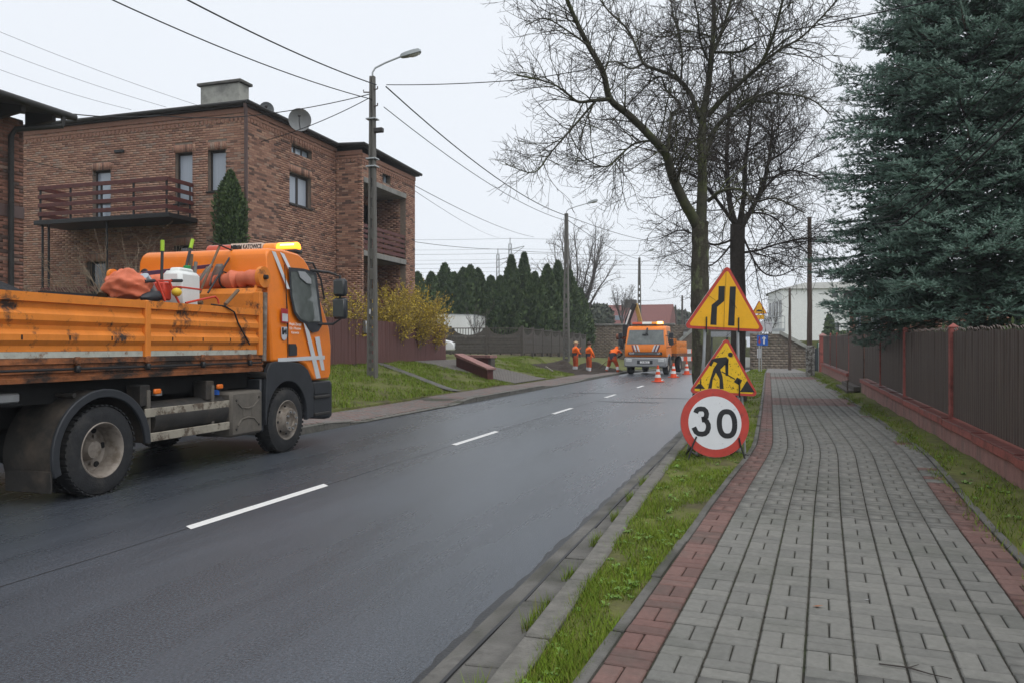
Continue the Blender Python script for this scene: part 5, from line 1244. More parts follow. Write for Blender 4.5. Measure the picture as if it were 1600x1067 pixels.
# precast concrete fence with arched tops
cf = thing('concrete_fence', 'dark precast concrete fence with arched openings before the conifer hedge', 'fence')
def section(p0, p1, zb):
    w = Wall(p0, math.atan2(p1[1] - p0[1], p1[0] - p0[0]), math.dist(p0, p1), 0, 1)
    L = w.len
    mb = MB().cbox(-.07, .07, -.09, .07, zb - .4, zb + 1.56, .012); w.map(mb); mb.build('post', 'dark_concrete', cf, smooth=False)
    for k in range(2):
        mb = MB().cbox(.072, L - .072, -.03, .03, zb + .0 + k * .49, zb + .485 + k * .49, .01); w.map(mb); pn = mb.build('panel', 'dark_concrete', cf, smooth=False)
        for q in range(3): mb = MB().cbox(.12, L - .12, .03, .042, zb + .06 + k * .49 + q * .14, zb + .16 + k * .49 + q * .14, .005); w.map(mb); mb.build('panel_relief', 'dark_concrete', pn, smooth=False)
    z0, z1 = zb + .98, zb + 1.46
    n = 14; ar = [(L/2 + (L/2 - .22) * math.cos(t), z1 - .05 - .36 * math.sin(t)) for t in np.linspace(0, math.pi, n)]
    mb = MB(); lo = [(.072 + (L - .144) * (1 - i / (n-1)), z0) for i in range(n)]; mb.sweep([(a, b) for a, b in ar], lo, 'y', -.03, .03); w.map(mb); tp = mb.build('arched_panel', 'dark_concrete', cf, smooth=False)
    mb = MB().cbox(.072, L - .072, -.035, .035, z1 - .05, z1, .006); w.map(mb); mb.build('top_rail', 'dark_concrete', tp, smooth=False)
    for s_ in ((.072, .22), (L - .22, L - .072)): mb = MB().box(s_[0], s_[1], -.028, .028, z0, z1 - .05); w.map(mb); mb.build('panel_shoulder', 'dark_concrete', tp, smooth=False)
    for i in range(1, 10):
        uu = L/2 + (L/2 - .24) * (i / 5 - 1); zz = z1 - .05 - .36 * math.sqrt(max(0, 1 - (i / 5 - 1) ** 2))
        if z1 - .06 - zz > .06: mb = MB().box(uu - .018, uu + .018, -.015, .015, zz, z1 - .05); w.map(mb); mb.build('baluster', 'dark_concrete', tp, smooth=False)
C0 = W(816, 552, Z=46)
for k in range(5):
    a = W(816 - 56 * (k + 1), 552, Z=46); b = W(816 - 56 * k, 552, Z=46); section((a.x, a.y), (b.x, b.y), 1.12)
ds = 2.3
for k in range(8): section((C0.x - .05 * k, C0.y + ds * k), (C0.x - .05 * (k + 1), C0.y + ds * (k + 1)), 1.12 - .02 * k)
# garage ramp walls with red capping, white car, white trailer body
rw = thing('ramp_wall', 'sloping dark wall with dull red capping beside the driveway', 'wall')
a, b = W(717, 560, Z=32.2), W(766, 578, Z=29.8)
w = Wall((a.x, a.y), math.atan2(b.y - a.y, b.x - a.x), math.dist((a.x, a.y), (b.x, b.y)), 0, 1)
mb = MB().prism([(0, .4), (w.len, .3), (w.len, b.z + .02), (0, W(717, 555, Z=32.2).z - .04)], 'y', -.12, .12); w.map(mb); mb.build('wall', 'wood_maroon', rw, smooth=False)
mb = MB().prism([(0, W(717, 555, Z=32.2).z - .04), (w.len + .1, b.z + .02), (w.len + .1, b.z + .08), (0, W(717, 552, Z=32.2).z)], 'y', -.2, .2); w.map(mb); mb.build('capping', 'plinth_red', rw, smooth=False)
rw2 = thing('ramp_wall', 'level low wall with dull red capping at the far side of the garage ramp', 'wall')
a, b = W(722, 556, Z=35), W(769, 556, Z=33.6)
w = Wall((a.x, a.y), math.atan2(b.y - a.y, b.x - a.x), math.dist((a.x, a.y), (b.x, b.y)), 0, 1)
mb = MB().box(0, w.len, -.1, .1, .3, W(745, 559, Z=34).z); w.map(mb); mb.build('wall', 'wood_maroon', rw2, smooth=False)
mb = MB().cbox(-.05, w.len + .08, -.22, .2, W(745, 559, Z=34).z, W(745, 554.5, Z=34).z, .012); w.map(mb); mb.build('capping', 'plinth_red', rw2, smooth=False)
mb = MB().cbox(w.len - .12, w.len + .05, -.12, .12, .3, W(745, 559, Z=34).z - .003, .01); w.map(mb); mb.build('end_post', 'dark_concrete', rw2, smooth=False)
car = thing('parked_car', 'white parked car showing its bonnet past the maroon fence', 'car', (-17.0, 36.2, .98), R(-70))
side = [(-2.1, .35), (-2.12, .75), (-1.95, .95), (-1.2, 1.42), (-.2, 1.48), (.55, 1.38), (1.15, .98), (1.95, .80), (2.12, .62), (2.12, .35)]
bd = MB().prism(side, 'x', -.85, .85).xform(lambda x, y, z: (x * (1 - max(0, z - .9) * .28) * (1 - .05 * max(0, abs(y) - 1.6)), y, z)).build('body', 'car_white', car, bevel=.06)
MB().prism([(.52, 1.36), (1.13, .985), (1.15, 1.0), (.56, 1.385)], 'x', -.62, .62).xform(lambda x, y, z: (x, y + .02, z + .015)).build('windscreen', 'glass_dark', bd)
for s_ in (-1, 1):
    MB().prism([(-1.05, .98), (-1.0, 1.34), (-.2, 1.40), (.5, 1.3), (.98, .98)], 'x', s_ * .80, s_ * .835).build('side_window', 'glass_dark', bd)
    MB().cbox(s_*.62 - .16, s_*.62 + .16, 1.98, 2.10, .60, .74, .02).build('headlight', 'headlight', bd)
    for yy in (-1.3, 1.3): wv = MB().lathe([(-.1, .2), (-.1, .31), (.1, .31), (.1, .2)], (s_ * .76, yy, .31), 'x', 24).build('wheel', 'tyre', car); MB().lathe([(s_ * .08, .2), (s_ * .06, .1), (s_ * .08, .001)], (s_ * .76, yy, .31), 'x', 16).build('rim', 'steel_grey', wv)
MB().cbox(-.4, .4, 2.1, 2.14, .45, .6, .01).build('grille', 'plastic_black', bd)
tb = thing('white_trailer', 'white box trailer parked behind the concrete fence', 'trailer')
a, b, c = W(640, 510, Z=50), W(741, 510, Z=52), W(758, 510, Z=55)
hh = W(741, 493, Z=52).z
bd = MB().prism([(a.x, a.y), (b.x, b.y), (c.x, c.y), (c.x - 7, c.y + .3)], 'z', 1.9, hh).build('box_body', 'container_white', tb, smooth=False)
MB().prism([(a.x, a.y - .02), (b.x + .02, b.y - .02), (c.x + .02, c.y), (c.x - 7, c.y + .32)], 'z', hh, hh + .05).build('roof_edge', 'galvanised', bd, smooth=False)
MB().box(b.x - .04, b.x + .04, b.y - .04, b.y + .04, 1.9, hh).build('corner_post', 'galvanised', bd)
MB().box(a.x + 1, c.x - .6, b.y + .6, b.y + .8, 1.5, 1.95).build('chassis', 'chassis', tb)
for x in (a.x + 1.2, a.x + 2.2): MB().lathe([(-.12, .2), (-.12, .42), (.12, .42), (.12, .2)], (x, b.y + .4, 1.5), 'y', 20).build('wheel', 'tyre', tb)

# ================================================================== lamp posts, poles and cables
def lamp_post(base, hp, label, px_lamp=True, arm=(1.0, 0.25), holes=True, lamp=True, r=1.0):
    t = thing('lamp_post', label, 'lamp post', base, 0, 'concrete lamp posts along the left pavement')
    w0, w1, d0, d1 = .17 * r, .085 * r, .13 * r, .08 * r
    # H-section concrete pole: two flanges tied by webs with openings between
    for s_ in (-1, 1):
        mb = MB(); vs = []
        for z, w, d in ((-.3, w0, d0), (hp, w1, d1)):
            x0, x1 = s_ * w, s_ * (w - .065 * r)
            vs += [(min(x0, x1), -d, z), (max(x0, x1), -d, z), (max(x0, x1), d, z), (min(x0, x1), d, z)]
        mb.add(vs, [(0, 3, 2, 1), (4, 5, 6, 7), (0, 1, 5, 4), (1, 2, 6, 5), (2, 3, 7, 6), (3, 0, 4, 7)]); mb.build('flange', 'pole_concrete', t, smooth=False)
    z = -.2; k = 0
    while z < hp - .05:
        if z < 2.2: wl_, hl = .16, .10
        else: wl_, hl = .34, .28
        if z > hp * .62: wl_, hl = 3.6, 0
        z1 = min(z + wl_, hp); w = w0 + (w1 - w0) * ((z + z1) / 2) / hp - .06 * r
        MB().box(-w, w, -d1 * .55, d1 * .55, z, z1).build('web', 'pole_concrete', t, smooth=False); z = z1 + hl
    if lamp:
        ax, ay = arm
        mb = MB().tube([(0, 0, hp - .5), (0, 0, hp + .12), (ax * .1, ay * .1, hp + .26), (ax * .45, ay * .45, hp + .42), (ax, ay, hp + .62)], .028, 8); am = mb.build('lamp_arm', 'galvanised', t)
        n = Vector((ax, ay, .2)).normalized(); a_ = math.atan2(ay, ax)
        mb = MB(); prof = [(0, .05, .06), (.05, .10, .10), (.2, .14, .13), (.45, .16, .14), (.6, .15, .12), (.66, .06, .06)]
        for q, wv, hv in prof:
            for (u_, v_) in ((-1, -.35), (-.8, .55), (0, .9), (.8, .55), (1, -.35)): mb.v.append((q, u_ * wv, v_ * hv))
        for i in range(len(prof) - 1):
            for j in range(5): o = i * 5; mb.f.append((o + j, o + (j+1) % 5, o + 5 + (j+1) % 5, o + 5 + j)); mb.m.append(0)
        mb.f += [(0, 1, 2, 3, 4), tuple(range(25, 30))]; mb.m += [0, 0]
        hd = mb.build('lamp_head', 'lamp_grey', am); hd.location = (ax, ay, hp + .62); hd.rotation_euler = (0, R(-16), a_)
        g_ = MB().ball((.42, 0, -.045), .115, 12, (1.7, .95, .6)).build('lamp_lens', 'lamp_glass', hd)
    return t
B1 = W(582, 590, Z=24.5); TOP1 = W(592, 120, Z=24.5)
lp1 = lamp_post((B1.x, B1.y, .57), TOP1.z - .57, 'tall perforated concrete lamp post in the lawn beside the truck', arm=(.8, .3), r=.85)
B2 = W(885, 565, Z=50); lp2 = lamp_post((B2.x, B2.y, .55), W(885, 334, Z=50).z - .55, 'concrete lamp post standing in front of the conifer hedge', arm=(1.3, .3), r=1.2)
B3 = W(999, 545, Z=84); lp3 = lamp_post((B3.x, B3.y, 3.0), W(999, 403, Z=84).z - 3.0, 'slim concrete lamp post rising behind the far truck', arm=(1.0, -.3), r=1.3)
z_ = W(600, 205, Z=24.5).z - .57
lb = MB().cbox(.06, .36, -.08, .08, z_ - .07, z_ + .07, .02).build('flood_lamp', 'frame_dark', lp1)
for zz in (W(590, 250, Z=24.5).z, W(590, 262, Z=24.5).z, W(592, 188, Z=24.5).z): MB().cbox(-.165, .165, -.14, .14, zz - .57, zz - .53, .004).build('pole_band', 'galvanised', lp1)
for zz, dx in ((W(590, 145, Z=24.5).z, -.28), (W(590, 142, Z=24.5).z, .2), (W(590, 168, Z=24.5).z, .2)): MB().tube([(0, 0, zz - .57), (dx, -.05, zz - .55), (dx, -.05, zz - .48)], .02, 6).build('hook', 'porcelain', lp1)
MB().cbox(-.02, .03, -.185, -.165, 1.95, 2.1, .002).build('number_plate', 'label_pale', lp1)
def pole(name, label, px, top, base, Z, r0, mt, bz=None, cat='pole', lean=0, group=None):
    b = W(px, base, Z=Z); t_ = W(px + lean, top, Z=Z)
    t = thing(name, label, cat, (b.x, b.y, b.z), 0, group); n = 9
    MB().tube([(0, 0, -.4)] + [((t_.x - b.x) * k / n + .01 * math.sin(k * 2), (t_.y - b.y) * k / n, (t_.z - b.z) * k / n) for k in range(n + 1)], [r0] + [r0 * (1 - .3 * k / n) for k in range(n + 1)], 10).build('shaft', mt, t)
    return t, b, t_
wp, wb_, wt = pole('wooden_pole', 'brown wooden utility pole strapped to a concrete stub beside the pavement', 1265, 340, 587, 38.1, .135, 'wood_pole')
stub = MB().cbox(-.2, .2, -.12, .12, -.3, 1.45, .03).build('concrete_stub', 'white_flake', wp); stub.location = (.02, -.24, 0)
MB().tube([(.1, -.1, wt.z - wb_.z - 2.5), (.42, -.15, wt.z - wb_.z - 2.45), (.45, -.15, wt.z - wb_.z - 2.75)], .03, 6).build('bracket', 'black_iron', wp)
MB().lathe([(0, .03), (-.1, .16), (-.14, .17), (-.15, .001)], (.45, -.15, wt.z - wb_.z - 2.75), 'z', 12).build('lamp_shade', 'black_iron', wp)
_, sp0, sp1 = pole('thin_pole', 'thin dark pole near the underpass wing wall', 1234, 450, 575, 55, .11, 'wood_pole')
_, p4b, p4t = pole('far_pole', 'distant utility pole right of the red roof', 1066, 462, 510, 105, .16, 'dark_concrete')
pole('far_pole', 'leaning dark pole just left of the distant utility pole', 1057.5, 477, 512, 95, .12, 'dark_concrete', lean=-2)
pole('far_pole', 'short thin pole right of the distant utility pole', 1071, 483, 512, 110, .11, 'dark_concrete')
def mast(px, top, Z, label):
    b = W(px, 470, Z=Z); t_ = W(px, top, Z=Z); t = thing('catenary_mast', label, 'mast', (b.x, b.y, 2.5), 0, 'railway catenary masts'); h_ = t_.z - 2.5
    for s_ in (-1, 1): MB().tube([(s_ * .28, 0, 0), (s_ * .16, 0, h_ - .8)], .09, 6).build('leg', 'steel_grey', t)
    for k in range(12): zz = h_ * k / 13; MB().tube([(-.26 + .008*k, 0, zz), (.26 - .008*k, 0, zz + h_ / 13)], .03, 4).build('lattice', 'steel_grey', t)
    MB().tube([(0, 0, h_ - .9), (0, 0, h_)], .07, 6).build('tip', 'steel_grey', t)
    MB().tube([(0, 0, h_ - 1.6), (2.0, 0, h_ - 1.2)], .05, 5).build('cantilever', 'steel_grey', t); MB().tube([(0, 0, h_ - 2.6), (2.0, 0, h_ - 1.25)], .04, 5).build('stay', 'steel_grey', t)
mast(797, 372, 108, 'taller grey railway mast above the conifer hedge'); mast(778, 389, 112, 'shorter grey railway mast left of the taller one')
def cable(label, pts, r=.012, mt='cable', sag=0., n=14, name='cable', group=None):
    out = []
    pts = [Vector(p) for p in pts]
    for a, b in zip(pts[:-1], pts[1:]):
        for i in range(n + 1):
            t = i / n; p = a.lerp(b, t); p.z -= sag * 4 * t * (1 - t); out.append(tuple(p))
    tag(MB().tube(out, r, 5).build(name, mt), label, 'cable', group)
top = lambda px, py, Z: W(px, py, Z=Z)
H1 = 24.5; H2 = 50
cable('thick overhead cable from the upper left to the first lamp post top', [top(180, -60, 13), top(588, 133, H1)], .017, sag=.15)
cable('second thick overhead cable from the upper left, ending lower on the lamp post', [top(90, -40, 14), top(582, 156, H1)], .014, sag=.2)
cable('upper heavy cable sagging between the first two lamp posts', [top(603, 136, H1), top(884, 337, H2)], .022, sag=.55)
cable('lower thin cable sagging between the first two lamp posts', [top(600, 168, H1), top(884, 345, H2)], .014, sag=.5)
cable('cable crossing from the first lamp post over the street through the tree', [top(604, 133, H1), top(830, 124, 21), top(1440, 6, 14), top(1700, -70, 13)], .013, sag=.05)
cable('house supply cable from the lamp post to the roof corner and eave', [top(580, 147, H1), top(395, 181, 24.3), top(250, 181, 22), top(100, 177, 19.6), top(-40, 155, 18)], .014, sag=.07)
cable('short cable from the lamp post down to the brick wall bracket', [top(580, 152, H1), top(408, 222, 25.2)], .013, sag=.12)
for k, (ya, yb, xb) in enumerate(((48, 166, 312), (78, 168, 260), (108, 172, 205))): cable(['topmost', 'middle', 'lowest'][k] + ' of three thin wires at the upper left of the sky', [top(-20, ya - 6, 30), top(xb, yb, 34)], .008, 'wire_grey', sag=.1)
cable('low wire crossing the old brick building towards the balcony', [top(-20, 232, 17), top(150, 275, 20.4)], .008, 'cable', sag=.05)
cable('heavy cable running from the second lamp post to the right', [top(887, 338, H2), top(1010, 376, 72), top(1180, 385, 84)], .02, sag=.15)
cable('cable from the second lamp post to the far post behind the truck', [top(888, 345, H2), top(996, 405, 84)], .02, sag=.3)
cable('thin wire from the brick house towards the hedge, upper one', [top(636, 284, 34), top(835, 371, 80)], .016, 'wire_grey', sag=.35)
cable('thin wire from the brick house towards the hedge, lower one', [top(638, 292, 34), top(780, 372, 110)], .012, 'wire_grey', sag=.35)
cable('dark cable passing left to right above the hedge tops', [top(560, 371, 60), top(640, 377, 62), top(790, 390, 75), top(890, 394, 85)], .022, 'cable', sag=.15)
for k, (yy, rr) in enumerate(((375, .02), (391, .015), (398, .02), (407, .015), (413, .022), (420, .015), (426, .012))):
    cable(['first', 'second', 'third', 'fourth', 'fifth', 'sixth', 'seventh'][k] + ' railway wire counted downwards, above the conifer hedge', [top(560, yy, 108), top(800, yy - 2, 110), top(1250, yy + 4, 118)], rr, 'wire_grey', sag=.1, name='railway_wire', group='railway overhead wires')
for k in range(4):
    zz = wt.z - .25 - k * .14
    cable(['top', 'second', 'third', 'bottom'][k] + ' cable of the bundle passing before the blue spruce', [(wt.x, wt.y, zz), tuple(top(1385 + 8 * k, (322, 338, 346, 352)[k], 14.2)), tuple(top(1600, (75, 150, 165, 180)[k], 10.5)), tuple(top(1800, (-160, -30, -10, 10)[k], 8.5))], (.008, .009, .012, .016)[k], sag=.05)
cable('far wire from the distant pole to the left', [p4t, top(1000, 470, 90)], .018, 'wire_grey', sag=.2)
cable('wire from the wooden pole to the thin pole and white block', [wt - Vector((0, 0, 1.2)), sp1 - Vector((0, 0, .4)), top(1215, 470, 92)], .014, 'wire_grey', sag=.2)

# ================================================================== road signs on stands
SZ = 10.4; RIGHT = Vector((math.cos(A), math.sin(A), 0)); FWD = Vector((-math.sin(A), math.cos(A), 0)); UP = Vector((0, 0, 1))
def sign_frame(px, py, Z, roll, lean, yaw):
    "Empty on the ground below; returns root and matrix taking sign-plane (u right, v up, w towards viewer) to root space"
    c = W(px, py, Z=Z); rot = Matrix.Rotation(A + yaw, 4, 'Z') @ Matrix.Rotation(-lean, 4, 'X') @ Matrix.Rotation(roll, 4, 'Y')
    M4 = rot @ Matrix(((1, 0, 0, 0), (0, 0, -1, 0), (0, 1, 0, 0), (0, 0, 0, 1)))
    return c, M4
def rounded(poly, r, n=6):
    out = []; m = len(poly)
    for i in range(m):
        p, a, b = Vector(poly[i]), Vector(poly[i-1]), Vector(poly[(i+1) % m]); da, db = (a - p).normalized(), (b - p).normalized()
        ang = da.angle(db); d = r / math.tan(ang / 2); c = p + (da + db).normalized() * (r / math.sin(ang / 2)); s0 = p + da * d; s1 = p + db * d
        v0, v1 = s0 - c, s1 - c; sw = v0.angle_signed(v1) * -1
        for k in range(n + 1):
            t = sw * k / n; out.append((c.x + v0.x * math.cos(t) - v0.y * math.sin(t), c.y + v0.x * math.sin(t) + v0.y * math.cos(t)))
    return out
def plate(root, M4, poly, w0, w1, mt, name, parent=None):
    mb = MB().prism(poly, 'z', w0, w1); mb.xform(lambda u_, v_, w_: tuple(M4 @ Vector((u_, v_, w_)))); return mb.build(name, mt, parent or root, smooth=False)
mpx = SZ / F
def pxy(px, py, cx_, cy_): return ((px - cx_) * mpx, -(py - cy_) * mpx)
def stand(root, c, M4, u_off, vtop, back=.55):
    for s_ in (-1, 1):
        p = M4 @ Vector((s_ * u_off, vtop, -.03)); q = M4 @ Vector((s_ * (u_off + .05), 0, -.03)); q.z = -c.z + .09
        q = Vector((q.x, q.y, .09)) if False else Vector((p.x + s_ * .05 * RIGHT.x, p.y + s_ * .05 * RIGHT.y, .085 - 0))
        yield p, q
def make_sign(name, label, ccx, ccy, Z, polypx, roll, lean, inner_mt, marks, size, rim=.05, circle=None, legs=(), yaw=0.):
    c, M4 = sign_frame(ccx, ccy, Z, 0, lean, yaw); gz = .10
    root = thing(name, label, 'road sign', (c.x, c.y, gz), 0, 'road work signs on portable stands')
    Tm = Matrix.Translation((0, 0, c.z - gz)) @ M4; k = Z / F
    if circle: outer = [(circle * k * math.cos(t), circle * k * math.sin(t)) for t in np.linspace(0, 2*math.pi, 49)[:-1]]; inner = [(circle * .775 * k * math.cos(t), circle * .775 * k * math.sin(t)) for t in np.linspace(0, 2*math.pi, 49)[:-1]]
    else:
        pts = [((p[0] - ccx) * k, -(p[1] - ccy) * k) for p in polypx]; cen = Vector((sum(p[0] for p in pts) / 3, sum(p[1] for p in pts) / 3))
        big = [tuple(cen + (Vector(p) - cen) * 1.06) for p in pts]; outer = rounded(big, .045); small = [tuple(cen + (Vector(p) - cen) * (1.06 - rim * 2.6)) for p in pts]; inner = rounded(small, .025)
    bk = plate(root, Tm, outer, -.025, 0, 'sign_red', 'sign_plate'); plate(root, Tm, [(u_ * 1.004, v_ * 1.004) for u_, v_ in outer], -.027, -.006, 'galvanised', 'plate_edge', bk)
    plate(root, Tm, inner, .0, .0016, inner_mt, 'sign_face', bk)
    for mk in marks: plate(root, Tm, [((p[0] - ccx) * k, -(p[1] - ccy) * k) for p in mk], .0018, .0034, 'sign_black', 'pictogram', bk)
    for (x0, y0, x1, w_, r_) in legs:
        p = Tm @ Vector(((x0 - ccx) * k, -(y0 - ccy) * k, w_)); q = Tm @ Vector(((x1 - ccx) * k, 0, w_)); q.z = 0; q += FWD * (.0)
        MB().tube([tuple(p), tuple(q)], r_, 8).build('stand_leg', 'galvanised', root)
        b_ = q + FWD * .55; MB().tube([tuple(p.lerp(q, .25)), (b_.x, b_.y, .0)], r_ * .8, 8).build('stand_strut', 'galvanised', root)
        f0 = q - FWD * .12; MB().tube([(f0.x, f0.y, .012), (b_.x, b_.y, .012)], r_, 6).build('stand_foot', 'black_iron', root)
    return root, Tm, bk, k
def clip(root, Tm, k, ccx, ccy, pts, r=.009):
    mb = MB().tube([tuple(Tm @ Vector(((p[0] - ccx) * k, -(p[1] - ccy) * k, .012))) for p in pts], r, 6); mb.build('clip', 'black_iron', root)
c5 = lambda x, y: (1040 + x * .3, 400 + y * .3)
s1 = make_sign('warning_sign', 'large yellow triangle warning of a road narrowing, top of the stack', 1132, 480, 10.75, [(1137, 417), (1071, 511), (1192, 517)], 0, R(2), 'sign_yellow',
    [[c5(277, 158), c5(310, 158), c5(306, 235), c5(268, 267), c5(264, 361), c5(232, 359), c5(240, 256), c5(274, 228)], [c5(336, 160), c5(367, 160), c5(357, 365), c5(324, 363)]], 1.05, legs=((1103, 505, 1096, -.05, .02), (1154, 508, 1157, -.05, .02)))
r_, Tm, bk, k = s1
clip(r_, Tm, k, 1132, 480, [c5(212, 318), c5(210, 400)]); clip(r_, Tm, k, 1132, 480, [c5(379, 322), c5(378, 400)])
clip(r_, Tm, k, 1132, 480, [c5(316, 70), c5(313, 160), c5(307, 240), c5(301, 380)], .002); clip(r_, Tm, k, 1132, 480, [c5(213, 200), c5(262, 235)], .002); clip(r_, Tm, k, 1132, 480, [c5(340, 225), c5(370, 275)], .003)
body = [(262, 530), (318, 524), (330, 540), (326, 562), (322, 590), (310, 565), (285, 590), (296, 625), (301, 690), (280, 690), (280, 640), (262, 605), (245, 640), (238, 688), (219, 688), (232, 640), (250, 585), (270, 556), (252, 548), (238, 574), (226, 565), (240, 538)]
armr = [(310, 545), (328, 540), (326, 622), (312, 622)]
shov = [(290, 602), (293, 598), (362, 638), (359, 643)]; blade_ = [(372, 630), (398, 645), (384, 672), (354, 654)]
pile = [(423, 646), (462, 708), (384, 706)]; pile2 = [(146, 688), (170, 664), (178, 664), (180, 640), (184, 664), (190, 672), (204, 690)]
head = [(339 + 12.5 * math.cos(t), 513 + 12.5 * math.sin(t)) for t in np.linspace(0, 6.2, 16)]
s2 = make_sign('warning_sign', 'yellow triangle roadworks sign with digging figure, middle of the stack', 1132, 582, 10.55, [(1136, 529), (1078, 612), (1182, 617)], 0, R(4), 'sign_yellow_dirty',
    [[c5(*p) for p in q] for q in (body, armr, shov, blade_, pile, pile2, head)], .9, legs=((1095, 600, 1090, -.05, .016), (1160, 606, 1166, -.05, .016)))
clip(s2[0], s2[1], s2[3], 1132, 582, [c5(383, 640), c5(381, 735)]); clip(s2[0], s2[1], s2[3], 1132, 582, [c5(182, 640), c5(180, 700)], .006)
s3 = make_sign('speed_limit_sign', 'round red-rimmed 30 speed limit sign at the foot of the stack', 1117, 660, 10.3, None, 0, R(8), 'sign_white', [], .88, circle=53.5)
def ribbon(pts, hw):
    L, Rr = [], []
    for i, p in enumerate(pts):
        a, b = Vector(pts[max(i-1, 0)]), Vector(pts[min(i+1, len(pts)-1)]); t = (b - a).normalized(); n = Vector((-t.y, t.x)) * hw; L.append(tuple(Vector(p) + n)); Rr.append(tuple(Vector(p) - n))
    return L, Rr
r_, Tm, bk, k = s3
def glyph(pts, hw, name):
    P = [((c5(*p)[0] - 1117) * k, -(c5(*p)[1] - 660) * k) for p in pts]; L, Rr = ribbon(P, hw * .3 * k); mb = MB().sweep(L, Rr, 'z', .0018, .0036); mb.xform(lambda u_, v_, w_: tuple(Tm @ Vector((u_, v_, w_)))); mb.build(name, 'sign_black', bk, smooth=False)
zero = [(319.5 + 40 * math.copysign(abs(math.cos(t)) ** .8, math.cos(t)), 871.5 + 63 * math.copysign(abs(math.sin(t)) ** .9, math.sin(t))) for t in np.linspace(0, 2*math.pi, 41)]
glyph(zero, 13.5, 'numeral_zero')
three = [(158, 815), (163, 803), (172, 796), (186, 794), (202, 796), (212, 806), (215, 820), (212, 836), (203, 846), (188, 848)]
three2 = [(190, 851), (203, 852), (214, 859), (222, 876), (222, 892), (215, 912), (203, 922), (188, 925), (170, 923), (157, 914), (146, 890)]
glyph(three, 13, 'numeral_three'); glyph(three2, 13, 'numeral_three')
for pts in ([(158, 938), (140, 975), (105, 1045)], [(378, 945), (385, 985), (402, 1035)]):
    a, b, c_ = [Tm @ Vector(((c5(*p)[0] - 1117) * k, -(c5(*p)[1] - 660) * k, .012)) for p in pts]; c_ = Vector((c_.x, c_.y, 0)) - FWD * .05
    MB().tube([tuple(a), tuple(b), tuple(c_)], .011, 6).build('support_prong', 'black_iron', r_)
    MB().tube([tuple(b), tuple(Vector((b.x, b.y, 0)) + FWD * .45)], .013, 6).build('support_strut', 'black_iron', r_)
# distant signs by the underpass
hs = thing('hump_sign', 'small yellow triangle hump sign on a post by the underpass', 'road sign', W(1186, 577, Z=46))
b = W(1186, 577, Z=46); MB().tube([(0, 0, -.1), (0, 0, 3.9)], .035, 8).build('post', 'galvanised', hs)
tri = rounded([(0, .52), (-.45, -.26), (.45, -.26)], .04)
def face(root, poly, cz, off, mt, name, ox=0.):
    mb = MB().prism(poly, 'z', 0, .012); mb.xform(lambda u_, v_, w_: tuple(RIGHT * (u_ + ox) + UP * (v_ + cz) - FWD * (off + w_))); return mb.build(name, mt, root, smooth=False)
f_ = face(hs, tri, 3.45, .04, 'sign_red', 'sign_plate'); face(hs, rounded([(0, .44), (-.38, -.22), (.38, -.22)], .03), 3.45, .055, 'sign_yellow', 'sign_face'); face(hs, [(-.2, -.12), (-.08, -.02), (.06, -.03), (.2, -.12)], 3.45, .07, 'sign_black', 'pictogram')
face(hs, [(-.3, -.12), (.3, -.12), (.3, .12), (-.3, .12)], 3.0, .04, 'sign_yellow', 'sub_plate'); face(hs, [(-.2, -.3), (.62, -.3), (.62, .3), (-.2, .3)], 2.45, .04, 'label_pale', 'blank_plate', .1)
ps = thing('priority_sign', 'blue square priority sign with white arrow on a grey post', 'road sign', W(1189.5, 577, Z=44))
MB().tube([(0, 0, -.1), (0, 0, 1.95)], .03, 8).build('post', 'galvanised', ps)
face(ps, [(-.3, -.28), (.3, -.28), (.3, .28), (-.3, .28)], 1.6, .04, 'sign_blue', 'sign_plate', .05); face(ps, [(-.03, -.2), (.05, -.2), (.05, .08), (.13, .08), (.01, .23), (-.11, .08), (-.03, .08)], 1.6, .055, 'ink_white', 'white_arrow', .12); face(ps, [(-.03, .2), (.03, .2), (.03, -.05), (.09, -.05), (0, -.2), (-.09, -.05), (-.03, -.05)], 1.6, .055, 'sign_red', 'red_arrow', -.12)
# cones
def cone(px, py, label):
    p = W(px, py, z=0); t = thing('traffic_cone', label, 'traffic cone', (p.x, p.y, 0), random.uniform(0, 1), 'cones around the work truck'); h_ = .72
    MB().cbox(-.21, .21, -.21, .21, 0.004, .04, .012).build('base', 'cone_orange', t)
    rr = lambda z: .165 - .13 * z / h_
    bands = [(.04, .2, 'cone_orange'), (.2, .33, 'cone_white'), (.33, .45, 'cone_orange'), (.45, .56, 'cone_white'), (.56, .72, 'cone_orange')]
    for a, b, m in bands: MB().lathe([(a, rr(a)), (b, rr(b))] + ([(b, .001)] if b > .7 else []), (0, 0, 0), 'z', 20).build('cone_band', m, t)
cone(1028, 596.5, 'nearest orange and white traffic cone by the centre line'); cone(1052.5, 589.5, 'middle orange and white traffic cone beside the work truck'); cone(1073, 584.5, 'farthest orange and white traffic cone next to the tree')
# red and white barrier boards
br = thing('road_barrier', 'red and white barrier boards closing the lane behind the work truck', 'barrier')
xa, xb = Xy(1056, 55).x, Xy(1086, 55).x
for pz0, pz1 in ((545, 552), (557, 564)):
    n = 5; z0, z1 = W(1070, pz1, Z=53).z, W(1070, pz0, Z=53).z
    for i in range(n): MB().box(xa + (xb - xa) * i / n, xa + (xb - xa) * (i + 1) / n, 54.98, 55.02, z0, z1).build('board_segment', 'cone_white' if i % 2 else 'cone_orange', br, smooth=False)
for x in (xa + .1, xb - .1): MB().box(x - .03, x + .03, 55.03, 55.08, zs(55), 1.45).build('post', 'galvanised', br)

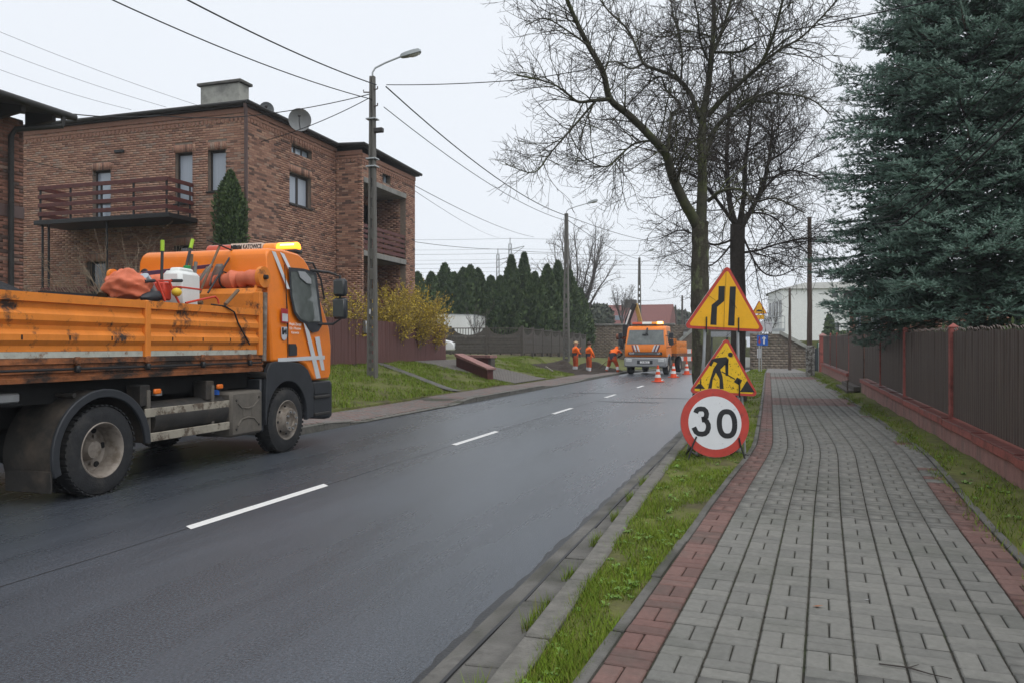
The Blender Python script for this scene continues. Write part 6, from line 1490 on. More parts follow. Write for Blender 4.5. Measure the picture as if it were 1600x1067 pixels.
# ================================================================== the work truck at the dig
WX, WY = (-7.58 - 5.44) / 2 + .04, 43.1
wt_ = thing('crane_truck', 'orange work truck with loader crane facing the camera at the dig', 'truck', (WX, WY, 0), R(-3))
hw = 1.13; 
def cabfn(x, y, z): return (x * (1 - .07 * max(0, z - 1.5)), y, z)
prof = [(.08, .95), (.0, 1.05), (-.02, 1.35), (.06, 1.62), (.34, 2.42), (.42, 2.55), (.6, 2.62), (1.7, 2.62), (1.75, 2.55), (1.75, .95)]
cb = MB().prism(prof, 'x', -hw, hw).xform(cabfn).build('cab', 'truck_orange', wt_, bevel=.05)
def frontq(z): return float(np.interp(z, [1.05, 1.35, 1.62, 2.42, 2.55], [0, -.02, .06, .34, .42]))
def fpoly(name, pts, mt, parent, o=.012):
    mb = MB(); n = len(pts); mb.add([(x * (1 - .07 * max(0, z - 1.5)), frontq(z) - o, z) for x, z in pts] + [(x * (1 - .07 * max(0, z - 1.5)), frontq(z) + .02, z) for x, z in pts], [tuple(range(n)), tuple(range(n, 2*n))[::-1]] + [(i, (i+1) % n, n + (i+1) % n, n + i) for i in range(n)])
    return mb.build(name, mt, parent, smooth=False)
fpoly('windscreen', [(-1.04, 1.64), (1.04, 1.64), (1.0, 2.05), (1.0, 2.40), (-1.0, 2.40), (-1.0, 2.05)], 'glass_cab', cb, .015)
MB().cbox(-.18, .65, .75, .80, 2.05, 2.36, .02).build('rear_window', 'label_pale', cb)
for s_ in (-1, 1):
    for k_, (xo, m) in enumerate(((.36, 'reflective'), (.46, 'stripe_purple'), (.53, 'reflective'), (.63, 'stripe_purple'))):
        w_ = .085 if m == 'reflective' else .055
        sg = 1 if s_ < 0 else -1
        x0 = s_ * xo if s_ < 0 else xo
        pts = [(x0, 1.2), (x0 + w_, 1.2), (x0 + w_ + .14 * sg * 1, 1.6), (x0 + .14 * sg * 1, 1.6)]
        dz_ = -.13 * s_ * -1; pts = [(x0, 1.24), (x0 + w_, 1.24), (x0 + w_ + dz_ * .3, 1.35), (x0 + w_ + dz_, 1.6), (x0 + dz_, 1.6), (x0 + dz_ * .3, 1.35)]
        fpoly('stripe', pts, m, cb, .026 + .001 * k_)
gr = MB().cbox(-.92, .92, -.05, .06, 1.06, 1.22, .012).build('grille', 'plastic_black', cb, smooth=False); MB().cbox(-.86, .86, -.058, -.04, 1.12, 1.15, .004).build('grille_bar', 'steel_grey', gr)
text('lettering', 'DAF', .14, 'label_pale', gr, (-.72, -.062, 1.15), (R(90), 0, 0), bold=.004); text('lettering', 'LF', .14, 'label_pale', gr, (.74, -.062, 1.15), (R(90), 0, 0), bold=.004)
bp_ = MB().cbox(-1.14, 1.14, -.10, .25, .42, .93, .06).build('bumper', 'dish_grey', wt_); MB().cbox(-.42, .42, -.115, -.09, .58, .78, .01).build('plate_recess', 'plastic_black', bp_)
npl = MB().cbox(-.26, .26, -.128, -.116, .62, .735, .004).build('number_plate', 'ink_white', bp_); text('lettering', 'SK 406CE', .1, 'ink', npl, (0, -.131, .677), (R(90), 0, 0), sx=.85)
for s_ in (-1, 1):
    MB().cbox(s_*.88 - .17, s_*.88 + .17, -.115, -.06, .68, .86, .02).build('headlight', 'headlight', bp_)
    ml = MB().tube([(s_*1.05, .25, 2.1), (s_*1.38, .1, 2.05), (s_*1.38, .1, 1.5), (s_*1.1, .2, 1.45)], .02, 6).build('mirror_arm', 'black_iron', cb)
    for z0, z1 in ((1.95, 2.24), (1.58, 1.92)): MB().cbox(s_*1.38 - .12, s_*1.38 + .12, .05, .16, z0, z1, .03).build('mirror', 'plastic_black', ml)
    side_w = MB().prism([(.55, 1.65), (.72, 2.35), (1.45, 2.35), (1.45, 1.65)], 'x', s_ * (hw * .955 - .02), s_ * (hw * .955 + .012)).build('side_window', 'glass_dark', cb)
    for yy, du in ((.9, False), (4.9, True)):
        w_ = MB().lathe([(-.13, .25), (-.14, .42), (-.1, .47), (.1, .47), (.14, .42), (.13, .25)], (s_ * .98, yy, .47), 'x', 28).build('wheel', 'tyre', wt_); MB().lathe([(s_*.12, .26), (s_*.04, .2), (s_*.08, .001)], (s_ * .98, yy, .47), 'x', 20).build('rim', 'rim', w_)
    MB().sweep(arc(.9, .5, .62, 0, 180, 12), arc(.9, .5, .53, 0, 180, 12), 'x', s_ * .8, s_ * 1.15).build('wheel_arch', 'dish_grey', wt_)
MB().tube([(.05, .36, 2.50), (.02, .16, 2.2)], .05, 6).build('wiper_mirror', 'plastic_black', cb); MB().cbox(-.2, .12, .12, .2, 2.14, 2.19, .01).build('front_mirror', 'plastic_black', cb)
bar_ = MB().cbox(-.85, .85, .62, .82, 2.66, 2.72, .01).build('beacon_bar', 'plastic_black', wt_)
for x0, x1, m in ((-.84, -.3, 'beacon_red'), (-.29, .22, 'panel_white'), (.23, .5, 'amber'), (.5, .84, 'amber_lit')): MB().prism(arc(.72, 2.72, .10, 0, 180, 8, .13), 'x', x0, x1).build('beacon_lens', m, bar_)
MB().cbox(.55, .82, .6, .64, 2.74, 2.86, .01).build('beacon_flash', 'amber_core', bar_)
for s_ in (-1, 1): MB().box(s_ * .35, s_ * .45, .6, 6.4, .7, .95).build('chassis_rail', 'chassis', wt_)
bedz = .98; bf = MB().cbox(-1.2, 1.2, 2.9, 6.6, bedz, bedz + .14, .01).build('bed', 'bed_rust', wt_, smooth=False)
for s_ in (-1, 1):
    for k_ in range(4):
        MB().cbox(min(s_*1.17, s_*1.21), max(s_*1.17, s_*1.21), 2.9 + k_ * .925, 3.80 + k_ * .925, bedz + .14, 1.82, .01).build('side_panel', 'bed_orange', bf, smooth=False)
        for q in range(2):
            for zq in (1.2, 1.52): MB().cbox(min(s_*1.205, s_*1.235), max(s_*1.205, s_*1.235), 3.0 + k_ * .925 + q * .42, 3.3 + k_ * .925 + q * .42, zq, zq + .22, .012).build('pressed_panel', 'bed_orange', bf, smooth=False)
MB().cbox(-1.2, 1.2, 2.88, 2.92, bedz + .14, 1.95, .01).build('headboard', 'bed_orange', bf, smooth=False)
# loader crane folded behind the cab
ck = (-.62, 2.2)
cr = MB().cbox(ck[0] - .22, ck[0] + .22, 2.0, 2.5, .9, 2.3, .03).build('crane_column', 'crane_dark', wt_)
L_ = lambda px, py, yy=2.25: (( (px - 1008.5) / F * (44.9)), yy, CH - (py - HZ) / F * 44.9)
MB().tube([L_(967, 527), L_(968, 500), L_(979, 474)], [.22, .19, .15], 6).build('main_boom', 'crane_dark', cr); MB().tube([L_(980, 474, 2.4), L_(987, 503, 2.5)], .14, 4).build('outer_boom', 'crane_yellow', cr)
MB().tube([L_(966, 508, 2.05), L_(974, 484, 2.05)], .045, 8).build('ram', 'ink_white', cr); MB().tube([L_(981, 474, 2.4), L_(984, 490, 2.6)], .06, 6).build('boom_head', 'crane_yellow', cr)
MB().cbox(L_(963, 0)[0] - .05, L_(970, 0)[0] + .05, 1.9, 2.3, L_(0, 526)[2], L_(0, 507)[2], .03).build('valve_block', 'crane_dark', cr)
MB().tube([L_(951, 526, 2.1), L_(976, 526, 2.1)], .17, 14).build('outrigger_drum', 'brown_drum', cr); MB().cbox(*[v for a_, b_ in zip(L_(957, 536, 2.0), L_(966, 520, 2.4)) for v in (min(a_, b_), max(a_, b_))], .03).build('outrigger_box', 'crane_dark', cr)
MB().tube([L_(961, 530, 2.0), L_(960, 545, 2.0)], .12, 6).build('outrigger_leg', 'crane_dark', cr)

# ================================================================== the crew
def person(name, label, loc, rz, joints, bones, mats, extra=None):
    root = thing(name, label, 'person', loc, rz, 'road crew in orange workwear'); root.scale = (1.14, 1.14, .97)
    me = bpy.data.meshes.new('body'); me.from_pydata([j[0] for j in joints], bones, [])
    ob = bpy.data.objects.new('body', me); C.objects.link(ob)
    ob.modifiers.new('skin', 'SKIN'); sv = me.skin_vertices[0].data
    for i, j in enumerate(joints): r_ = j[1]; sv[i].radius = r_ if isinstance(r_, tuple) else (r_, r_); sv[i].use_root = (i == 0)
    sb = ob.modifiers.new('sub', 'SUBSURF'); sb.levels = 2; sb.render_levels = 2
    dg = bpy.context.evaluated_depsgraph_get(); m2 = bpy.data.meshes.new_from_object(ob.evaluated_get(dg)); bpy.data.objects.remove(ob)
    for m in ('hivis', 'hivis_dark', 'skin', 'navy', 'reflective'): m2.materials.append(MATS[m])
    jv = [Vector(j[0]) for j in joints]; jm = [j[2] for j in joints]; segs = [(a, b) for a, b in bones]
    for p in m2.polygons:
        c = p.center; best = min(range(len(segs)), key=lambda q: (lambda a, b: (c - (a + (b - a) * max(0, min(1, (c - a).dot(b - a) / max(1e-9, (b - a).length_squared))))).length)(jv[segs[q][0]], jv[segs[q][1]]))
        a, b = segs[best]; t = (c - jv[a]).dot(jv[b] - jv[a]) / max(1e-9, (jv[b] - jv[a]).length_squared)
        p.material_index = jm[b] if t > .5 else jm[a]; p.use_smooth = True
    o = bpy.data.objects.new('body', m2); C.objects.link(o); o.parent = root
    if extra: extra(root)
    return root
def hand(j, bones, wrist, d, side, mi=2):
    "palm and five short bent fingers hanging from a wrist joint index"
    d = Vector(d).normalized(); s_ = Vector(side).normalized(); w = Vector(j[wrist][0])
    j.append((tuple(w + d * .07), (.036, .022), mi)); pi = len(j) - 1; bones.append((wrist, pi))
    nrm = d.cross(s_)
    for k, (o_, ln) in enumerate(((-.03, .06), (-.01, .075), (.01, .07), (.03, .055))):
        b0 = Vector(j[pi][0]) + s_ * o_ + d * .03; j.append((tuple(b0), .011, mi)); j.append((tuple(b0 + d * ln * .6 + nrm * .02), .009, mi)); n_ = len(j); bones += [(pi, n_ - 2), (n_ - 2, n_ - 1)]
    b0 = w + d * .03 + s_ * .045; j.append((tuple(b0), .012, mi)); j.append((tuple(b0 + d * .045 + s_ * .02), .009, mi)); n_ = len(j); bones += [(wrist, n_ - 2), (n_ - 2, n_ - 1)]
def headgear(root, c, fwd, cap):
    f = Vector(fwd); rz_ = math.atan2(f.y, f.x)
    if cap:
        o = MB().ball((0, 0, .045), .112, 14, (1.08, 1, .8)).build('cap', 'cap_beige', root); o.location = c; o.rotation_euler = (0, 0, rz_)
        v = MB().prism(arc(.07, 0, .11, -75, 75, 10), 'z', .04, .052).build('cap_visor', 'cap_beige', o)
    else:
        o = MB().ball((-.012, 0, .03), .11, 14, (1.05, .97, 1)).build('hair', 'hair', root); o.location = c; o.rotation_euler = (0, 0, rz_)
    for s_ in (-1, 1): e = MB().ball((.098, s_ * .034, -.002), .011, 6).build('eye', 'ink', root); e.location = c; e.rotation_euler = (0, 0, rz_)
# (position, radius, material) : 0 hi-vis, 1 trousers, 2 skin, 3 navy, 4 reflective
def stander(arm_l, arm_r, fwd=(1, 0), bandz=1.0):
    fx_, fy_ = fwd; sx, sy = -fy_, fx_
    P = lambda f_, s_, z: (fx_ * f_ + sx * s_, fy_ * f_ + sy * s_, z)
    j = [(P(0, 0, .95), (.16, .13), 3), (P(.0, 0, 1.1), (.165, .125), 3), (P(.0, 0, 1.25), (.17, .125), 0), (P(-.01, 0, 1.42), (.175, .12), 0), (P(0, 0, 1.5), (.085, .075), 0), (P(.02, 0, 1.57), (.055, .055), 2), (P(.03, 0, 1.66), (.085, .09), 2), (P(.03, 0, 1.74), (.08, .085), 2), (P(.125, 0, 1.665), (.02, .02), 2)]
    b = [(0, 1), (1, 2), (2, 3), (3, 4), (4, 5), (5, 6), (6, 7), (6, 8)]
    for s_ in (1, -1):
        n = len(j); j += [(P(0, s_ * .1, .86), (.105, .11), 1), (P(.02, s_ * .12, .50), (.082, .085), 1), (P(-.01, s_ * .13, .28), (.078, .08), 4), (P(-.02, s_ * .13, .12), (.07, .07), 1), (P(-.02, s_ * .13, .05), (.055, .055), 3), (P(.15, s_ * .15, .035), (.045, .035), 3)]
        b += [(0, n), (n, n+1), (n+1, n+2), (n+2, n+3), (n+3, n+4), (n+4, n+5)]
        pts = arm_l if s_ > 0 else arm_r; n = len(j)
        j += [(P(0, s_ * .2, 1.43), .072, 0), (P(*pts[0]), .058, 0), (P(*pts[1]), .04, 0)]; b += [(3, n), (n, n+1), (n+1, n+2)]
        d = Vector(P(*pts[1])) - Vector(P(*pts[0])); hand(j, b, n + 2, d, (sx, sy, 0))
    return j, b
wz = .03
pA = W(899, 583, Z=44.5); pB = W(920, 585, Z=43.6); pC = W(957, 583, Z=44.5)
gz = lambda p: lawn_z(p.x, p.y) + .02
fA = (math.cos(A + .3), math.sin(A + .3))
j, b = stander(((.12, .30, 1.16), (.28, .12, 1.40)), ((.10, -.26, 1.15), (.27, -.02, 1.12)), fA)
person('person', 'person in beige cap and orange vest raising a hand to the chin', (pA.x, pA.y, wz), 0, j, b, None, lambda r: headgear(r, (fA[0]*.03, fA[1]*.03, 1.70), (fA[0], fA[1], 0), True))
j, b = stander(((.10, .27, 1.16), (.22, .12, .98)), ((.10, -.27, 1.16), (.24, -.10, .99)), fA)
person('person', 'bareheaded person in orange jacket standing with hands before the waist', (pB.x, pB.y, wz - .03), 0, j, b, None, lambda r: headgear(r, (fA[0]*.03, fA[1]*.03, 1.70), (fA[0], fA[1], 0), False))
# bending figure with a shovel, back to the camera
f2 = (math.cos(R(60) + A), math.sin(R(60) + A)); s2_ = (-f2[1], f2[0]); PP = lambda f_, s_, z: (f2[0]*f_ + s2_[0]*s_, f2[1]*f_ + s2_[1]*s_, z)
j = [(PP(-.05, 0, .88), (.19, .16), 3), (PP(.05, 0, 1.02), (.18, .15), 3), (PP(.20, 0, 1.16), (.19, .14), 0), (PP(.36, 0, 1.28), (.19, .13), 0), (PP(.45, 0, 1.36), (.1, .09), 0), (PP(.50, 0, 1.42), (.08, .08), 0), (PP(.56, 0, 1.47), (.10, .10), 0), (PP(.60, 0, 1.51), (.085, .085), 0)]
b = [(0, 1), (1, 2), (2, 3), (3, 4), (4, 5), (5, 6), (6, 7)]
for s_ in (1, -1):
    n = len(j); j += [(PP(-.05, s_ * .12, .80), (.12, .125), 1), (PP(.06, s_ * .22, .45), (.09, .09), 1), (PP(-.02, s_ * .28, .26), (.085, .085), 4), (PP(-.05, s_ * .30, .12), (.075, .075), 1), (PP(-.05, s_ * .30, .05), (.055, .055), 3), (PP(.12, s_ * .34, .035), (.045, .035), 3)]
    b += [(0, n), (n, n+1), (n+1, n+2), (n+2, n+3), (n+3, n+4), (n+4, n+5)]
    n = len(j); e_, h_ = ((.48, .34, 1.02), (.52, .42, .78)) if s_ > 0 else ((.52, -.30, 1.06), (.62, -.05, .92))
    j += [(PP(.37, s_ * .2, 1.29), .075, 0), (PP(*e_), .058, 3), (PP(*h_), .042, 3)]; b += [(3, n), (n, n+1), (n+1, n+2)]
    hand(j, b, n + 2, Vector(PP(*h_)) - Vector(PP(*e_)), (f2[0], f2[1], 0))
person('person', 'person in hooded orange jacket bending over to dig, back turned', (pC.x, pC.y, wz), 0, j, b, None)
sv_ = thing('digging_shovel', 'long-handled shovel held by the bending digger', 'shovel', (pC.x, pC.y, wz))
MB().tube([PP(.66, -.10, 1.02), PP(.52, .46, .72), PP(.30, 1.1, .18)], .017, 8).build('shaft', 'tool_wood', sv_)
c_ = Vector(PP(.26, 1.2, .10)); mb = MB().cbox(-.11, .11, -.15, .15, -.008, .008, .004); mb.xform(lambda x, y, z: tuple(c_ + Vector(PP(x, y * 1.0, 0)) + Vector((0, 0, z - .35 * y)))); mb.build('blade', 'tool_steel', sv_, smooth=False)
mb = MB().tube([W(1243 * .3 + 480, 742 * .3 + 350, Z=38), W(1280 * .3 + 480, 765 * .3 + 350, Z=36.5)], .03, 4); tag(mb.build('loose_board', 'rail_alu', smooth=False), 'loose pale board lying on the grass by the dug earth', 'board')
# ================================================================== trees and shrubs
def tubes_np(branches, sides):
    "list of (pts (n,3), radii (n)) -> V, quads"
    V, Fq, o = [], [], 0; ang = np.arange(sides) * 2 * np.pi / sides; ca, sa = np.cos(ang), np.sin(ang)
    for pts, rad in branches:
        pts = np.asarray(pts, dtype=np.float64); n = len(pts); rad = np.asarray(rad)
        t = np.gradient(pts, axis=0); t /= np.linalg.norm(t, axis=1, keepdims=True) + 1e-9
        m = t.mean(0); ref = np.eye(3)[np.argmin(np.abs(m))]
        u_ = np.cross(t, ref); u_ /= np.linalg.norm(u_, axis=1, keepdims=True) + 1e-9; v_ = np.cross(t, u_)
        ring = pts[:, None] + rad[:, None, None] * (ca[None, :, None] * u_[:, None] + sa[None, :, None] * v_[:, None])
        V.append(ring.reshape(-1, 3)); i = np.arange(n - 1)[:, None] * sides; k = np.arange(sides)[None]; k2 = (k + 1) % sides
        Fq.append(np.stack([o + i + k, o + i + k2, o + i + sides + k2, o + i + sides + k], -1).reshape(-1, 4)); o += n * sides
    return np.concatenate(V), np.concatenate(Fq)
def wander(g, p, d, L, n, wig, up):
    pts = [p]; d = d / (np.linalg.norm(d) + 1e-9); st = L / n
    for i in range(n):
        d = d + g.normal(0, wig, 3) + np.array([0, 0, up]); d = d / np.linalg.norm(d); pts.append(pts[-1] + d * st)
    return np.array(pts)
def smooth_path(pts, k=4):
    pts = np.asarray(pts, dtype=float); out = []
    P = np.vstack([2 * pts[0] - pts[1], pts, 2 * pts[-1] - pts[-2]])
    for i in range(1, len(P) - 2):
        for j in range(k):
            t = j / k; a, b, c, d = P[i-1], P[i], P[i+1], P[i+2]
            out.append(.5 * (2*b + (c - a) * t + (2*a - 5*b + 4*c - d) * t*t + (3*b - a - 3*c + d) * t**3))
    out.append(pts[-1]); return np.array(out)
def child_dir(g, t, spread):
    r = g.normal(0, 1, 3); r -= t * r.dot(t); r /= np.linalg.norm(r) + 1e-9
    a = g.normal(spread, .25); return t * math.cos(a) + r * math.sin(a)
def twigs(g, limbs, step=.17, L2=(.5, 1.5), up=.03, spread=.95, r2=.010, dens3=.14, dens4=.11, rmin=.0017, skip=.12, l3=.5, l4=.42, flat=.0):
    B2, B3 = [], []
    for pts, rad in limbs:
        seg = np.linalg.norm(np.diff(pts, axis=0), axis=1); d = np.concatenate([[0], np.cumsum(seg)]); tot = d[-1]
        s = tot * skip + g.random() * step
        while s < tot:
            i = min(np.searchsorted(d, s), len(pts) - 1); p = np.array([np.interp(s, d, pts[:, q]) for q in range(3)]); t = pts[i] - pts[i-1]; t = t / (np.linalg.norm(t) + 1e-9)
            R_ = float(np.interp(s, d, rad)); L = g.uniform(*L2) * (.55 + .45 * (1 - s / tot)) * min(1.15, .5 + R_ / .05)
            dr = child_dir(g, t, spread); dr[2] += .12
            q = wander(g, p, dr, L, 6, .16, up); r0 = min(R_ * .6, r2 * (.5 + L / L2[1])); B2.append((q, np.linspace(r0, max(rmin, r0 * .25), 7)))
            m = max(2, int(L / dens3))
            for k in range(m):
                f_ = .12 + .88 * (k + g.random()) / m; i2 = min(int(f_ * 6), 5); p3 = q[i2] + (q[i2+1] - q[i2]) * (f_ * 6 - i2); t3 = q[i2+1] - q[i2]; t3 /= np.linalg.norm(t3)
                L3 = g.uniform(.45, 1.0) * l3 * (1.1 - .5 * f_) * min(1.2, .4 + L); q3 = wander(g, p3, child_dir(g, t3, .85), L3, 4, .17, up * .8); r3 = max(rmin, r0 * .38); B3.append((q3, np.linspace(r3, rmin, 5)))
                m4 = int(L3 / dens4)
                for z in range(m4):
                    f4 = (z + g.random()) / max(1, m4); i4 = min(int(f4 * 4), 3); p4 = q3[i4] + (q3[i4+1] - q3[i4]) * (f4 * 4 - i4); t4 = q3[i4+1] - q3[i4]; t4 /= np.linalg.norm(t4)
                    L4 = g.uniform(.4, 1) * l4 * L3; B3.append((wander(g, p4, child_dir(g, t4, .8), L4, 2, .15, up), np.array([rmin * 1.2, rmin, rmin * .7])))
            s += step * g.uniform(.5, 1.5)
    return B2, B3
def tree_obj(name, label, base, limbs, B2, B3, bark, limbm, twigm, group=None):
    t = thing(name, label, 'tree', base, 0, group); b = np.array(base)
    sh_ = lambda L: [(p - b, r) for p, r in L]
    V, Fq = tubes_np(sh_(limbs[:1]), 14); np_mesh('trunk', V, Fq, bark, t, smooth=True)
    if len(limbs) > 1: V, Fq = tubes_np(sh_(limbs[1:]), 9); np_mesh('limbs', V, Fq, limbm, t, smooth=True)
    V, Fq = tubes_np(sh_(B2), 5); np_mesh('branches', V, Fq, limbm, t, smooth=True)
    V, Fq = tubes_np(sh_(B3), 3); np_mesh('crown', V, Fq, twigm, t)
    return t
c7 = lambda x, y: (780 + .45 * x, .45 * y)
def limb7(pts, w0, w1, Z0, Z1, g, jit=.0):
    n = len(pts); out = []
    for i, (x, y) in enumerate(pts): px, py = c7(x, y); Z = Z0 + (Z1 - Z0) * (i / (n - 1)) ** 1.2; out.append(W(px, py, Z=Z))
    P = smooth_path(out); k = np.linspace(0, 1, len(P)) ** .8; zz = Z0 / F * .45
    return P, (w0 + (w1 - w0) * k) * .5 * zz
g = np.random.default_rng(21); ZT = 13.2
tb_ = W(1099, 540 + (CH - .09) * F / ZT, Z=ZT)
tr_pts = [W(1100, 668, Z=ZT), W(1098, 640, Z=ZT), W(1096, 600, Z=ZT), W(1096, 530, Z=ZT)] + [W(*c7(x, y), Z=ZT) for x, y in [(697, 1060), (697, 980), (698, 900), (697, 830), (700, 770)]]
P = smooth_path(tr_pts); d_ = np.linspace(0, 1, len(P)); P = P + np.c_[g.normal(0, .006, (len(P), 2)), np.zeros(len(P))]
trunk = (P, np.interp(d_, [0, .08, .2, .6, 1], [.23, .175, .155, .148, .13]))
T1 = [trunk,
 limb7([(700, 790), (705, 640), (704, 500), (708, 400), (725, 300), (738, 180), (745, 80), (745, 0), (750, -120)], 40, 10, ZT, ZT + .7, g),
 limb7([(690, 790), (668, 748), (640, 700), (600, 610), (580, 540), (530, 480), (450, 400), (385, 345), (360, 250), (310, 160), (270, 80), (235, 0), (200, -90)], 42, 10, ZT, ZT - 1.6, g),
 limb7([(385, 345), (330, 350), (275, 355), (240, 330), (180, 290), (60, 262)], 15, 4, ZT - .9, ZT - 1.6, g),
 limb7([(330, 357), (250, 450), (180, 530), (120, 600), (20, 570)], 9, 3, ZT - 1, ZT - 1.9, g),
 limb7([(535, 488), (470, 500), (420, 540), (370, 580), (300, 550), (250, 480)], 9, 3, ZT - .4, ZT - 1.6, g),
 limb7([(585, 545), (590, 460), (600, 400), (630, 365), (580, 315), (555, 265), (480, 330), (390, 425)], 13, 4, ZT - .3, ZT + 1.3, g),
 limb7([(697, 410), (660, 320), (610, 270), (540, 240), (500, 220), (450, 110), (380, 40), (330, -30)], 18, 5, ZT + .2, ZT + 1.6, g),
 limb7([(500, 222), (455, 240), (400, 215), (300, 240)], 8, 3, ZT + .9, ZT + 1.2, g),
 limb7([(630, 290), (635, 200), (625, 120), (600, 30), (590, -60)], 8, 3, ZT + .4, ZT + 1.8, g),
 limb7([(722, 405), (790, 330), (870, 260), (910, 220), (950, 130), (985, 0), (1000, -70)], 20, 6, ZT + .2, ZT - 1.1, g),
 limb7([(908, 222), (980, 170), (1050, 130), (1130, 50), (1190, -20)], 11, 4, ZT - .5, ZT - .9, g),
 limb7([(715, 540), (750, 450), (820, 380), (900, 335), (975, 325), (1080, 345), (1150, 400)], 20, 4, ZT + .1, ZT + 2., g),
 limb7([(725, 700), (770, 665), (840, 660), (890, 700), (960, 690), (1060, 740)], 14, 4, ZT, ZT - 1.3, g),
 limb7([(742, 185), (770, 120), (800, 20), (815, -60)], 16, 6, ZT + .5, ZT + 1.3, g), limb7([(748, 183), (830, 182), (868, 165), (893, 148)], 10, 6, ZT + .5, ZT - .2, g),
 limb7([(738, 240), (700, 150), (690, 60), (670, -30)], 9, 4, ZT + .5, ZT - .8, g), limb7([(740, 130), (660, 110), (560, 130), (470, 100)], 7, 3, ZT + .6, ZT - .6, g),
 limb7([(310, 160), (240, 110), (160, 65), (90, 90)], 8, 3, ZT - 1.3, ZT - 1.9, g), limb7([(708, 580), (650, 545), (600, 560), (500, 600)], 6, 3, ZT, ZT + 1.2, g)]
B2, B3 = twigs(g, T1[1:], step=.05, L2=(.4, 1.6), up=.012, r2=.009, rmin=.0026, dens3=.13, l3=.55)
limbs_all = T1
tree_obj('lime_tree', 'tall bare lime tree with mossy forked trunk right behind the road signs', tuple(tb_), T1, B2, B3, 'bark', 'limb', 'twig', 'bare trees on the verge')
g = np.random.default_rng(5); ZU = 21.
ub = W(1152, 540 + (CH - .09) * F / ZU, Z=ZU)
def limb8(pts, w0, w1, dz):
    P, r = limb7(pts, w0, w1, ZU, ZU + dz, g); return P, r
up_ = [W(1153, 627, Z=ZU), W(1153, 560, Z=ZU)] + [W(*c7(x, y), Z=ZU) for x, y in [(832, 1060), (828, 960), (827, 860), (828, 780)]]
P = smooth_path(up_); T2 = [(P, np.interp(np.linspace(0, 1, len(P)), [0, .1, 1], [.24, .19, .19])),
 limb8([(822, 790), (800, 700), (790, 560), (795, 440), (800, 350), (810, 250)], 24, 5, 1.2), limb8([(832, 790), (850, 680), (855, 560), (870, 450), (880, 350)], 22, 5, -1.3),
 limb8([(842, 790), (905, 670), (935, 560), (948, 440), (955, 380)], 20, 4, .8), limb8([(818, 780), (760, 700), (690, 620), (620, 590)], 15, 4, -1.2),
 limb8([(835, 880), (900, 870), (960, 850), (1060, 830), (1150, 850)], 10, 3, -1.5), limb8([(820, 830), (740, 850), (640, 800), (560, 830)], 9, 3, -1), limb8([(838, 760), (880, 740), (960, 760), (1050, 860)], 12, 3, 1.5),
 limb8([(900, 680), (980, 600), (1060, 600), (1140, 640)], 11, 3, 1.2), limb8([(935, 560), (1000, 520), (1080, 430)], 9, 3, -1), limb8([(795, 560), (720, 500), (640, 480), (560, 500)], 9, 3, 1.6), limb8([(855, 600), (780, 560), (700, 560)], 8, 3, -1.7), limb8([(845, 820), (900, 930), (960, 960), (1040, 930)], 8, 3, -1.2), limb8([(815, 840), (740, 920), (640, 940)], 8, 3, 1.2)]
B2, B3 = twigs(g, T2[1:], step=.075, L2=(.8, 3.0), up=-.018, r2=.012, rmin=.0038, dens3=.17, dens4=.16, l3=.75)
tree_obj('lime_tree', 'darker smaller bare tree standing behind the mossy lime', tuple(ub), T2, B2, B3, 'bark_dark', 'bark_dark', 'twig', 'bare trees on the verge')
def broom_tree(label, px, base_z, top_py, Z, spread, n_l, seed, rmin, twm='twig_far', name='bare_tree', trunk_h=.22, r0=.2, group='bare trees in the background'):
    g = np.random.default_rng(seed); b = W(px, 540, Z=Z); b.z = base_z; H = W(px, top_py, Z=Z).z - base_z; p0 = np.array(b)
    th = H * trunk_h; tp = wander(g, p0, np.array([0, 0, 1.]), th, 6, .03, .1); L = [(tp, np.linspace(r0, r0 * .8, 7))]
    for k in range(n_l):
        a = 6.283 * k / n_l + g.uniform(-.3, .3); s_ = spread * g.uniform(.45, 1); d = np.array([math.cos(a) * s_, math.sin(a) * s_, 1]); LL = (H - th) * g.uniform(.75, 1.02)
        L.append((wander(g, tp[-1] - np.array([0, 0, g.uniform(0, th * .4)]), d, LL, 9, .07, .035), np.linspace(r0 * .42, r0 * .06, 10)))
    B2, B3 = twigs(g, L[1:], step=H * .045, L2=(H * .1, H * .26), up=.05, r2=r0 * .1, rmin=rmin, dens3=H * .028, dens4=H * .03, spread=.6, l3=H * .08, l4=.5, skip=.2)
    return tree_obj(name, label, tuple(b), L, B2, B3, twm, twm, twm, group)
broom_tree('broad bare tree rising behind the hedge and second lamp post', 903, 1.2, 330, 72, .62, 12, 3, .011, r0=.32)
broom_tree('thin bare tree in front of the red roofed house', 972, 3.2, 432, 92, .6, 8, 4, .012, r0=.16)
broom_tree('spindly leafless tree in front of the white trailer', 744, 1.1, 462, 47, .7, 7, 6, .006, r0=.05, trunk_h=.35)
broom_tree('bare shrub-like tree left of the white block', 1205, 1.9, 470, 84, .7, 8, 8, .01, r0=.09)

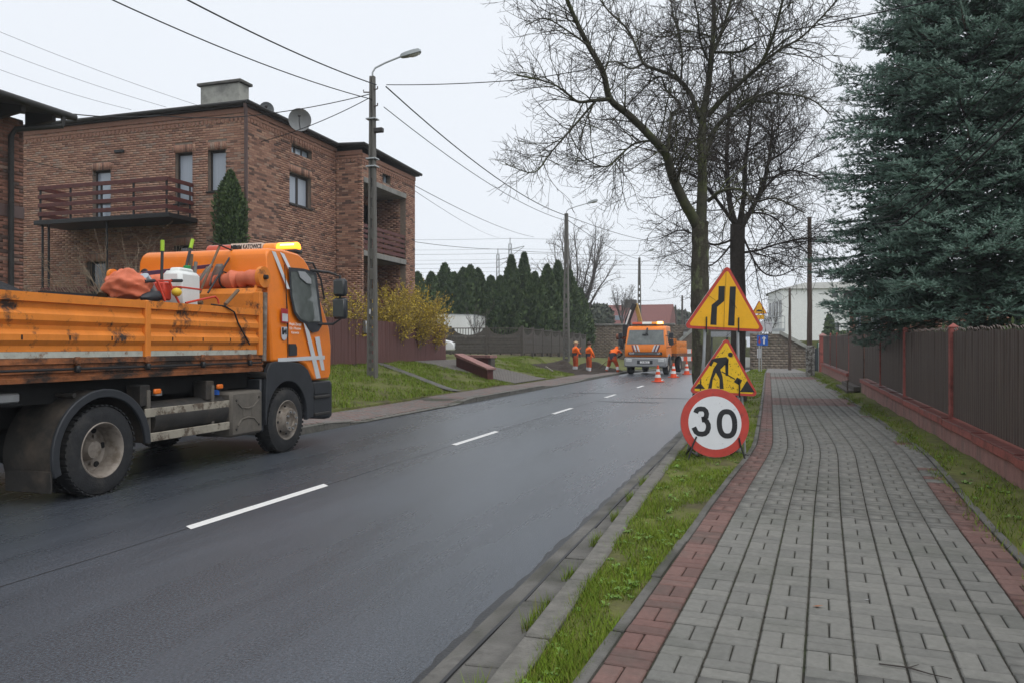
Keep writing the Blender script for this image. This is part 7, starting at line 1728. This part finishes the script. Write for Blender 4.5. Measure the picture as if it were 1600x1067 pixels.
# ---- blue spruce over the fence
def spruce():
    g = np.random.default_rng(12); base = W(1527, 540, Z=17.2); base.z = .2; H = 15.
    t = thing('blue_spruce', 'large blue spruce with drooping tiers behind the right-hand fence', 'tree', tuple(base))
    V, Fq = tubes_np([(np.array([(0, 0, 0), (.03, 0, 3), (0, .03, 7), (0, 0, H)]), np.array([.19, .15, .09, .01]))], 12); np_mesh('trunk', V, Fq, 'spruce_wood', t, smooth=True)
    wood = []; S = []; nrm = lambda v: v / (np.linalg.norm(v) + 1e-9)
    camd = nrm(np.array([-base.x, -base.y, 0.])); z = 2.25
    while z < H - .3:
        f_ = (z - 1.2) / (H - 1.2); rad = 3.55 * (1 - f_) ** .62; nb = int(13 - 4 * f_)
        for k in range(nb):
            a = 6.283 * k / nb + g.uniform(-.25, .25) + z * 2.4; L = rad * g.uniform(.78, 1.12); n = 8
            facing = math.cos(a) * camd[0] + math.sin(a) * camd[1]; full = facing > -.45             # the far side carries fewer shoots
            d = nrm(np.array([math.cos(a), math.sin(a), .30 - .48 * (1 - f_) + g.normal(0, .10)])); pts = [np.array([0, 0, z + g.uniform(-.16, .16)])]
            for i in range(n):
                d = nrm(d + np.array([g.normal(0, .04), g.normal(0, .04), (.07 if i > n * .55 else -.02)])); pts.append(pts[-1] + d * L / n)
            pts = np.array(pts); wood.append((pts, np.linspace(.028 * (.4 + L / 3.4), .006, n + 1)))
            s = .22 * L
            while s < L + .05:
                u_ = min(s / L, .999) * n; i = min(int(u_), n - 1); p = pts[i] + (pts[i+1] - pts[i]) * (u_ - i); tg = nrm(pts[i+1] - pts[i]); side = nrm(np.cross(tg, [0, 0, 1.]))
                for sg in (-1, 1, 0):
                    if sg == 0 and g.random() < .45: continue
                    bl = (min(.75, (L - s) * .5 + .26) * g.uniform(.7, 1.15)) if sg else g.uniform(.2, .36)
                    dd = nrm(tg * .7 + side * sg * .8 + np.array([0, 0, g.uniform(-.30, .22) if sg else .75])); end = p + dd * bl + np.array([0, 0, -.10 * bl]); ax_ = nrm(end - p); sd = nrm(np.cross(ax_, [0, 0, 1.])); up = np.cross(sd, ax_)
                    if bl > .3 and g.random() < .5: wood.append((np.array([p, (p + end) / 2 + [0, 0, .02], end]), np.array([.008, .006, .004])))
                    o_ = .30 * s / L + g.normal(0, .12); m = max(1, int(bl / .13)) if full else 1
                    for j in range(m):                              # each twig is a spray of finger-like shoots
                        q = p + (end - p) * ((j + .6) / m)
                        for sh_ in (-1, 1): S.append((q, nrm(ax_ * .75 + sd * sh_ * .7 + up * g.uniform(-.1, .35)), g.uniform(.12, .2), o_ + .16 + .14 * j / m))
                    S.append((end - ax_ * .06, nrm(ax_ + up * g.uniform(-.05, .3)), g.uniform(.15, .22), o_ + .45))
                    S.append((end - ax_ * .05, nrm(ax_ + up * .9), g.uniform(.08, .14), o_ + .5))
                s += (.15 if full else .3) * g.uniform(.8, 1.2)
        z += (.30 + .05 * g.random()) * (1 if z < 9.4 else 2.)
    V, Fq = tubes_np(wood, 4); np_mesh('branches', V, Fq, 'spruce_wood', t)
    n = len(S); P = np.array([s[0] for s in S]); D = np.array([s[1] for s in S]); Ln = np.array([s[2] for s in S]); Rn = np.clip(np.array([s[3] for s in S]), 0, 1)
    u_ = np.cross(D, np.tile([0, 0, 1.], (n, 1))); u_ /= np.linalg.norm(u_, axis=1, keepdims=True) + 1e-9; v_ = np.cross(u_, D)
    K = 14; ax = (np.arange(K) + .3) / K; Vs = []; Rs = []
    for q in range(K):
        a = q * 2.4 + g.uniform(-.3, .3, n); rd = u_ * np.cos(a)[:, None] + v_ * np.sin(a)[:, None]; tg = np.cross(D, rd); ln = .034 * (1.1 - .45 * ax[q])
        b0 = P + D * (Ln * ax[q])[:, None]; tip = b0 + rd * ln + D * ln * .9; w_ = .0085
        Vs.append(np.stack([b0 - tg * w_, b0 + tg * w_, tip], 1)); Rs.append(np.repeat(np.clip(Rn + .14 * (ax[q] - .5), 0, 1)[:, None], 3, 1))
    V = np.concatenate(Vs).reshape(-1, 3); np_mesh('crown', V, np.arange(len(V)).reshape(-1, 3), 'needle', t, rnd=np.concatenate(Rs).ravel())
    m = 34000; zz = 2.4 + 11.5 * g.random(m) ** 1.3; rr = 3.55 * (1 - (zz - 1.2) / 13.8) ** .62 * (.28 + .50 * g.random(m)); a = g.random(m) * 6.283
    P = np.stack([rr * np.cos(a), rr * np.sin(a), zz - .12 * rr], 1); d = g.normal(0, 1, (m, 3)) * [1, 1, .5]; d /= np.linalg.norm(d, axis=1, keepdims=True); s2 = np.cross(d, g.normal(0, 1, (m, 3))); s2 /= np.linalg.norm(s2, axis=1, keepdims=True); L2_ = (.06 + .08 * g.random(m))[:, None]
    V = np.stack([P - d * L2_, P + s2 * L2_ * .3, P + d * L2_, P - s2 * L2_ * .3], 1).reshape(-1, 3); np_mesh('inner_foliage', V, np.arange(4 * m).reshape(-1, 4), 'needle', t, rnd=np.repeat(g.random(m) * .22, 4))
    return n
n_shoots = spruce()
# ---- thuja columns
def thuja(name, label, base, h, r, n, seed, leaf=.10, group=None, shape=1.0, cat='tree'):
    g = np.random.default_rng(seed); t = thing(name, label, cat, tuple(base), 0, group)
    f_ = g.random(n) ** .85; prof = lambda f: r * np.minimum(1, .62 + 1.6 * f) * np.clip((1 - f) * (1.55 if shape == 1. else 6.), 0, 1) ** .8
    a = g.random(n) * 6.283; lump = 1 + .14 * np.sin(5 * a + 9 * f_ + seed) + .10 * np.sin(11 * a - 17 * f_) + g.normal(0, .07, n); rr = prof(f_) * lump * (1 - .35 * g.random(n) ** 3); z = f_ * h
    P = np.stack([rr * np.cos(a), rr * np.sin(a), z], 1); o = np.stack([np.cos(a), np.sin(a), np.zeros(n)], 1)
    d = o * .55 + np.array([0, 0, 1.]) * .8 + g.normal(0, .35, (n, 3)); d /= np.linalg.norm(d, axis=1, keepdims=True); s_ = np.cross(d, o + g.normal(0, .5, (n, 3))); s_ /= np.linalg.norm(s_, axis=1, keepdims=True)
    L = leaf * (.6 + .9 * g.random(n))[:, None]; w_ = L * .38
    V = np.stack([P - d * L * .3, P + s_ * w_ + d * L * .25, P + d * L, P - s_ * w_ + d * L * .25], 1).reshape(-1, 3)
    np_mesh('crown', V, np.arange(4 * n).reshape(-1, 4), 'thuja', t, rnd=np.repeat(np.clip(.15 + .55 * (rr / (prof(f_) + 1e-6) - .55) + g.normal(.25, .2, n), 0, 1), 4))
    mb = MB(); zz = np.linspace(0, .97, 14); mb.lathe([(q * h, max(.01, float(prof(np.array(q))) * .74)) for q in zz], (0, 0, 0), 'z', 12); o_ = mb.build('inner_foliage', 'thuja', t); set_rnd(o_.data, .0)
    MB().tube([(0, 0, -.2), (0, 0, h * .4)], .06, 8).build('trunk', 'spruce_wood', t)
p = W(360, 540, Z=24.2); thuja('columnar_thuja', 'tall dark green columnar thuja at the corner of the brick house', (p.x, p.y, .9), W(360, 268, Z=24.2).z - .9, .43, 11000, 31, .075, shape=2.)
tops = [(640, 438, 60), (652, 428, 59), (674, 428, 60), (695, 414, 61), (709, 428, 60), (724, 421, 61), (735, 417, 60), (747, 422, 61), (767, 434, 60), (782, 434, 59), (799, 401, 60), (819, 397, 61), (836, 428, 0), (855, 416, 0), (872, 410, 0), (890, 424, 0), (905, 452, 0)]
ordn = ['first', 'second', 'third', 'fourth', 'fifth', 'sixth', 'seventh', 'eighth', 'ninth', 'tenth', 'eleventh', 'twelfth', 'thirteenth', 'fourteenth', 'fifteenth', 'sixteenth', 'seventeenth']
for k, (px, py, Z) in enumerate(tops):
    if Z == 0: Z = 15.5 / (math.sin(A) - math.cos(A) * (px - CX) / F)
    b = W(px, 540, Z=Z); h_ = W(px, py, Z=Z).z - 1.05
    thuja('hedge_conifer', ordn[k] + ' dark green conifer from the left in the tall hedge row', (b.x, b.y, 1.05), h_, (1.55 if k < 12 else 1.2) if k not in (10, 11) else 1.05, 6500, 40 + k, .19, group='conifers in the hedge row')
# lower filler growth of the same hedge
pts = []; g = np.random.default_rng(77)
def leafmass(name, label, cen, n, leaf, mt, seed, cat='shrub'):
    g = np.random.default_rng(seed); C_ = np.array([c[:3] for c in cen]); Rr = np.array([c[3:] for c in cen]); i = g.integers(0, len(cen), n); d = g.normal(0, 1, (n, 3)); d /= np.linalg.norm(d, axis=1, keepdims=True)
    P = C_[i] + d * Rr[i] * (.75 + .3 * g.random((n, 1))); s_ = g.normal(0, 1, (n, 3)); s_ /= np.linalg.norm(s_, axis=1, keepdims=True); u_ = np.cross(d, s_); u_ /= np.linalg.norm(u_, axis=1, keepdims=True) + 1e-9; L = leaf * (.5 + g.random(n))[:, None]
    V = np.stack([P - s_ * L, P + u_ * L * .5, P + s_ * L, P - u_ * L * .5], 1).reshape(-1, 3)
    return tag(np_mesh(name, V, np.arange(4 * n).reshape(-1, 4), mt, rnd=np.repeat(g.random(n), 4)), label, cat)
cen = []
for px in range(925, 945, 6): p = W(px, 500, Z=98); cen.append((p.x, p.y, 4.6, 1.3, 1.3, 2.0))
leafmass('dark_bush', 'dark evergreen bush beside the red roofed house', cen, 3500, .3, 'shrub_far', 3)
cen = [(*W(px, 506, Z=120)[:2], 4.2 + .8 * math.sin(px), 2.2, 2.2, 1.9) for px in range(1050, 1090, 7)]
stuff(leafmass('far_wood', 'far-off dark wood on the horizon right of the red roof', cen, 4000, .45, 'shrub_far', 4, 'wood'))
p = W(1296, 520, Z=60); leafmass('small_conifer', 'small dark conifer growing above the red pillar', [(p.x, p.y, 2.0, .6, .6, 1.0), (p.x, p.y, 3.0, .35, .35, .9)], 1500, .13, 'thuja', 5)
p = W(1318, 520, Z=50); leafmass('garden_shrub', 'green garden shrub behind the dark slat fence', [(p.x, p.y, 1.6, .9, .9, .9), (p.x + .8, p.y - 2, 1.5, .8, .8, .8)], 2500, .10, 'thuja', 6)
g2 = [(4.7 + .1 * k, 14 + 2.2 * k, 1.3, 1.0, 1.2, .95) for k in range(7)]; leafmass('garden_hedge', 'low green garden hedge under the blue spruce', g2, 6000, .08, 'thuja', 7)
# dry climbers on the retaining wall
g = np.random.default_rng(9); Bn = []
for k in range(260):
    x = g.uniform(-17, gx0 - 2); p0 = np.array([x, BY - .12, zs(70) + g.uniform(-.1, .3)]); Bn.append((wander(g, p0, np.array([g.normal(0, .4), -.25, 1.]), g.uniform(.8, 2.6), 5, .25, .0), np.linspace(.02, .008, 6)))
V, Fq = tubes_np(Bn, 3); tag(stuff(np_mesh('dry_brush', V, Fq, 'twig_tan')), 'dry brown scrub growing along the foot of the retaining wall', 'scrub')
# ---- forsythia and bare garden shrubs
def shrub(name, label, base, nst, L, spread, seed, tw, flower=0, r=.007, fs=.028, group=None):
    g = np.random.default_rng(seed); t = thing(name, label, 'shrub', tuple(base), 0, group); B = []; FP = []
    for k in range(nst):
        a = g.random() * 6.283; s_ = spread * g.random() ** .6; p0 = np.array([math.cos(a), math.sin(a), 0]) * .35 * g.random()
        q = wander(g, p0, np.array([math.cos(a) * s_, math.sin(a) * s_, 1.]), L * g.uniform(.65, 1.1), 9, .09, -.03); B.append((q, np.linspace(r, r * .35, 10)))
        for z in range(6):
            i = g.integers(3, 9); tt = q[i] - q[i-1]; tt /= np.linalg.norm(tt); c = wander(g, q[i], child_dir(g, tt, .6), L * g.uniform(.12, .32), 4, .14, .03); B.append((c, np.linspace(r * .5, r * .25, 5)))
            if flower: FP += [c[g.integers(0, 4)] + (c[-1] - c[0]) * g.random() * .25 + g.normal(0, .012, 3) for _ in range(flower)]
        if flower: FP += [q[min(9, int(3 + 7 * g.random()))] + g.normal(0, .03, 3) for _ in range(flower)]
    V, Fq = tubes_np(B, 3); np_mesh('stems', V, Fq, tw, t)
    if flower:
        P = np.array(FP); n = len(P); a = g.normal(0, 1, (n, 3)); a /= np.linalg.norm(a, axis=1, keepdims=True); b = np.cross(a, g.normal(0, 1, (n, 3))); b /= np.linalg.norm(b, axis=1, keepdims=True); s_ = fs * (.5 + g.random(n))[:, None]
        V = np.stack([P - a * s_, P + b * s_ * .5, P + a * s_, P - b * s_ * .5], 1).reshape(-1, 3); np_mesh('blossom', V, np.arange(4 * n).reshape(-1, 4), 'forsythia', t, rnd=np.repeat(np.clip(g.normal(.55, .28, n), 0, 1), 4))
for k, (px, Z, L, nst, fl, lb) in enumerate([(535, 27.0, 2.5, 90, 9, 'sparse olive-yellow forsythia behind the truck mirrors'), (610, 31.5, 2.7, 130, 16, 'tall yellow forsythia between lamp post and house wall'), (640, 34.5, 2.9, 150, 20, 'brightest yellow forsythia spilling over the maroon fence'), (668, 36.6, 2.1, 120, 15, 'low yellow forsythia at the end of the maroon fence')]):
    b = Yx(px, -13.95); shrub('forsythia', lb, (b.x, b.y, .95), nst, L, .42, 60 + k, 'twig_tan', fl, fs=.036, group='forsythia bushes behind the fence')
for k, (px, L, lb) in enumerate([(165, 2.6, 'tangled bare tan shrub under the left half of the balcony'), (215, 3.0, 'tangled bare tan shrub behind the orange tarpaulin'), (250, 2.4, 'small bare tan shrub behind the truck cab')]):
    b = W(px, 540, Z=21.5 + k * .4); shrub('bare_shrub', lb, (b.x, b.y, 1.0), 46, L + .5, .75, 80 + k, 'twig_tan', 0, .014, group='bare shrubs in front of the house')

# ================================================================== damp air
hz = MB().box(-1510, 1510, -1510, 1510, -2.2, 17.5).build('haze', 'cable', smooth=False); hz.data.materials.clear()
hm = bpy.data.materials.new('haze'); hm.use_nodes = True; hn, hl_ = hm.node_tree.nodes, hm.node_tree.links; hn.clear()
hv = hn.new('ShaderNodeVolumePrincipled'); hv.inputs['Color'].default_value = (.9, .94, 1, 1); hv.inputs['Density'].default_value = .0009; hv.inputs['Anisotropy'].default_value = .2
ho = hn.new('ShaderNodeOutputMaterial'); hl_.new(hv.outputs[0], ho.inputs['Volume']); hz.data.materials.append(hm); stuff(hz)
tag(hz, 'thin damp haze filling the street and fading the far end', 'haze')
scene.cycles.volume_bounces = 0
